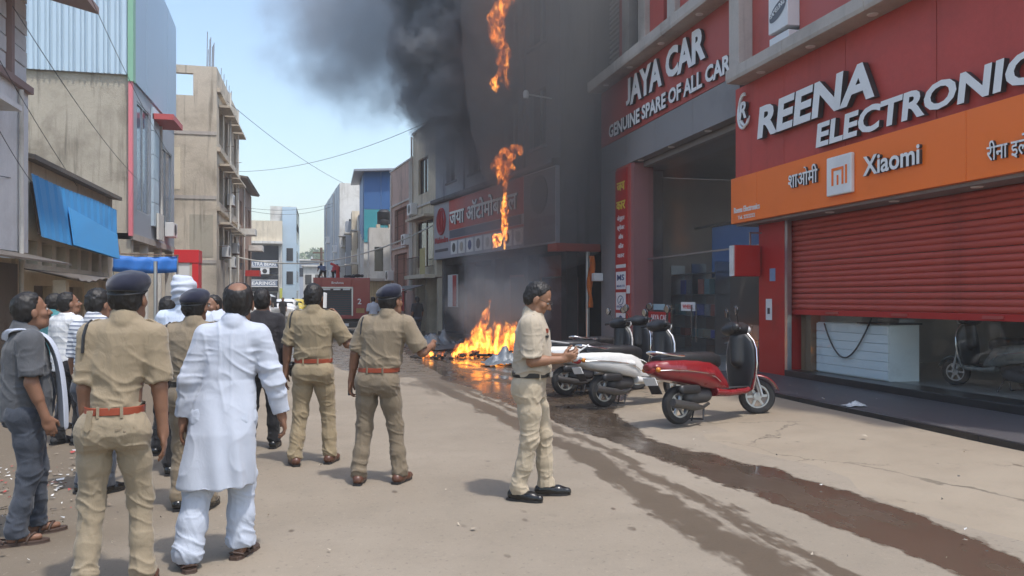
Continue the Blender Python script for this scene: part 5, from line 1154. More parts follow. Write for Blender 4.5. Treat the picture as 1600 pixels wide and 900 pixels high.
    # trousers
    if legs is not None:
        wl = 1.0 if not kurta else .96; f = Field(vec(lo[0], lo[1], .0), vec(hi[0], hi[1], z(1.08)), h); W = waist
        f.loft([(z(.80), pel[0], pel[1], .14 * s, .105 * s), (z(.86), pel[0], pel[1] - .012, .172 * s * W, .128 * s), (z(.93), T(.93)[0], T(.93)[1] - .012, .171 * s * W, .126 * s * (1 + belly * .3)), (z(1.01), T(1.01)[0], T(1.01)[1], .155 * s * W, .112 * s * (1 + belly))], 0, 2.4)
        lw = 1.25 if kurta else 1.0
        for hip, kn, ank, yw in legsJ:
            f.cone(hip + vec(0, -.035, -.03) * s, hip + vec(0, -.03, -.05) * s, .098 * s, None, .05)
            f.chain([hip + vec(0, 0, -.03), hip * .5 + kn * .5, kn, kn * .45 + ank * .55, ank + vec(0, -.005, .02)], [.098 * s * legr, .088 * s * legr, .07 * s * lw * legr, .064 * s * lw * legr, .066 * s * lw * legr], .035); f.cone(ank + vec(0, 0, .02), ank + vec(0, .02, -.035) * s, .066 * s * lw, .068 * s * lw, .02)
        f.cut((0, 0, z(1.0)), (0, 0, 1)); f.cut((0, 0, z(.062)), (0, .1, -1)); o3 = R0.random(3) * 20; kz = np.mean([l[1][2] for l in legsJ])
        def dl(V):
            wr = vnoise((V @ np.array([[.85, 0, .5], [0, 1, 0], [-.5, 0, .85]])) * vec(8, 8, 25) + o3 + 1.6 * vnoise(V * 6 + o3)[:, None]); k1 = np.exp(-((V[:, 2] - kz * .95) / .13) ** 2); k2 = np.exp(-((V[:, 2] - .13) / .1) ** 2); k3 = np.exp(-((V[:, 2] - z(.8)) / .07) ** 2)
            rid = (1 - np.abs(wr)) ** 4; rv = (1 - np.abs(vnoise(V * vec(16, 16, 4.5) + o3 + 7))) ** 4
            return .0105 * (rid - .3) * (.75 * k1 + 1.0 * k2 + .8 * k3 + .14) + .005 * (rv - .3) + .0022 * vnoise(V * 11 + o3)
        tr = sdf_obj('trousers', f, legs, root, dl)
    # shirt or kurta
    if top is not None:
        f = Field(vec(lo[0], lo[1], z(.44 if kurta else .8)), vec(hi[0], hi[1], z(1.62)), h); B = build
        def ring(zz, rx, ry, dy=0.): p = T(zz); return (z(zz), p[0], p[1] + dy, rx * s, ry * s)
        up = [ring(1.12, .168 * B * waist, .122 * B * (1 + belly), belly * .05), ring(1.24, .178 * B, .126 * B * (1 + belly * .4), belly * .03), ring(1.33, .186 * B * shoulders, .126 * B), ring(1.40, .165 * B * shoulders, .105), ring(1.445, .105, .085), ring(1.475, .076, .076), ring(1.488, .07, .072)]
        if kurta: rg = [ring(.47, .235 * B, .185, -.01), ring(.62, .232 * B, .178, -.015), ring(.8, .22 * B, .168, -.015), ring(.95, .205 * B, .15), ring(1.05, .188 * B, .138, .01)] + up
        elif tuck: rg = [ring(.955, .162 * waist, .118 * (1 + belly)), ring(1.0, .17 * B * waist, .124 * (1 + belly), belly * .04), ring(1.04, .176 * B * waist, .13 * B * (1 + belly), belly * .06)] + up
        else: rg = [ring(.82, .19 * waist, .14 * (1 + belly * .5)), ring(.95, .186 * waist, .138 * (1 + belly)), ring(1.04, .178 * B * waist, .132 * B * (1 + belly), belly * .06)] + up
        f.loft(rg, 0, 2.35)
        for sd, (sh, el, wr, hdn, pn, th, cu) in zip((-1, 1), arms):
            f.cone(T(1.4) + vec(sd * .1 * s, 0, 0), sh - vec(0, 0, .008 * s), .066 * s, .066 * s, .05); ua = unit(el - sh)
            if kurta or sleeve > 1.05: dd = unit(wr - el); f.sleeve([sh, el, wr - dd * .025 * s], [.077 * s, .066 * s, .05 * s], .038 * s, .025)
            else: f.sleeve([sh, sh + ua * .285 * s * sleeve], [.077 * s * (.5 + .5 * B), .072 * s * (.5 + .5 * B)], .058 * s * (.5 + .5 * B), .025)
        if kurta: f.cut((0, 0, z(.475)), (0, 0, -1))
        elif tuck: f.cut((0, 0, z(.972)), (0, 0, -1))
        else: f.cut((0, 0, z(.835)), (0, 0, -1))
        f.cone(nb + vec(0, 0, .02) * s, hp(0, -.01, -.02), .06 * s, .058 * s, 0, 's')
        if collar: f.cone(nb + vec(0, -.02, -.005) * s, nb + vec(0, -.016, .014) * s, .075 * s, .073 * s, .008); f.cone(nb + vec(0, .0, .0) * s, nb + vec(0, .04, .12) * s, .062 * s, .066 * s, 0, 's')
        if kurta:
            for sd in (-1, 1): f.cone((sd * .245 * s + pel[0], 0, z(.4)), (sd * .225 * s + pel[0], 0, z(.74)), .022 * s, .003, .0, 's')
        o3 = R0.random(3) * 20; ez = [a[1] for a in arms]
        def ds(V):
            wpt = V + .025 * vnoise(V * 6 + o3)[:, None]; k1 = np.exp(-((V[:, 2] - z(1.03)) / .07) ** 2) if tuck and not kurta else 0
            ks = np.zeros(len(V))
            for e in ez: ks += np.exp(-(((V - e) ** 2).sum(1)) / .013)
            for sd, a in zip((-1, 1), arms): ks += .8 * np.exp(-(((V - (a[0] - vec(sd * .02, 0, .08))) ** 2).sum(1)) / .008)
            r = .015 * ((1 - np.abs(vnoise(wpt * vec(8, 8, 22) + o3))) ** 4 - .3) * (.9 * k1 + ks) + .006 * ((1 - np.abs(vnoise(wpt * vec(13, 13, 4.5) + o3))) ** 4 - .3) + .002 * vnoise(V * 9 + o3)
            rid = 1 - np.abs(vnoise(V @ np.array([[.8, 0, .6], [0, 1, 0], [-.6, 0, .8]]) * vec(5, 5, 15) + o3)); r += .009 * (rid ** 5) * np.exp(-((V[:, 2] - z(1.15)) / .16) ** 2)
            if kurta: r += .011 * np.sin(V[:, 0] * 42 + V[:, 1] * 30 + 3 * vnoise(V * vec(4, 4, 1.2) + o3)) * np.clip((z(1.05) - V[:, 2]) / .5, 0, 1) + .009 * vnoise(wpt * vec(9, 9, 38) + o3) * np.clip(ks * 1.2, 0, 1)
            return r
        st = sdf_obj('kurta' if kurta else 'shirt', f, top, root, ds)
        if straps:                                        # epaulettes, whistle cord
            for sd in (-1, 1):
                a = T(1.44) + vec(sd * .088 * s, 0, .02 * s); b_ = T(1.4) + vec(sd * (.19 * shoulders + .012) * s, 0, .04 * s); MB().bar(a, (a + b_) / 2 + vec(0, 0, .018 * s), .05 * s, .012).bar((a + b_) / 2 + vec(0, 0, .018 * s), b_, .05 * s, .012).build('shoulder_strap', straps, st, bevel=.004)
            for sd in ((-1,) if cord else ()):
                a = arms[0][0]; pts = [a + vec(-.005, .06, .05) * s, a + vec(-.01, .0, .078) * s, a + vec(-.02, -.058, .052) * s, a + vec(-.03, -.078, .0) * s, a + vec(-.035, -.076, -.09) * s]; MB().tube(pts, .009 * s, 6).build('whistle_cord', M['black'], st, True)
    if belt is not None:
        mb = MB(); Pp = []; n = 40
        for zz, e in ((.967, .006), (.97, .011), (1.005, .011), (1.008, .006)):
            for i in range(n):
                a = 2 * math.pi * i / n; c, sn = math.cos(a), math.sin(a); rr = (abs(c) ** 2.35 + abs(sn) ** 2.35) ** (-1 / 2.35); p = T(zz); Pp.append((p[0] + c * rr * (.168 * waist * s + e), p[1] + sn * rr * (.122 * s * (1 + belly) + e) + belly * .03 * s, z(zz)))
        mb.pts(Pp); mb.f = [(j * n + i, j * n + (i + 1) % n, (j + 1) * n + (i + 1) % n, (j + 1) * n + i) for j in range(3) for i in range(n)]; bt = mb.build('belt', belt, root, True)
        for a in (-1.2, -1.95, .6, 2.5) :
            c, sn = math.cos(a), math.sin(a); rr = (abs(c) ** 2.35 + abs(sn) ** 2.35) ** (-1 / 2.35); p = T(.985); q = vec(p[0] + c * rr * (.168 * waist * s + .014), p[1] + sn * rr * (.122 * s * (1 + belly) + .014) + belly * .03 * s, 0); MB().bar((q[0], q[1], z(.955)), (q[0], q[1], z(1.016)), .014, .008).build('belt_loop', legs, bt)
    for hip, kn, ank, yw in legsJ:
        fw = rotz(yw) @ vec(0, 1, 0); rt = rotz(yw) @ vec(1, 0, 0); g = vec(ank[0], ank[1], max(0, ank[2] - z(.085))); kind, sm_ = shoes
        f = Field(g - vec(.12, .2, .0), g + vec(.12, .26, .14), .007)
        if kind == 'shoe':
            f.cone(g + fw * -.05 * s + vec(0, 0, .045), g + fw * .1 * s + vec(0, 0, .035), .044 * s, .042 * s, .02); f.cone(g + fw * .1 * s + vec(0, 0, .032), g + fw * .175 * s + vec(0, 0, .028), .042 * s, .032 * s, .03); f.cone(g + vec(0, 0, .05), g + vec(0, -.005, .1), .045 * s, .042 * s, .03)
            f.cut(g + vec(0, 0, .008), (0, 0, -1)); f.cut(g + vec(0, 0, .105), (0, 0, 1)); sh_ = sdf_obj('shoe', f, sm_, root)
            sole = [(-.095, -.03), (-.06, -.042), (.02, -.036), (.1, -.047), (.16, -.038), (.2, -.012), (.2, .012), (.16, .038), (.1, .047), (.02, .036), (-.06, .042), (-.095, .03)]
            mb = MB(); pl = [tuple(g + fw * a * s + rt * b * s) for a, b in sole]; n = len(pl); mb.pts([(p[0], p[1], g[2] + .0) for p in pl] + [(p[0], p[1], g[2] + .018) for p in pl]); mb.f = [tuple(range(n)), tuple(range(n, 2 * n))] + [(i, (i + 1) % n, n + (i + 1) % n, n + i) for i in range(n)]; mb.build('sole', M['black'], sh_)
        else:
            sole = [(-.1, -.025), (-.07, -.042), (.02, -.036), (.1, -.05), (.17, -.042), (.205, -.012), (.205, .012), (.17, .042), (.1, .05), (.02, .036), (-.07, .042), (-.1, .025)]
            mb = MB(); pl = [tuple(g + fw * a * s + rt * b * s) for a, b in sole]; n = len(pl); mb.pts([(p[0], p[1], g[2]) for p in pl] + [(p[0], p[1], g[2] + .022) for p in pl]); mb.f = [tuple(range(n)), tuple(range(n, 2 * n))] + [(i, (i + 1) % n, n + (i + 1) % n, n + i) for i in range(n)]; sd_ = mb.build('sandal', sm_, root, bevel=.004)
            for a0, a1 in ((.12, .05), (.06, .05)):
                MB().tube([tuple(g + fw * (a0 - .05 * abs(math.cos(t))) * s + rt * .046 * math.cos(t) * s + vec(0, 0, .02 + .048 * math.sin(t) * s)) for t in np.linspace(0, math.pi, 9)], .008, 6).build('sandal_strap', sm_, sd_, True)
            MB().tube([tuple(g + fw * -.06 * s + rt * .045 * s + vec(0, 0, .03)), tuple(g + fw * -.1 * s + vec(0, 0, .05)), tuple(g + fw * -.06 * s - rt * .045 * s + vec(0, 0, .03))], .007, 6).build('sandal_strap', sm_, sd_, True)
    if extras: extras(root, dict(T=T, hp=hp, arms=arms, legs=legsJ, s=s, nb=nb, hd=hd, z=z, body=body, HR=HR, pel=pel))
    WM[root] = Matrix.Translation(root.location) @ Matrix.Rotation(R(heading), 4, 'Z')
    return root
EYEW = mat('eye_white', (.55, .52, .48), .3, 0, .02)
# ------------------------------------------------------------------ the crowd
HS = lambda sd: dict(u=(sd * .18, -.03, -1), f=(sd * .04, .16, -1))
def gx(u, d, dz=0): p = at(u, d); return (p.x, p.y, .006)
def near_officer(root, q):
    s, z = q['s'], q['z']; tr = [c for c in root.children if c.name.startswith('trousers')][0]
    MB().bar((.035, -.142 * s, z(.895)), (.125, -.128 * s, z(.9)), .006, .012).build('pocket_welt', KHAKID, tr); MB().lathe([(.0, -.004), (.008, 0)], (.08, -.143 * s, z(.885)), 'Y', 10).build('pocket_button', KHAKID, tr)
    MB().prism([(-.1, z(1.0)), (-.07, z(1.0)), (-.085, z(.9)), (-.1, z(.885)), (-.115, z(.9))], 'y', -.148 * s, -.143 * s).build('belt_tab', KHAKI2, tr)
    w = q['arms'][0]; p = w[2]; MB().tube([tuple(p + unit(w[2] - w[1]) * -.03 + vec(.031 * math.cos(a), .031 * math.sin(a), 0)) for a in np.linspace(0, 2 * math.pi, 16)], .009, 6).build('wrist_watch', M['black'], root, True)
person('police officer in khaki and navy beret standing nearest, back turned, red brown belt', gx(178, 4.35), 2, 1.735, 1, KHAKI, KHAKI2, dict(lf=(-.13, -.04), rf=(.14, .05), sway=.0, side=.055,
       la=dict(u=(-.13, -.04, -1), f=(.0, .12, -1), c=.45), ra=dict(u=(.12, -.02, -1), f=(.06, .08, -1), c=.35)), 'beret', belt=REDBELT, head=(-14, 4), h=.0068, build=.88, waist=.82, shoulders=.86, legr=.9, extras=near_officer, straps=KHAKI, seed=1)
person('balding man in long white kurta and pyjama walking away from the camera', gx(338, 4.86), 2, 1.70, 1, WHITEC, WHITEP, dict(lf=(-.15, -.08), rf=(.14, .1), lyaw=14, ryaw=-24, sway=.045, side=.1,
       la=dict(u=(-.36, -.05, -1), f=(-.16, .1, -1)), ra=dict(u=(.34, .02, -1), f=(.22, .2, -1), c=.6)), None, bald=True, kurta=True, head=(-2, 6), h=.0068, shoes=('sandal', SANDAL), shoulders=.86, collar=True, seed=2, build=.92)
def towel(root, q):
    T, s, z = q['T'], q['s'], q['z']; P = []; n = 30; cx = T(1.4)
    path = [vec(-.06, -.1, 1.38), vec(-.02, -.11, 1.43), vec(.04, -.1, 1.455), vec(.085, -.06, 1.47), vec(.1, .01, 1.465), vec(.11, .085, 1.43), vec(.12, .14, 1.34), vec(.125, .175, 1.2), vec(.125, .19, 1.05), vec(.125, .2, .9), vec(.125, .2, .76)]
    path = [p * vec(1, 1, 1) for p in path]; mb = MB()
    for i, p in enumerate(path):
        for j in range(9):
            t = (j - 4) / 4; w = .06 + .035 * min(1, abs(i - 4) / 4); P.append((p[0] + t * w - .02, p[1] + .014 * math.sin(j * 1.8 + i * .35) + (.03 * (1 - abs(t)) if i > 4 else -.01), z(p[2]) + T(1.4)[1] * 0 + .01 * math.cos(j * 2.2)))
    mb.pts(P); mb.f = [(i * 9 + j, i * 9 + j + 1, (i + 1) * 9 + j + 1, (i + 1) * 9 + j) for i in range(len(path) - 1) for j in range(8)]
    o = mb.build('towel', WHITEC, root, True); m_ = o.modifiers.new('thickness', 'SOLIDIFY'); m_.thickness = .01; m_ = o.modifiers.new('soft', 'SUBSURF'); m_.levels = m_.render_levels = 2
person('man in dark grey shirt and slate trousers with a white towel over his shoulder', gx(40, 5.3), -62, 1.64, 1, GREYC, DENIM, dict(lf=(-.1, .1), rf=(.1, -.06), lyaw=5, ryaw=-14,
       la=dict(u=(-.18, .05, -1), f=(-.02, .3, -1)), ra=dict(u=(.2, -.02, -1), f=(.08, .34, -1), c=.6)), None, tuck=False, head=(6, 10), h=.0072, shoes=('sandal', SANDAL), belly=.12, build=1.05, extras=towel, moustache=True, seed=3, sleeve=.85)
TEE = cloth('white_tee', (.62, .62, .62), .04, stripe=((.5, .51, .53), 5.2))
person('man in white tee and black trousers looking up beside the grey shirted man', gx(104, 8.75), -40, 1.67, 1, TEE, BLACKC, dict(ra=dict(u=(.3, .1, -1), f=(.1, .9, -.4), c=.5), lf=(-.12, 0), rf=(.1, .1)), None, tuck=False, head=(-20, 14), h=.009, shoes=('shoe', M['rubber']), collar=False, sleeve=.8, seed=4)
TEAL = cloth('teal_cloth', (.06, .2, .22))
person('man in teal shirt hidden behind the man in white tee', gx(84, 9.8), -30, 1.66, 1, TEAL, DENIM, {}, None, tuck=False, head=(-10, 8), h=.012, shoes=('shoe', BLACKSHOE), seed=5)
STRIPE = cloth('striped_shirt', (.64, .65, .68), .04, stripe=((.12, .14, .2), 9.5))
person('man in white striped shirt half hidden by the near officer, hair tousled', gx(150, 6.6), -30, 1.68, 1, STRIPE, DENIM, dict(ra=dict(u=(.3, .3, -1), f=(-.2, 1, .2))), None, tuck=False, head=(-5, -4), h=.009, shoes=('shoe', BLACKSHOE), seed=6)
person('dark haired man seen only behind the near officer shoulder', gx(262, 8.2), -20, 1.62, 1, DARKC, BLACKC, {}, None, tuck=False, head=(-10, 2), h=.011, shoes=('shoe', BLACKSHOE), seed=7)
PALEB = cloth('pale_shirt', (.5, .56, .66), .05)
person('man in pale shirt with a white cloth wrapped round his head', gx(288, 7.3), -12, 1.76, 1, PALEB, BLACKC, dict(la=dict(u=(-.4, .2, -.8), f=(-.2, .8, -.2))), 'wrap', tuck=False, head=(-8, 5), h=.0085, shoes=('shoe', BLACKSHOE), seed=8, sleeve=1.3)
person('police officer in khaki and beret between the near officer and the kurta man', gx(303, 6.1), -6, 1.66, 1, KHAKID, KHAKID2, dict(la=dict(u=(-.22, -.03, -1), f=(-.05, .15, -1))), 'beret', belt=BLACKBELT, head=(-8, 5), h=.008, shoes=('shoe', BLACKSHOE), seed=9, straps=KHAKID)
def shawl(root, q):
    T, s, z = q['T'], q['s'], q['z']; P = []; mb = MB(); n = 24
    for i in range(6):
        for j in range(n):
            a = 2 * math.pi * j / n; r = (.085 + .025 * i) * s; P.append((r * 1.25 * math.cos(a), r * math.sin(a) + .01, z(1.53 - .028 * i) + .012 * math.sin(5 * a + i)))
    mb.pts(P); mb.f = [(i * n + j, i * n + (j + 1) % n, (i + 1) * n + (j + 1) % n, (i + 1) * n + j) for i in range(5) for j in range(n)]
    o = mb.build('shawl', WHITEC, root, True); o.modifiers.new('thickness', 'SOLIDIFY').thickness = .012
person('bearded man with a white cloth round his neck facing the camera', gx(334, 9.4), 165, 1.64, 1, WHITEC, DENIM, {}, None, tuck=False, head=(-25, 2), h=.0085, shoes=('shoe', BLACKSHOE), moustache=True, extras=shawl, seed=10)
person('man in black shirt and black trousers beside the white kurta', gx(409, 8.5), -5, 1.70, 1, DARKC, BLACKC, dict(lf=(-.12, -.05), rf=(.12, .08)), None, tuck=False, head=(-3, 4), h=.0085, shoes=('shoe', BLACKSHOE), collar=False, build=1.1, seed=11, sleeve=1.3)
def holster(root, q):
    s, z = q['s'], q['z']; f = Field((-.34, -.14, z(.76)), (-.12, .14, z(1.02)), .008); f.cone((-.2 * s, .0, z(.94)), (-.215 * s, .01, z(.86)), .038, .03, .01, sq=(.7, 1.2, 1)); f.cone((-.205 * s, -.02, z(.955)), (-.2 * s, -.06, z(.945)), .022, None, .015); sdf_obj('holster', f, BLACKBELT, root)
def ear_phone(root, q):
    holster(root, q); p = q['hp'](.098, .005, -.02); d = q['HR']
    f = Field(p - .12, p + .12, .006); MB(Matrix.Translation(p) @ Matrix(d.tolist()).to_4x4() @ Matrix.Rotation(R(-8), 4, 'X')).box(-.005, .005, -.036, .036, -.075, .075).build('phone', M['white'], root, bevel=.004)
person('bareheaded police officer in khaki with a phone held to his ear', gx(490, 7.75), -12, 1.74, 1, KHAKIY, KHAKIY2, dict(lf=(-.16, -.05), rf=(.15, .06), lyaw=24, ryaw=-10, la=dict(u=(-.26, -.05, -1), f=(-.1, .12, -1)),
       ra=dict(u=(.62, .1, -1), f=(-.42, .32, 1.0), h=(-.45, .25, 1), n=(-1, 0, -.3), t=(0, -1, .2), c=.6)), None, belt=REDBELT, head=(-10, 4), h=.0075, extras=ear_phone, straps=KHAKIY, seed=12, build=1.03)
def hand_radio(root, q):
    a = q['arms'][0]; p = a[2] + a[3] * .09; MB(Matrix.Translation(p)).box(-.012, .012, -.02, .045, -.04, .06).build('handset', M['black'], root, bevel=.004)
person('police officer in khaki and navy beret in mid road turning towards the fire', gx(594, 6.95), -20, 1.71, 1, KHAKID, KHAKID2, dict(lf=(-.17, -.05), rf=(.17, .04), lyaw=6, ryaw=-14, sway=-.02, side=.07, la=dict(u=(-.42, .02, -1), f=(-.2, .14, -1), c=.7),
       ra=dict(u=(.5, .12, -.9), f=(.1, .9, .15), c=.5)), 'beret', belt=REDBELT, head=(-26, 6), h=.0075, extras=hand_radio, straps=KHAKID, seed=13, build=1.03)
def phone_reader(root, q):
    a0, a1 = q['arms']; p = (a0[2] + a1[2]) / 2 + vec(0, .13, .06); s, z, T = q['s'], q['z'], q['T']
    MB(Matrix.Translation(p) @ Matrix.Rotation(R(35), 4, 'X')).box(-.04, .04, -.08, .085, -.006, .006).build('phone', M['white'], root, bevel=.004)
    st = [c for c in root.children if c.name.startswith('shirt')][0]; y = T(1.3)[1] + .135
    for x, zz, w, hh, m_ in ((.085, 1.335, .03, .035, REDBELT), (.085, 1.29, .075, .018, M['black']), (-.085, 1.335, .05, .02, M['black'])): MB().box(x - w / 2, x + w / 2, y - .012, y + .006, z(zz) - hh / 2, z(zz) + hh / 2).build('badge', m_, st)
    hp = q['hp']; g_ = MB()
    for sd in (-1, 1):
        g_.tube([hp(sd * .033 + .024 * math.cos(t), .112, .004 + .017 * math.sin(t)) for t in np.linspace(0, 2 * math.pi, 14)], .0022, 5, False); g_.tube([hp(sd * .057, .11, .008), hp(sd * .077, .06, .008), hp(sd * .08, -.005, .004)], .0022, 5)
    g_.tube([hp(-.01, .115, .006), hp(.01, .115, .006)], .0022, 5); g_.build('spectacles', M['black'], root, True)
    MB(Matrix.Translation((0, T(.985)[1] + .165, z(.987)))).box(-.025, .025, -.01, .01, -.022, .022).build('belt_buckle', M['chrome'], [c for c in root.children if c.name.startswith('belt')][0], bevel=.003)
person('police officer in pale khaki standing side on reading his phone', gx(829, 6.42), -113, 1.73, 0, KHAKI3, cloth('khaki_faded_drill', srgb(170, 156, 134)), dict(lf=(-.1, .13), rf=(.1, -.06), lyaw=14, ryaw=-14, lean=.02,
       la=dict(u=(-.1, .1, -1), f=(.55, 1, .08), h=(.25, 1, .3), n=(.85, 0, .5), t=(0, .2, 1), c=.75), ra=dict(u=(.1, .08, -1), f=(-.5, 1, .04), h=(-.2, 1, .3), n=(-.85, 0, .5), t=(0, .2, 1), c=.75)), None, belt=BLACKBELT, head=(6, -26), h=.0066, belly=.16, waist=.98, shoes=('shoe', BLACKSHOE), extras=phone_reader, straps=KHAKI3, cord=False, seed=14, build=1.04)
# small far people
for i, (u, d, hd_, c1, c2, lab) in enumerate(((583, 31, 20, WHITEC, BLACKC, 'distant person in white beside the fire engine'), (591, 33, 160, TEAL, DENIM, 'distant person in teal right of the fire engine'), (652, 30, 30, DARKC, DENIM, 'distant person in dark clothes below the red street board'),
        (442, 52, 170, DARKC, BLACKC, 'distant person in black among the parked cars'), (458, 60, 10, WHITEC, DENIM, 'distant person in white walking past the cars'), (420, 46, 10, KHAKID, KHAKID2, 'distant person in khaki near the white van'), (473, 66, 0, GREYC, BLACKC, 'distant person in grey far up the street'))):
    person(lab, gx(u, d), hd_, 1.68, 1, c1, c2, {}, None, tuck=False, h=.02, shoes=('shoe', BLACKSHOE), group='distant onlookers', face=False, seed=20 + i)
# ------------------------------------------------------------------ scooters
def paint(name, c, rough=.28): return mat(name, c, rough, 0, .06, 4, coat=.6, dirt=tuple(x * .7 + .02 for x in c), dirt_amt=.35)
RED = paint('scooter_red', (.2, .01, .014)); WHITEP_ = paint('scooter_white', (.68, .68, .66)); DGREY = paint('scooter_grey', (.16, .17, .16)); DBLK = paint('scooter_black', (.02, .02, .024))
TAIL = mat('tail_lamp', (.35, .02, .02), .2, 0, .05, coat=.5); LAMPG = mat('head_lamp_glass', (.55, .57, .58), .12, 0, .05, coat=.5)
def wheel(root, c, r, w, yaw=0):
    Mx = Matrix.Translation(c) @ Matrix.Rotation(yaw, 4, 'Z')
    t_ = MB(Mx).lathe([(r * .66, -w * .42), (r * .8, -w * .5), (r * .93, -w * .42), (r, -w * .15), (r, w * .15), (r * .93, w * .42), (r * .8, w * .5), (r * .66, w * .42), (r * .66, -w * .42)], (0, 0, 0), 'Y', 32).build('tyre', M['rubber'], root, True)
    MB(Mx).lathe([(r * .665, -w * .38), (r * .67, -w * .3), (r * .58, -w * .3), (r * .55, -w * .12), (r * .55, w * .12), (r * .58, w * .3), (r * .67, w * .3), (r * .665, w * .38)], (0, 0, 0), 'Y', 32).lathe([(.001, -w * .52), (r * .22, -w * .5), (r * .24, 0), (r * .22, w * .5), (.001, w * .52)], (0, 0, 0), 'Y', 18).build('rim', M['steel'], t_, True)
    mb = MB(Mx)
    for i in range(6):
        a = i * math.pi / 3; mb.bar((r * .15 * math.cos(a), 0, r * .15 * math.sin(a)), (r * .58 * math.cos(a), 0, r * .58 * math.sin(a)), r * .13, w * .3, up=(0, 1, 0))
    mb.build('spokes', M['steel'], t_); return t_
def make_scooter(label, body_m, trim=M['chrome'], steer=0.2):
    root = empty('scooter', (0, 0, 0), 0, label, 'scooter', 'scooters parked before the shops'); WM[root] = Matrix(); h = .011
    rw, fw = vec(-.61, 0, .215), vec(.66, 0, .215)
    wheel(root, rw, .215, .1); wheel(root, fw, .215, .095, steer)
    f = Field((-1.1, -.24, .26), (.16, .24, .8), h)
    f.loft([(-1.03, 0, .665, .05, .03), (-.95, 0, .65, .11, .08), (-.82, 0, .625, .155, .125), (-.6, 0, .6, .185, .15), (-.4, 0, .57, .19, .175), (-.2, 0, .53, .175, .185), (-.05, 0, .47, .15, .165), (.06, 0, .39, .13, .1), (.1, 0, .36, .11, .06)], 0, 2.6, ax=0)
    f.cut((-.6, 0, .46), (-.22, 0, -1)); f.ell(rw, (.27, .12, .27), .02, op='s'); f.cut((-.5, 0, .735), (0, 0, 1), k=.03)
    for sd in (-1, 1): f.cone((-.97, sd * .1, .665), (-.2, sd * .185, .54), .018, .024, .03); f.cone((-.85, sd * .18, .575), (-.2, sd * .205, .45), .008, .008, .012, 's')
    bd = sdf_obj('body_panel', f, body_m, root, None, 1)
    for sd in (-1, 1): MB().tube([(-.97, sd * .1, .62), (-.8, sd * .168, .615), (-.55, sd * .197, .59), (-.3, sd * .194, .55), (-.15, sd * .178, .49), (-.08, sd * .165, .44)], .006, 6).build('trim_strip', trim, bd, True)
    f = Field((-.96, -.2, .56), (.1, .2, .88), h); f.loft([(-.88, 0, .735, .09, .045), (-.72, 0, .745, .13, .065), (-.5, 0, .73, .155, .08), (-.3, 0, .715, .16, .085), (-.1, 0, .7, .14, .09), (.02, 0, .675, .1, .08)], 0, 2.6, ax=0); sdf_obj('seat', f, M['black'], root, None, 1)
    MB().tube([(-.55, .13, .75), (-.8, .125, .79), (-.93, .07, .82), (-.95, 0, .825), (-.93, -.07, .82), (-.8, -.125, .79), (-.55, -.13, .75)], .016, 8).build('grab_rail', trim, root, True)
    f = Field((-1.05, -.16, .55), (-.88, .16, .72), .008); f.ell((-.975, 0, .635), (.04, .095, .05), 0); sdf_obj('tail_light', f, TAIL, root)
    for sd in (-1, 1): f = Field((-1.02, sd * .125 - .04, .58), (-.9, sd * .125 + .04, .68), .007); f.ell((-.955, sd * .115, .63), (.03, .028, .03), 0); sdf_obj('indicator', f, mat('amber', (.5, .18, .02), .2), root)
    MB().bar((-.98, 0, .53), (-.9, 0, .36), .17, .012, up=(1, 0, 0)).build('mudflap', M['black'], root); MB().bar((-1.0, 0, .545), (-.965, 0, .46), .2, .01, up=(1, 0, 0)).build('number_plate', M['white'], root)
    # engine, cover, exhaust, stands
    f = Field((-.75, -.2, .1), (-.05, .22, .45), .012); f.cone((-.6, .11, .22), (-.3, .1, .25), .075, .085, .0, sq=(1, .5, 1)); f.cone((-.45, 0, .3), (-.2, 0, .3), .1, .09, .04); sdf_obj('engine', f, mat('engine_alloy', (.09, .09, .095), .5, .6), root)
    f = Field((-.75, -.24, .2), (-.3, -.05, .5), .01); f.cone((-.64, -.13, .39), (-.42, -.13, .38), .055, .05, .0, sq=(1, .7, 1)); sdf_obj('air_box', f, M['black'], root)
    MB().tube([(-.2, -.06, .2), (-.35, -.12, .17), (-.5, -.15, .19), (-.82, -.155, .26)], [.018, .02, .045, .048], 10).build('exhaust', mat('exhaust_steel', (.12, .12, .12), .45, .8), root, True)
    MB().tube([(-.25, .12, .16), (-.22, .22, .0)], .011, 6).build('side_stand', M['black'], root); MB().tube([(-.32, .1, .15), (-.36, .12, .04), (-.36, -.12, .04), (-.32, -.1, .15)], .013, 6).build('main_stand', M['black'], root)
    # floor, apron, column
    f = Field((-.15, -.22, .2), (.6, .22, .42), h); f.loft([(-.12, 0, .33, .15, .055), (.1, 0, .3, .165, .045), (.35, 0, .305, .165, .045), (.46, 0, .34, .15, .05)], 0, 3, ax=0); sdf_obj('floor_side', f, body_m, root, None, 1)
    MB().box(-.08, .42, -.14, .14, .345, .358).build('floor_mat', M['rubber'], root, bevel=.004)
    ap = [(.31, .42, 0, .045, .18), (.45, .435, 0, .05, .225), (.62, .455, 0, .055, .245), (.78, .475, 0, .06, .235), (.88, .48, 0, .06, .2), (.97, .47, 0, .05, .13)]
    f = Field((.3, -.28, .26), (.75, .28, 1.02), h); f.loft(ap, 0, 2.3); f.cone((.52, 0, .45), (.535, 0, .92), .08, .07, .06); f.cone((.52, 0, .42), (.62, 0, .44), .09, .06, .06); f.cut((.445, 0, .6), (-1, 0, .17)); sdf_obj('front_apron', f, body_m, root, None, 1)
    f = Field((.22, -.27, .26), (.58, .27, 1.02), h); f.loft([(z_, x - .012, y, rx, ry - .018) for z_, x, y, rx, ry in ap], 0, 2.3); f.cone((.37, 0, .66), (.4, 0, .92), .075, .08, .04); f.cut((.446, 0, .6), (1, 0, -.17)); sdf_obj('inner_panel', f, M['black'], root, None, 1)
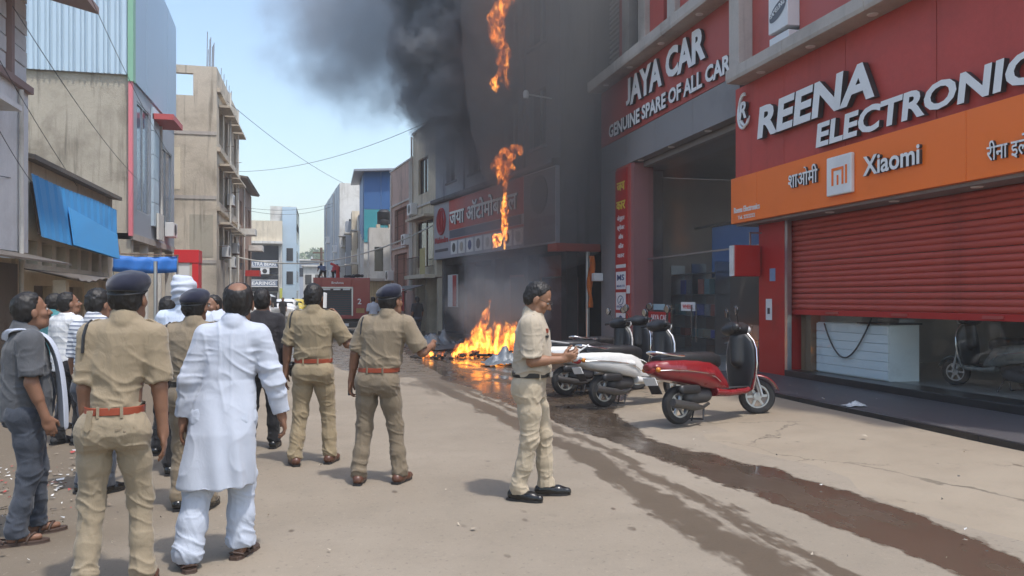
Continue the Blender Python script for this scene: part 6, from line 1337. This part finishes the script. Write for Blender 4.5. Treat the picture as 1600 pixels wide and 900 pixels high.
    for sd in (-1, 1): MB().tube([(a[1] - .005, sd * (a[4] - .004), a[0]) for a in ap], .008, 6).build('apron_trim', trim, root, True)
    # steering group
    S = Matrix.Translation((.5, 0, 0)) @ Matrix.Rotation(steer, 4, 'Z') @ Matrix.Translation((-.5, 0, 0))
    tr = lambda o: o
    f = Field((.2, -.28, .88), (.68, .28, 1.2), h); f.ell((.43, 0, 1.03), (.17, .16, .085), 0); f.cone((.4, -.2, 1.05), (.4, .2, 1.05), .05, None, .06); f.cone((.38, 0, 1.06), (.5, 0, 1.06), .06, .05, .03); cw = sdf_obj('handlebar_cowl', f, M['black'], root, None, 1); cw.data.transform(S)
    f = Field((.5, -.14, .92), (.66, .14, 1.1), .009); f.ell((.565, 0, 1.015), (.045, .1, .055), 0); o = sdf_obj('headlight', f, LAMPG, root); o.data.transform(S)
    for sd in (-1, 1):
        MB(S).tube([(.42, sd * .14, 1.045), (.39, sd * .24, 1.05), (.36, sd * .35, 1.045)], [.014, .018, .018], 10).build('handle_grip', M['rubber'], root, True)
        MB(S).tube([(.44, sd * .2, 1.045), (.435, sd * .28, 1.035), (.415, sd * .36, 1.03)], .006, 6).build('brake_lever', M['steel'], root, True)
        MB(S).tube([(.43, sd * .2, 1.06), (.42, sd * .24, 1.17), (.4, sd * .28, 1.22)], .006, 6).build('mirror_stalk', M['black'], root, True)
        f = Field((.33, sd * .3 - .11, 1.14), (.46, sd * .3 + .11, 1.34), .008); f.ell((.4, sd * .3, 1.245), (.024, .085, .058), 0); f.cut((.388, 0, 1.24), (-1, 0, 0)); o = sdf_obj('mirror', f, M['black'], root); o.data.transform(S)
        MB(S @ Matrix.Translation((.386, sd * .3, 1.245))).lathe([(.0005, 0), (.05, 0), (.052, .002)], (0, 0, 0), 'X', 20).build('mirror_glass', M['chrome'], root); 
        MB(S).tube([(.58, sd * .055, .62), (.66, sd * .062, .22)], .018, 8).build('fork_leg', M['steel'], root, True)
    arc = [(a, .262) for a in np.linspace(R(15), R(165), 18)]; mb = MB(Matrix.Translation(fw) @ Matrix.Rotation(steer, 4, 'Z')); k = mb.pts([(r_ * math.cos(a), y, r_ * math.sin(a) - (.02 if abs(y) > .05 else 0)) for a, r_ in arc for y in (-.072, -.04, 0, .04, .072)])
    mb.f = [(k + i * 5 + j, k + i * 5 + j + 1, k + (i + 1) * 5 + j + 1, k + (i + 1) * 5 + j) for i in range(17) for j in range(4)]; o = mb.build('front_fender', body_m, root, True); o.modifiers.new('thickness', 'SOLIDIFY').thickness = .006
    return root
def place(root, ur, dr, uf, df, z=.0, lean=6):
    a, b = at(ur, dr), at(uf, df); d = (b - a).normalized(); root.rotation_mode = 'XYZ'
    ang = math.atan2(d.y, d.x); root.location = a + d * .68; root.location.z = z; root.rotation_euler = (R(-lean), R(-1.0), ang); root.scale = (1.12,) * 3
place(make_scooter('red scooter parked on the pavement before the electronics shop', RED, steer=-.62), 1062, 10.05, 1188, 10.8, .035)
place(make_scooter('white scooter parked beside the red scooter', WHITEP_, steer=-.15), 944, 11.75, 1052, 12.4, .02)
place(make_scooter('second white scooter half hidden behind the phone reading officer', WHITEP_, mat('seat_trim', (.3, .3, .3), .5), steer=-.1), 884, 13.2, 985, 13.75, .02)
place(make_scooter('black scooter with upright mirrors behind the white scooters', DBLK, steer=.12), 926, 14.3, 1020, 15.0, .03)
sc_ = make_scooter('dusty grey scooter standing inside behind the shop glass', DGREY, steer=.3); sc_['group'] = 'scooter kept inside the shop'; sc_.location = (9.75, 10.0, .24); sc_.rotation_euler = (0, 0, R(97))
# ------------------------------------------------------------------ fire engine
FT = paint('engine_red', srgb(150, 46, 42), .45)
p0 = at(534, 34); fe = empty('fire_engine', (p0.x, p0.y, 0), R(-3), 'red fire engine seen from behind with number two and roller shutter', 'fire engine')
TM = Matrix.Translation((p0.x, p0.y, 0)) @ Matrix.Rotation(R(-3), 4, 'Z'); WM[fe] = TM
MB(TM).box(-1.17, 1.17, .3, 5.2, .75, 2.5).build('tank_body', FT, fe, bevel=.04)
mb = MB(TM)
for a, b, c, d in ((-1.18, -.85, .75, 2.5), (.42, 1.18, .75, 2.5), (-.85, .42, 2.05, 2.5), (-.85, .42, .75, .9)): mb.box(a, b, -.02, .298, c, d)
mb.build('rear_frame', FT, fe, bevel=.015)
for i in range(12): box('roller_slat', mat('slat_grey', (.06, .06, .065), .5, .4), fe, -.85, .42, .08, .1 + .02 * (i % 2), .92 + i * .093, 1.0 + i * .093, TM)
mb = MB(TM)
for a, b, c, d in ((-.9, -.84, .88, 2.1), (.41, .47, .88, 2.1), (-.9, .47, 2.04, 2.11)): mb.box(a, b, -.05, -.021, c, d)
mb.build('shutter_frame', M['steel'], fe)
for x in (-.62, -.2, .2): box('shutter_light', M['white'], fe, x - .15, x + .15, -.06, -.051, 1.97, 2.03, TM)
TX = lambda x, z_, y=-.025: TM @ Matrix.Translation((x, y, z_)) @ Matrix.Rotation(R(90), 4, 'X')
lettering('2', TX(.66, 1.38), M['letter'], fe, .24, .16, .006, .015, 0, False, 'number')
lettering('Brahma', TX(-.42, 2.24), M['letter'], fe, .1, .5, .006, .01, 0, False, 'lettering')
box('yellow_plate', mat('plate_ochre', (.35, .2, .06), .6), fe, .6, .95, -.03, -.022, 1.0, 1.2, TM)
box('bumper', M['black'], fe, -1.15, 1.15, -.15, .25, .38, .62, TM, .02); box('number_plate', M['white'], fe, -.2, .3, -.16, -.151, .44, .56, TM)
for x in (-1.0, 1.0): box('tail_lamp', TAIL, fe, x - .1, x + .1, -.17, -.151, .46, .58, TM); wheel(fe, TM @ Vector((x * .92, 1.6, .5)), .5, .3, R(87)); wheel(fe, TM @ Vector((x * .92, 6.3, .5)), .5, .3, R(87))
MB(TM).box(-1.1, 1.1, 5.3, 7.3, .55, 2.45).build('cab', FT, fe, bevel=.12); box('chassis', M['black'], fe, -.9, .9, .26, 7, .5, .745, TM)
for x in (-1.05, 1.05): MB(TM).bar((x, .3, 2.62), (x, 5, 2.62), .05).bar((x, .4, 2.5), (x, .4, 2.64), .05).bar((x, 4.8, 2.5), (x, 4.8, 2.64), .05).build('roof_rail', M['steel'], fe)
MB(TM).tube([(-.2, 1.0, 2.5), (-.2, 1.0, 3.0), (-.5, 1.3, 3.15)], [.09, .07, .06], 8).build('water_monitor', M['redpaint'], fe, True)
for i, (x, y, r_) in enumerate(((.3, .9, .2), (.65, 1.5, .22))):
    P = [(x + r_ * math.cos(a), y + r_ * math.sin(a), 2.57 + .06 * i + .02 * math.sin(3 * a)) for a in np.linspace(0, 2 * math.pi, 22)]; MB(TM).tube(P, .05, 8, False).build('hose_coil', M['rubber'], fe, True)
MB(TM).bar((-.9, .6, 2.56), (-.9, 4.6, 2.56), .06).bar((-.5, .6, 2.56), (-.5, 4.6, 2.56), .06).build('ladder', M['steel'], fe)
RDC = cloth('red_cloth', (.4, .03, .04)); BLC = cloth('blue_overall', (.06, .09, .16))
for i, (u, d, m_, lab) in enumerate(((505, 35.2, BLC, 'crew member in blue crouched on the fire engine roof'), (522, 35.6, RDC, 'crew member in red crouched on the fire engine roof'))):
    pp_ = at(u, d); root = person(lab, (pp_.x, pp_.y, 2.5), 20 - 50 * i, 1.2, 1, m_, BLACKC, dict(lf=(-.2, .25), rf=(.2, .2), lean=.22), None, tuck=False, h=.02, face=False, shoes=('shoe', BLACKSHOE), group='crew on the fire engine', seed=40 + i); root.scale = (1.0, 1.0, .55)
# ------------------------------------------------------------------ parked cars far up the street
def make_car(label, mt, van=False):
    root = empty('parked_car', (0, 0, 0), 0, label, 'van' if van else 'car', 'vehicles far up the street'); WM[root] = Matrix(); hh = 1.9 if van else 1.6
    f = Field((-.95, -2.3, .2), (.95, 2.3, hh + .1), .035); f.loft([(-2.15, 0, .72, .74, .3), (-2.0, 0, .75, .82, .42), (-1, 0, .75, .86, .45), (1.2, 0, .74, .86, .44), (2.0, 0, .68, .8, .36), (2.15, 0, .66, .72, .28)], 0, 4, ax=1)
    f.loft([(-2.05 if van else -1.9, 0, 1.1, .72, .35), (-1.7, 0, hh - .5, .74, .5), (.3, 0, hh - .5, .75, .5), (1.0 if van else .7, 0, hh - .6, .7, .42), (1.7 if van else 1.25, 0, 1.0, .66, .25)], .08, 3.4, ax=1)
    for x in (-.8, .8):
        for y in (-1.35, 1.35): f.ell((x, y, .32), (.22, .38, .38), .03, op='s')
    sdf_obj('body', f, mt, root, None, 1)
    for x in (-.78, .78):
        for y in (-1.35, 1.35): wheel(root, vec(x, y, .32), .32, .2, R(90))
    MB().prism([(-.62, 1.12), (.62, 1.12), (.55, hh - .16), (-.55, hh - .16)], 'y', -2.02 if van else -1.96, -1.6).build('rear_window', M['darkglass'], root, bevel=.03)
    MB().prism([(-.64, 1.1), (.64, 1.1), (.56, hh - .2), (-.56, hh - .2)], 'y', .7, 1.42 if van else 1.05).build('windscreen', M['darkglass'], root, bevel=.03)
    for sd in (-1, 1):
        MB().prism([(-1.6, 1.1), (.75, 1.08), (.45, hh - .2), (-1.55, hh - .18)], 'x', sd * .73, sd * .775).build('side_window', M['darkglass'], root, bevel=.02)
        MB().box(sd * .66 - .1, sd * .66 + .1, -2.19, -2.12, .78, .95).build('tail_lamp', TAIL, root, bevel=.02); MB().box(sd * .6 - .14, sd * .6 + .14, 2.08, 2.17, .66, .82).build('headlight', LAMPG, root, bevel=.02)
    MB().box(-.26, .26, -2.2, -2.16, .5, .62).build('number_plate', M['white'], root); MB().box(-.8, .8, -2.22, -2.1, .34, .48).build('bumper', M['black'], root, bevel=.03); return root
WCAR = paint('car_white', (.7, .7, .7)); YCAR = paint('car_yellow', (.6, .45, .05)); GCAR = paint('car_grey', (.2, .22, .25))
for lab, mt, van, u, d, a in (('white van parked behind the man in black', WCAR, True, 409, 47, -4), ('white car facing this way between the van and fire engine', WCAR, False, 446, 56, 178), ('yellow car behind the white car up the street', YCAR, False, 462, 64, 175), ('grey car farthest up the street', GCAR, False, 440, 70, 5)):
    c = make_car(lab, mt, van); q = at(u, d); c.location = (q.x, q.y, .01); c.rotation_euler = (0, 0, R(a))
# ------------------------------------------------------------------ fire
def flame_mat(name, strength, scale, cut=(.42, .68)):
    """glowing gas: emission that follows rising turbulence inside the flame's shape"""
    m = bpy.data.materials.new(name); m.use_nodes = True; t = m.node_tree; t.nodes.clear(); out = N(t, 'OutputMaterial'); tc = N(t, 'TexCoord').outputs['Object']
    w = scaled(t, tc, (1, 1, .5)); n1 = noise(t, w, scale, 4, .68, .7); v = ramp(t, n1, *cut)
    cr_ = N(t, 'ValToRGB'); e = cr_.color_ramp.elements; L(t, v, cr_.inputs[0])
    for i, (p, c) in enumerate(((0, (.9, .1, .012)), (.35, (1, .2, .02)), (.7, (1, .3, .03)), (1, (1, .5, .09)))):
        el = e[i] if i < 2 else e.new(p); el.position = p; el.color = col4(c)
    em_ = N(t, 'Emission'); L(t, cr_.outputs[0], em_.inputs[0]); L(t, math_(t, 'MULTIPLY', math_(t, 'MULTIPLY', v, math_(t, 'ADD', v, .25)), strength), em_.inputs[1])
    ab = N(t, 'VolumeAbsorption'); ab.inputs[0].default_value = (.5, .35, .3, 1); L(t, math_(t, 'MULTIPLY', v, 1.5), ab.inputs[1]); ad = N(t, 'AddShader'); L(t, em_.outputs[0], ad.inputs[0]); L(t, ab.outputs[0], ad.inputs[1]); L(t, ad.outputs[0], out.inputs['Volume'])
    m.cycles.volume_step_rate = .12; return m
FLAME = flame_mat('flame', 11, 5.5); FLAME2 = flame_mat('flame_hanging', 15, 5.5, (.47, .73)); FLAME3 = flame_mat('flame_small', 26, 9)
def flame(name, label, base, tongues, h, amp, freq, mt, seed, kind='stuff'):
    """tongues: list of (points, radii) relative to base"""
    allp = np.array([p for pts, _ in tongues for p in pts]); f = Field(allp.min(0) - .3, allp.max(0) + .3, h)
    for pts, rs in tongues: f.chain([np.array(p, float) for p in pts], rs, .05)
    X, Y, Z = np.meshgrid(*f.ax, indexing='ij'); near = np.abs(f.F) < amp * 2.2; P = np.stack([X[near], Y[near], Z[near]], 1); o3 = np.random.default_rng(seed).random(3) * 30
    w = P * vec(freq, freq, freq * .45) + o3; n = vnoise(w) * .6 + vnoise(w * 2.1) * .4 + vnoise(w * 4.3) * .22; f.F[near] += (amp * (n + .1)).astype(np.float32)
    o = sdf_obj(name, f, mt, None); o.location = base; tag(o, label, 'fire', None, kind); return o
r7 = random.Random(5); T_ = []
for i in range(46):
    x = r7.uniform(-.72, .85); y = r7.uniform(-.3, .35); hgt = (.55 + .35 * math.cos((x - .45) * 1.9)) * r7.uniform(.55, 1.15); dx = r7.uniform(-.12, .16)
    T_.append(([(x, y, .02), (x + dx * .4, y, hgt * .4), (x + dx, y, hgt * .8), (x + dx * 1.6, y, hgt)], [.17, .15, .1, .03]))
T_.append(([(-.25, 0, .1), (-.2, 0, .55), (-.05, 0, .9), (.03, .02, 1.2), (.12, 0, 1.45)], [.26, .22, .13, .09, .02])); T_.append(([(.1, .1, 1.2), (.18, .1, 1.5), (.2, .1, 1.75)], [.05, .06, .02]))
q = at(758, 22.6); flame('road_fire', 'tall orange fire burning on the wet road before the showroom', (q.x, q.y, .03), T_, .03, .09, 6, FLAME, 3)
T_ = [([(x, r7.uniform(-.1, .1), 0), (x + .03, 0, .1), (x + .05, 0, r7.uniform(.12, .22))], [.06, .05, .015]) for x in (-.5, -.38, -.3, -.1, .02, .3, .42)]
q = at(690, 21.6); flame('small_road_fire', 'low flickering flames on the road left of the main fire', (q.x, q.y, .02), T_, .018, .03, 9, FLAME3, 4)
def hang(lab, pts, seed, h=.03, amp=.09, freq=5, d0=26.3, mt=None):
    """pts: (column, row, half width) of the photograph, hung a metre before the facade"""
    P = [pix(u, v, d0) for u, v, _ in pts]; b = P[0].copy(); r_ = random.Random(seed * 7); k0 = d0 / 1250; tg = []
    for s_ in range(9):                                   # many thin licks following the same line
        i0 = r_.randrange(0, max(1, len(P) - 2)); i1 = min(len(P), i0 + r_.randint(3, 4)); q = []
        for i in range(i0, i1): w = pts[i][2] * k0; q.append((tuple(P[i] - b + Vector((r_.uniform(-.75, .75) * w, r_.uniform(-.6, .6) * w, r_.uniform(-.12, .12)))), w * r_.uniform(.5, .85) * (.35 if i in (i0, i1 - 1) else 1)))
        tg.append(([p for p, _ in q], [w for _, w in q]))
    flame('hanging_fire', lab, tuple(b), tg, h, amp, freq, mt or FLAME2, seed)
hang('long flame high on the smoking facade near the picture top', [(796, -45, 10), (788, -10, 16), (780, 25, 17), (776, 60, 16), (782, 90, 14), (788, 115, 11), (795, 138, 3)], 5)
hang('forked flame in the middle of the smoking facade', [(821, 228, 4), (808, 238, 11), (795, 246, 15), (786, 262, 14), (786, 285, 9), (790, 312, 5)], 6, .03, .09, 5)
hang('thin burning strand dripping down the signboard', [(790, 300, 4), (788, 330, 5), (789, 360, 4.5), (787, 388, 3)], 7, .02, .04, 8, mt=FLAME3)
hang('small flame at the lower edge of the signboard', [(786, 366, 4), (778, 375, 6), (772, 384, 2.5)], 8, .02, .05, 8, mt=FLAME3)
hang('small detached flame below the topmost flame', [(776, 120, 4), (773, 131, 6), (775, 142, 2)], 9, .02, .05, 8, mt=FLAME3)
# ------------------------------------------------------------------ burnt debris
ASH = mat('charred', (.018, .016, .015), .8, 0, .4, 8, .4, 30)
for i, (u, d, r_) in enumerate(((735, 22.2, .3), (775, 22.0, .45), (690, 21.4, .3), (660, 21.6, .25), (720, 21.9, .2))):
    q = at(u, d); f = Field((-r_ * 1.5, -r_, -.05), (r_ * 1.5, r_, .3), .025); rr = np.random.default_rng(60 + i)
    for j in range(7): a = rr.normal(size=3) * r_ * .55; b = a + rr.normal(size=3) * r_ * .5; a[2] = abs(a[2]) * .2; b[2] = abs(b[2]) * .3; f.cone(a, b, .05, .03, .02)
    f.cut((0, 0, -.01), (0, 0, -1)); o = sdf_obj('charred_heap', f, ASH, None, lambda V: .02 * vnoise(V * 14)); o.location = (q.x, q.y, .01)
    tag(o, ['charred heap at the left foot of the road fire', 'charred heap under the middle of the road fire', 'charred scrap by the low flames', 'black scrap left of the low flames', 'charred bits before the road fire'][i], 'debris', 'charred heaps on the road')
def crumple(name, label, loc, sx, sy, hgt, mt, seed, n=26, cat='sheet'):
    rr = np.random.default_rng(seed); o3 = rr.random(3) * 20; g_ = np.linspace(-1, 1, n); X, Y = np.meshgrid(g_, g_, indexing='ij'); ang = np.arctan2(Y, X); rad = np.sqrt(X ** 2 + Y ** 2)
    Pn = np.stack([X.ravel() * 2.2, Y.ravel() * 2.2, np.zeros(X.size)], 1) + o3; nz = np.abs(vnoise(Pn)) + .5 * np.abs(vnoise(Pn * 2.3)); edge = 1 + .25 * vnoise(np.stack([np.cos(ang).ravel() * 2, np.sin(ang).ravel() * 2, np.zeros(X.size)], 1) + o3)
    V = np.stack([X.ravel() * sx * edge, Y.ravel() * sy * edge, .015 + hgt * nz * np.clip(1.25 - rad.ravel(), 0, 1)], 1); Q = [(i * n + j, (i + 1) * n + j, (i + 1) * n + j + 1, i * n + j + 1) for i in range(n - 1) for j in range(n - 1)]
    o = bpy.data.objects.new(name, mesh_np(name, V, Q, mt)); link(o); o.location = loc; o.modifiers.new('thickness', 'SOLIDIFY').thickness = .006; tag(o, label, cat); return o
SHEET = mat('sooty_foil', (.16, .18, .2), .5, .3, .3, 6, dirt=(.05, .05, .05), dirt_amt=.8)
q = at(788, 19.6); crumple('crumpled_sheet', 'crumpled grey foil sheet lying in front of the road fire', (q.x, q.y, .01), .55, .5, .4, SHEET, 71)
q = at(676, 26.5); crumple('crumpled_sheet', 'bent grey panel leaning on the kerb beside the showroom', (q.x, q.y, .02), .7, .5, .75, SHEET, 72)
q = at(720, 25.5); crumple('crumpled_sheet', 'fallen dark sheet on the road behind the fire', (q.x, q.y, .02), 1.1, .7, .3, mat('dark_sheet', (.06, .06, .065), .6), 73)
# ------------------------------------------------------------------ litter
def litter(name, label, boxes, n, seed, cols, size=1.):
    rr = np.random.default_rng(seed); V = []; F_ = []; mi = []
    for i in range(n):
        x0, x1, y0, y1 = boxes[i % len(boxes)]; c = vec(rr.uniform(x0, x1), rr.uniform(y0, y1), 0); s_ = rr.uniform(.006, .028) * size * rr.choice([.6, 1, 1.6], p=[.5, .35, .15]); a = rr.uniform(0, 6.3); e1 = vec(math.cos(a), math.sin(a), 0) * s_; e2 = vec(-math.sin(a), math.cos(a), 0) * s_ * rr.uniform(.3, .9); zz = .012 + .05 * max(0, (c[0] - 4.15) * .045 / .05) * (c[0] > 4.15)
        if c[0] > 6.86: zz = .13
        k = len(V); b_ = rr.uniform(0, .02, 5) + zz; V += [c - e1 - e2 + vec(0, 0, b_[0]), c + e1 - e2 * .7 + vec(0, 0, b_[1]), c + e1 * .8 + e2 + vec(0, 0, b_[2]), c - e1 * .9 + e2 + vec(0, 0, b_[3])]; F_.append((k, k + 1, k + 2, k + 3)); mi.append(rr.integers(len(cols)))
    o = bpy.data.objects.new(name, mesh_np(name, np.array(V), np.array(F_), cols, False, mi)); link(o); tag(o, label, 'litter', None, 'stuff'); return o
LC = [mat('litter_white', (.62, .61, .58), .8), mat('litter_buff', (.4, .34, .26), .8), mat('litter_dark', (.06, .055, .05), .8), mat('litter_grey', (.4, .4, .4), .7), mat('litter_brown', (.2, .16, .12), .8), mat('litter_red', (.35, .06, .05), .7)]
litter('litter', 'paper scraps and dust scattered on the road edge by the bystanders', [(-3.6, -1.6, 4.5, 9.5), (-3.2, -1.9, 6, 9), (-3.0, -2.1, 6.5, 8.2)], 420, 81, LC)
litter('litter', 'sparse scraps on the pavement and step of the shops', [(4.3, 6.8, 4, 12), (6.95, 8.4, 6, 13), (3.4, 4.4, 4, 9)], 46, 82, LC[:3] + [LC[1]], .7)
litter('pebbles', 'small stones and dark specks scattered over the road', [(-2, 3.3, 3.5, 16)], 90, 83, [LC[2], LC[1], LC[1]], .45)
q = at(55, 7.4); f = Field((-.1, -.1, 0), (.1, .1, .1), .012); f.ell((0, 0, .03), (.07, .05, .04), 0); f.ell((.05, .02, .025), (.04, .04, .03), .02); o = sdf_obj('orange_peel', f, mat('peel_orange', (.7, .25, .03), .6), None, lambda V: .008 * vnoise(V * 40)); o.location = (q.x, q.y, 0); tag(o, 'small bright orange scrap lying in the litter', 'scrap')
q = at(1305, 10.9); crumple('plastic_bag', 'crumpled clear plastic bag on the dark step', (q.x + .3, q.y, .125), .16, .1, .07, mat('thin_plastic', (.5, .52, .53), .25), 75, 16, 'bag')
# ------------------------------------------------------------------ smoke
def smoke_mat(name, build_density, albedo, step, aniso=.0):
    m = bpy.data.materials.new(name); m.use_nodes = True; t = m.node_tree; t.nodes.clear(); out = N(t, 'OutputMaterial'); v = N(t, 'VolumePrincipled'); v.inputs['Color'].default_value = col4(albedo); v.inputs['Anisotropy'].default_value = aniso
    pos = N(t, 'NewGeometry').outputs['Position']; sx = N(t, 'SeparateXYZ'); L(t, pos, sx.inputs[0]); L(t, build_density(t, pos, *sx.outputs[:3]), v.inputs['Density']); L(t, v.outputs[0], out.inputs['Volume'])
    m.cycles.volume_step_rate = step; return m
def plume(t, pos, X, Y, Z):
    zr = (0, 20)
    ax = cramp(t, Z, [(0, 4.9), (1.5, 5.3), (3.2, 5.7), (5, 5.4), (7, 4.9), (10, 4.75), (14, 4.5), (19, 3.8)], *zr, 0); ay = cramp(t, Z, [(0, 22.9), (2, 24.0), (3.2, 25), (5, 27.3), (7, 28.4), (9, 28.7), (19, 28.7)], *zr, 0)
    rr = cramp(t, Z, [(0, .9), (1.5, 1.8), (3.2, 1.3), (5, 1.15), (7, 1.7), (10, 2.25), (14, 2.7), (19, 3.2)], *zr, 0); D = cramp(t, Z, [(0, .3), (1.2, .5), (3, .35), (4.5, .2), (6, .3), (7.5, 1.0), (9, 2.0), (19, 2.4)], *zr, 0)
    dx = math_(t, 'SUBTRACT', X, ax); dy = math_(t, 'MULTIPLY', math_(t, 'SUBTRACT', Y, ay), .8); d = math_(t, 'SQRT', math_(t, 'ADD', math_(t, 'MULTIPLY', dx, dx), math_(t, 'MULTIPLY', dy, dy)))
    n1 = noise(t, pos, .65, 5, .72); d = math_(t, 'ADD', math_(t, 'DIVIDE', d, rr), math_(t, 'MULTIPLY', math_(t, 'SUBTRACT', n1, .5), 2.1))
    return math_(t, 'MULTIPLY', ramp(t, d, 1.0, .78), D)
def drift(t, pos, X, Y, Z):
    c = N(t, 'VectorMath', operation='SUBTRACT'); L(t, pos, c.inputs[0]); c.inputs[1].default_value = (2.0, 34, 13.4); s_ = scaled(t, c.outputs[0], (1 / 4.4, 1 / 4.0, 1 / 4.4)); ln = N(t, 'VectorMath', operation='LENGTH'); L(t, s_, ln.inputs[0])
    n1 = noise(t, pos, .5, 5, .7); d = math_(t, 'ADD', ln.outputs['Value'], math_(t, 'MULTIPLY', math_(t, 'SUBTRACT', n1, .5), 1.7)); return math_(t, 'MULTIPLY', ramp(t, d, 1.12, .4), .46)
def even_smoke(name, albedo, dens):
    m = bpy.data.materials.new(name); m.use_nodes = True; t = m.node_tree; t.nodes.clear(); out = N(t, 'OutputMaterial'); v = N(t, 'VolumePrincipled', i_Density=dens); v.inputs['Color'].default_value = col4(albedo); L(t, v.outputs[0], out.inputs['Volume']); return m
def blob(name, label, c, r, mt):
    mb = MB(Matrix.Translation(c) @ Matrix.Diagonal((*r, 1))); mb.lathe([(math.sin(a) + 1e-4, -math.cos(a)) for a in np.linspace(0, math.pi, 15)], (0, 0, 0), 'Z', 24); o = mb.build(name, mt, None, True); tag(o, label, 'smoke', None, 'stuff'); return o
def domain(name, label, x0, x1, y0, y1, z0, z1, mt): o = MB().box(x0, x1, y0, y1, z0, z1).build(name, mt, None); tag(o, label, 'smoke', None, 'stuff'); return o
# the dense column keeps to a tight tube round its axis
dm = MB(); dm.tube([(4.9, 22.9, .06), (5.3, 23.8, 1.5), (5.6, 25.0, 3.2), (5.3, 27.2, 5), (4.9, 28.3, 7), (4.75, 28.7, 10), (4.5, 28.7, 14), (3.9, 28.7, 18.5)], [1.5, 2.6, 2.1, 2.3, 2.7, 3.0, 3.6, 4.4], 20)
tag(dm.build('smoke', smoke_mat('dense_smoke', plume, (.4, .415, .44), .3), None, True), 'dense dark smoke column rising along the burning facade', 'smoke', None, 'stuff')
domain('smoke_drift', 'thin grey smoke drifting left across the sky', -3.6, 6.8, 31.8, 37.5, 7.6, 18.5, smoke_mat('drift_smoke', drift, (.42, .44, .48), .5))
blob('smoke_veil', 'thin smoke veil hanging over the showroom front', (7.3, 24.2, 10.5), (3.2, 4.2, 8.0), even_smoke('veil_smoke', (.32, .32, .32), .27))
# ------------------------------------------------------------------ warm dusty air
hz_ = MB().box(-252, 252, -62, 432, -1.2, 34).build('haze', even_smoke('dusty_air', (.86, .88, .92), .0012), None); tag(hz_, 'pale dusty air over the whole street', 'haze', None, 'stuff')
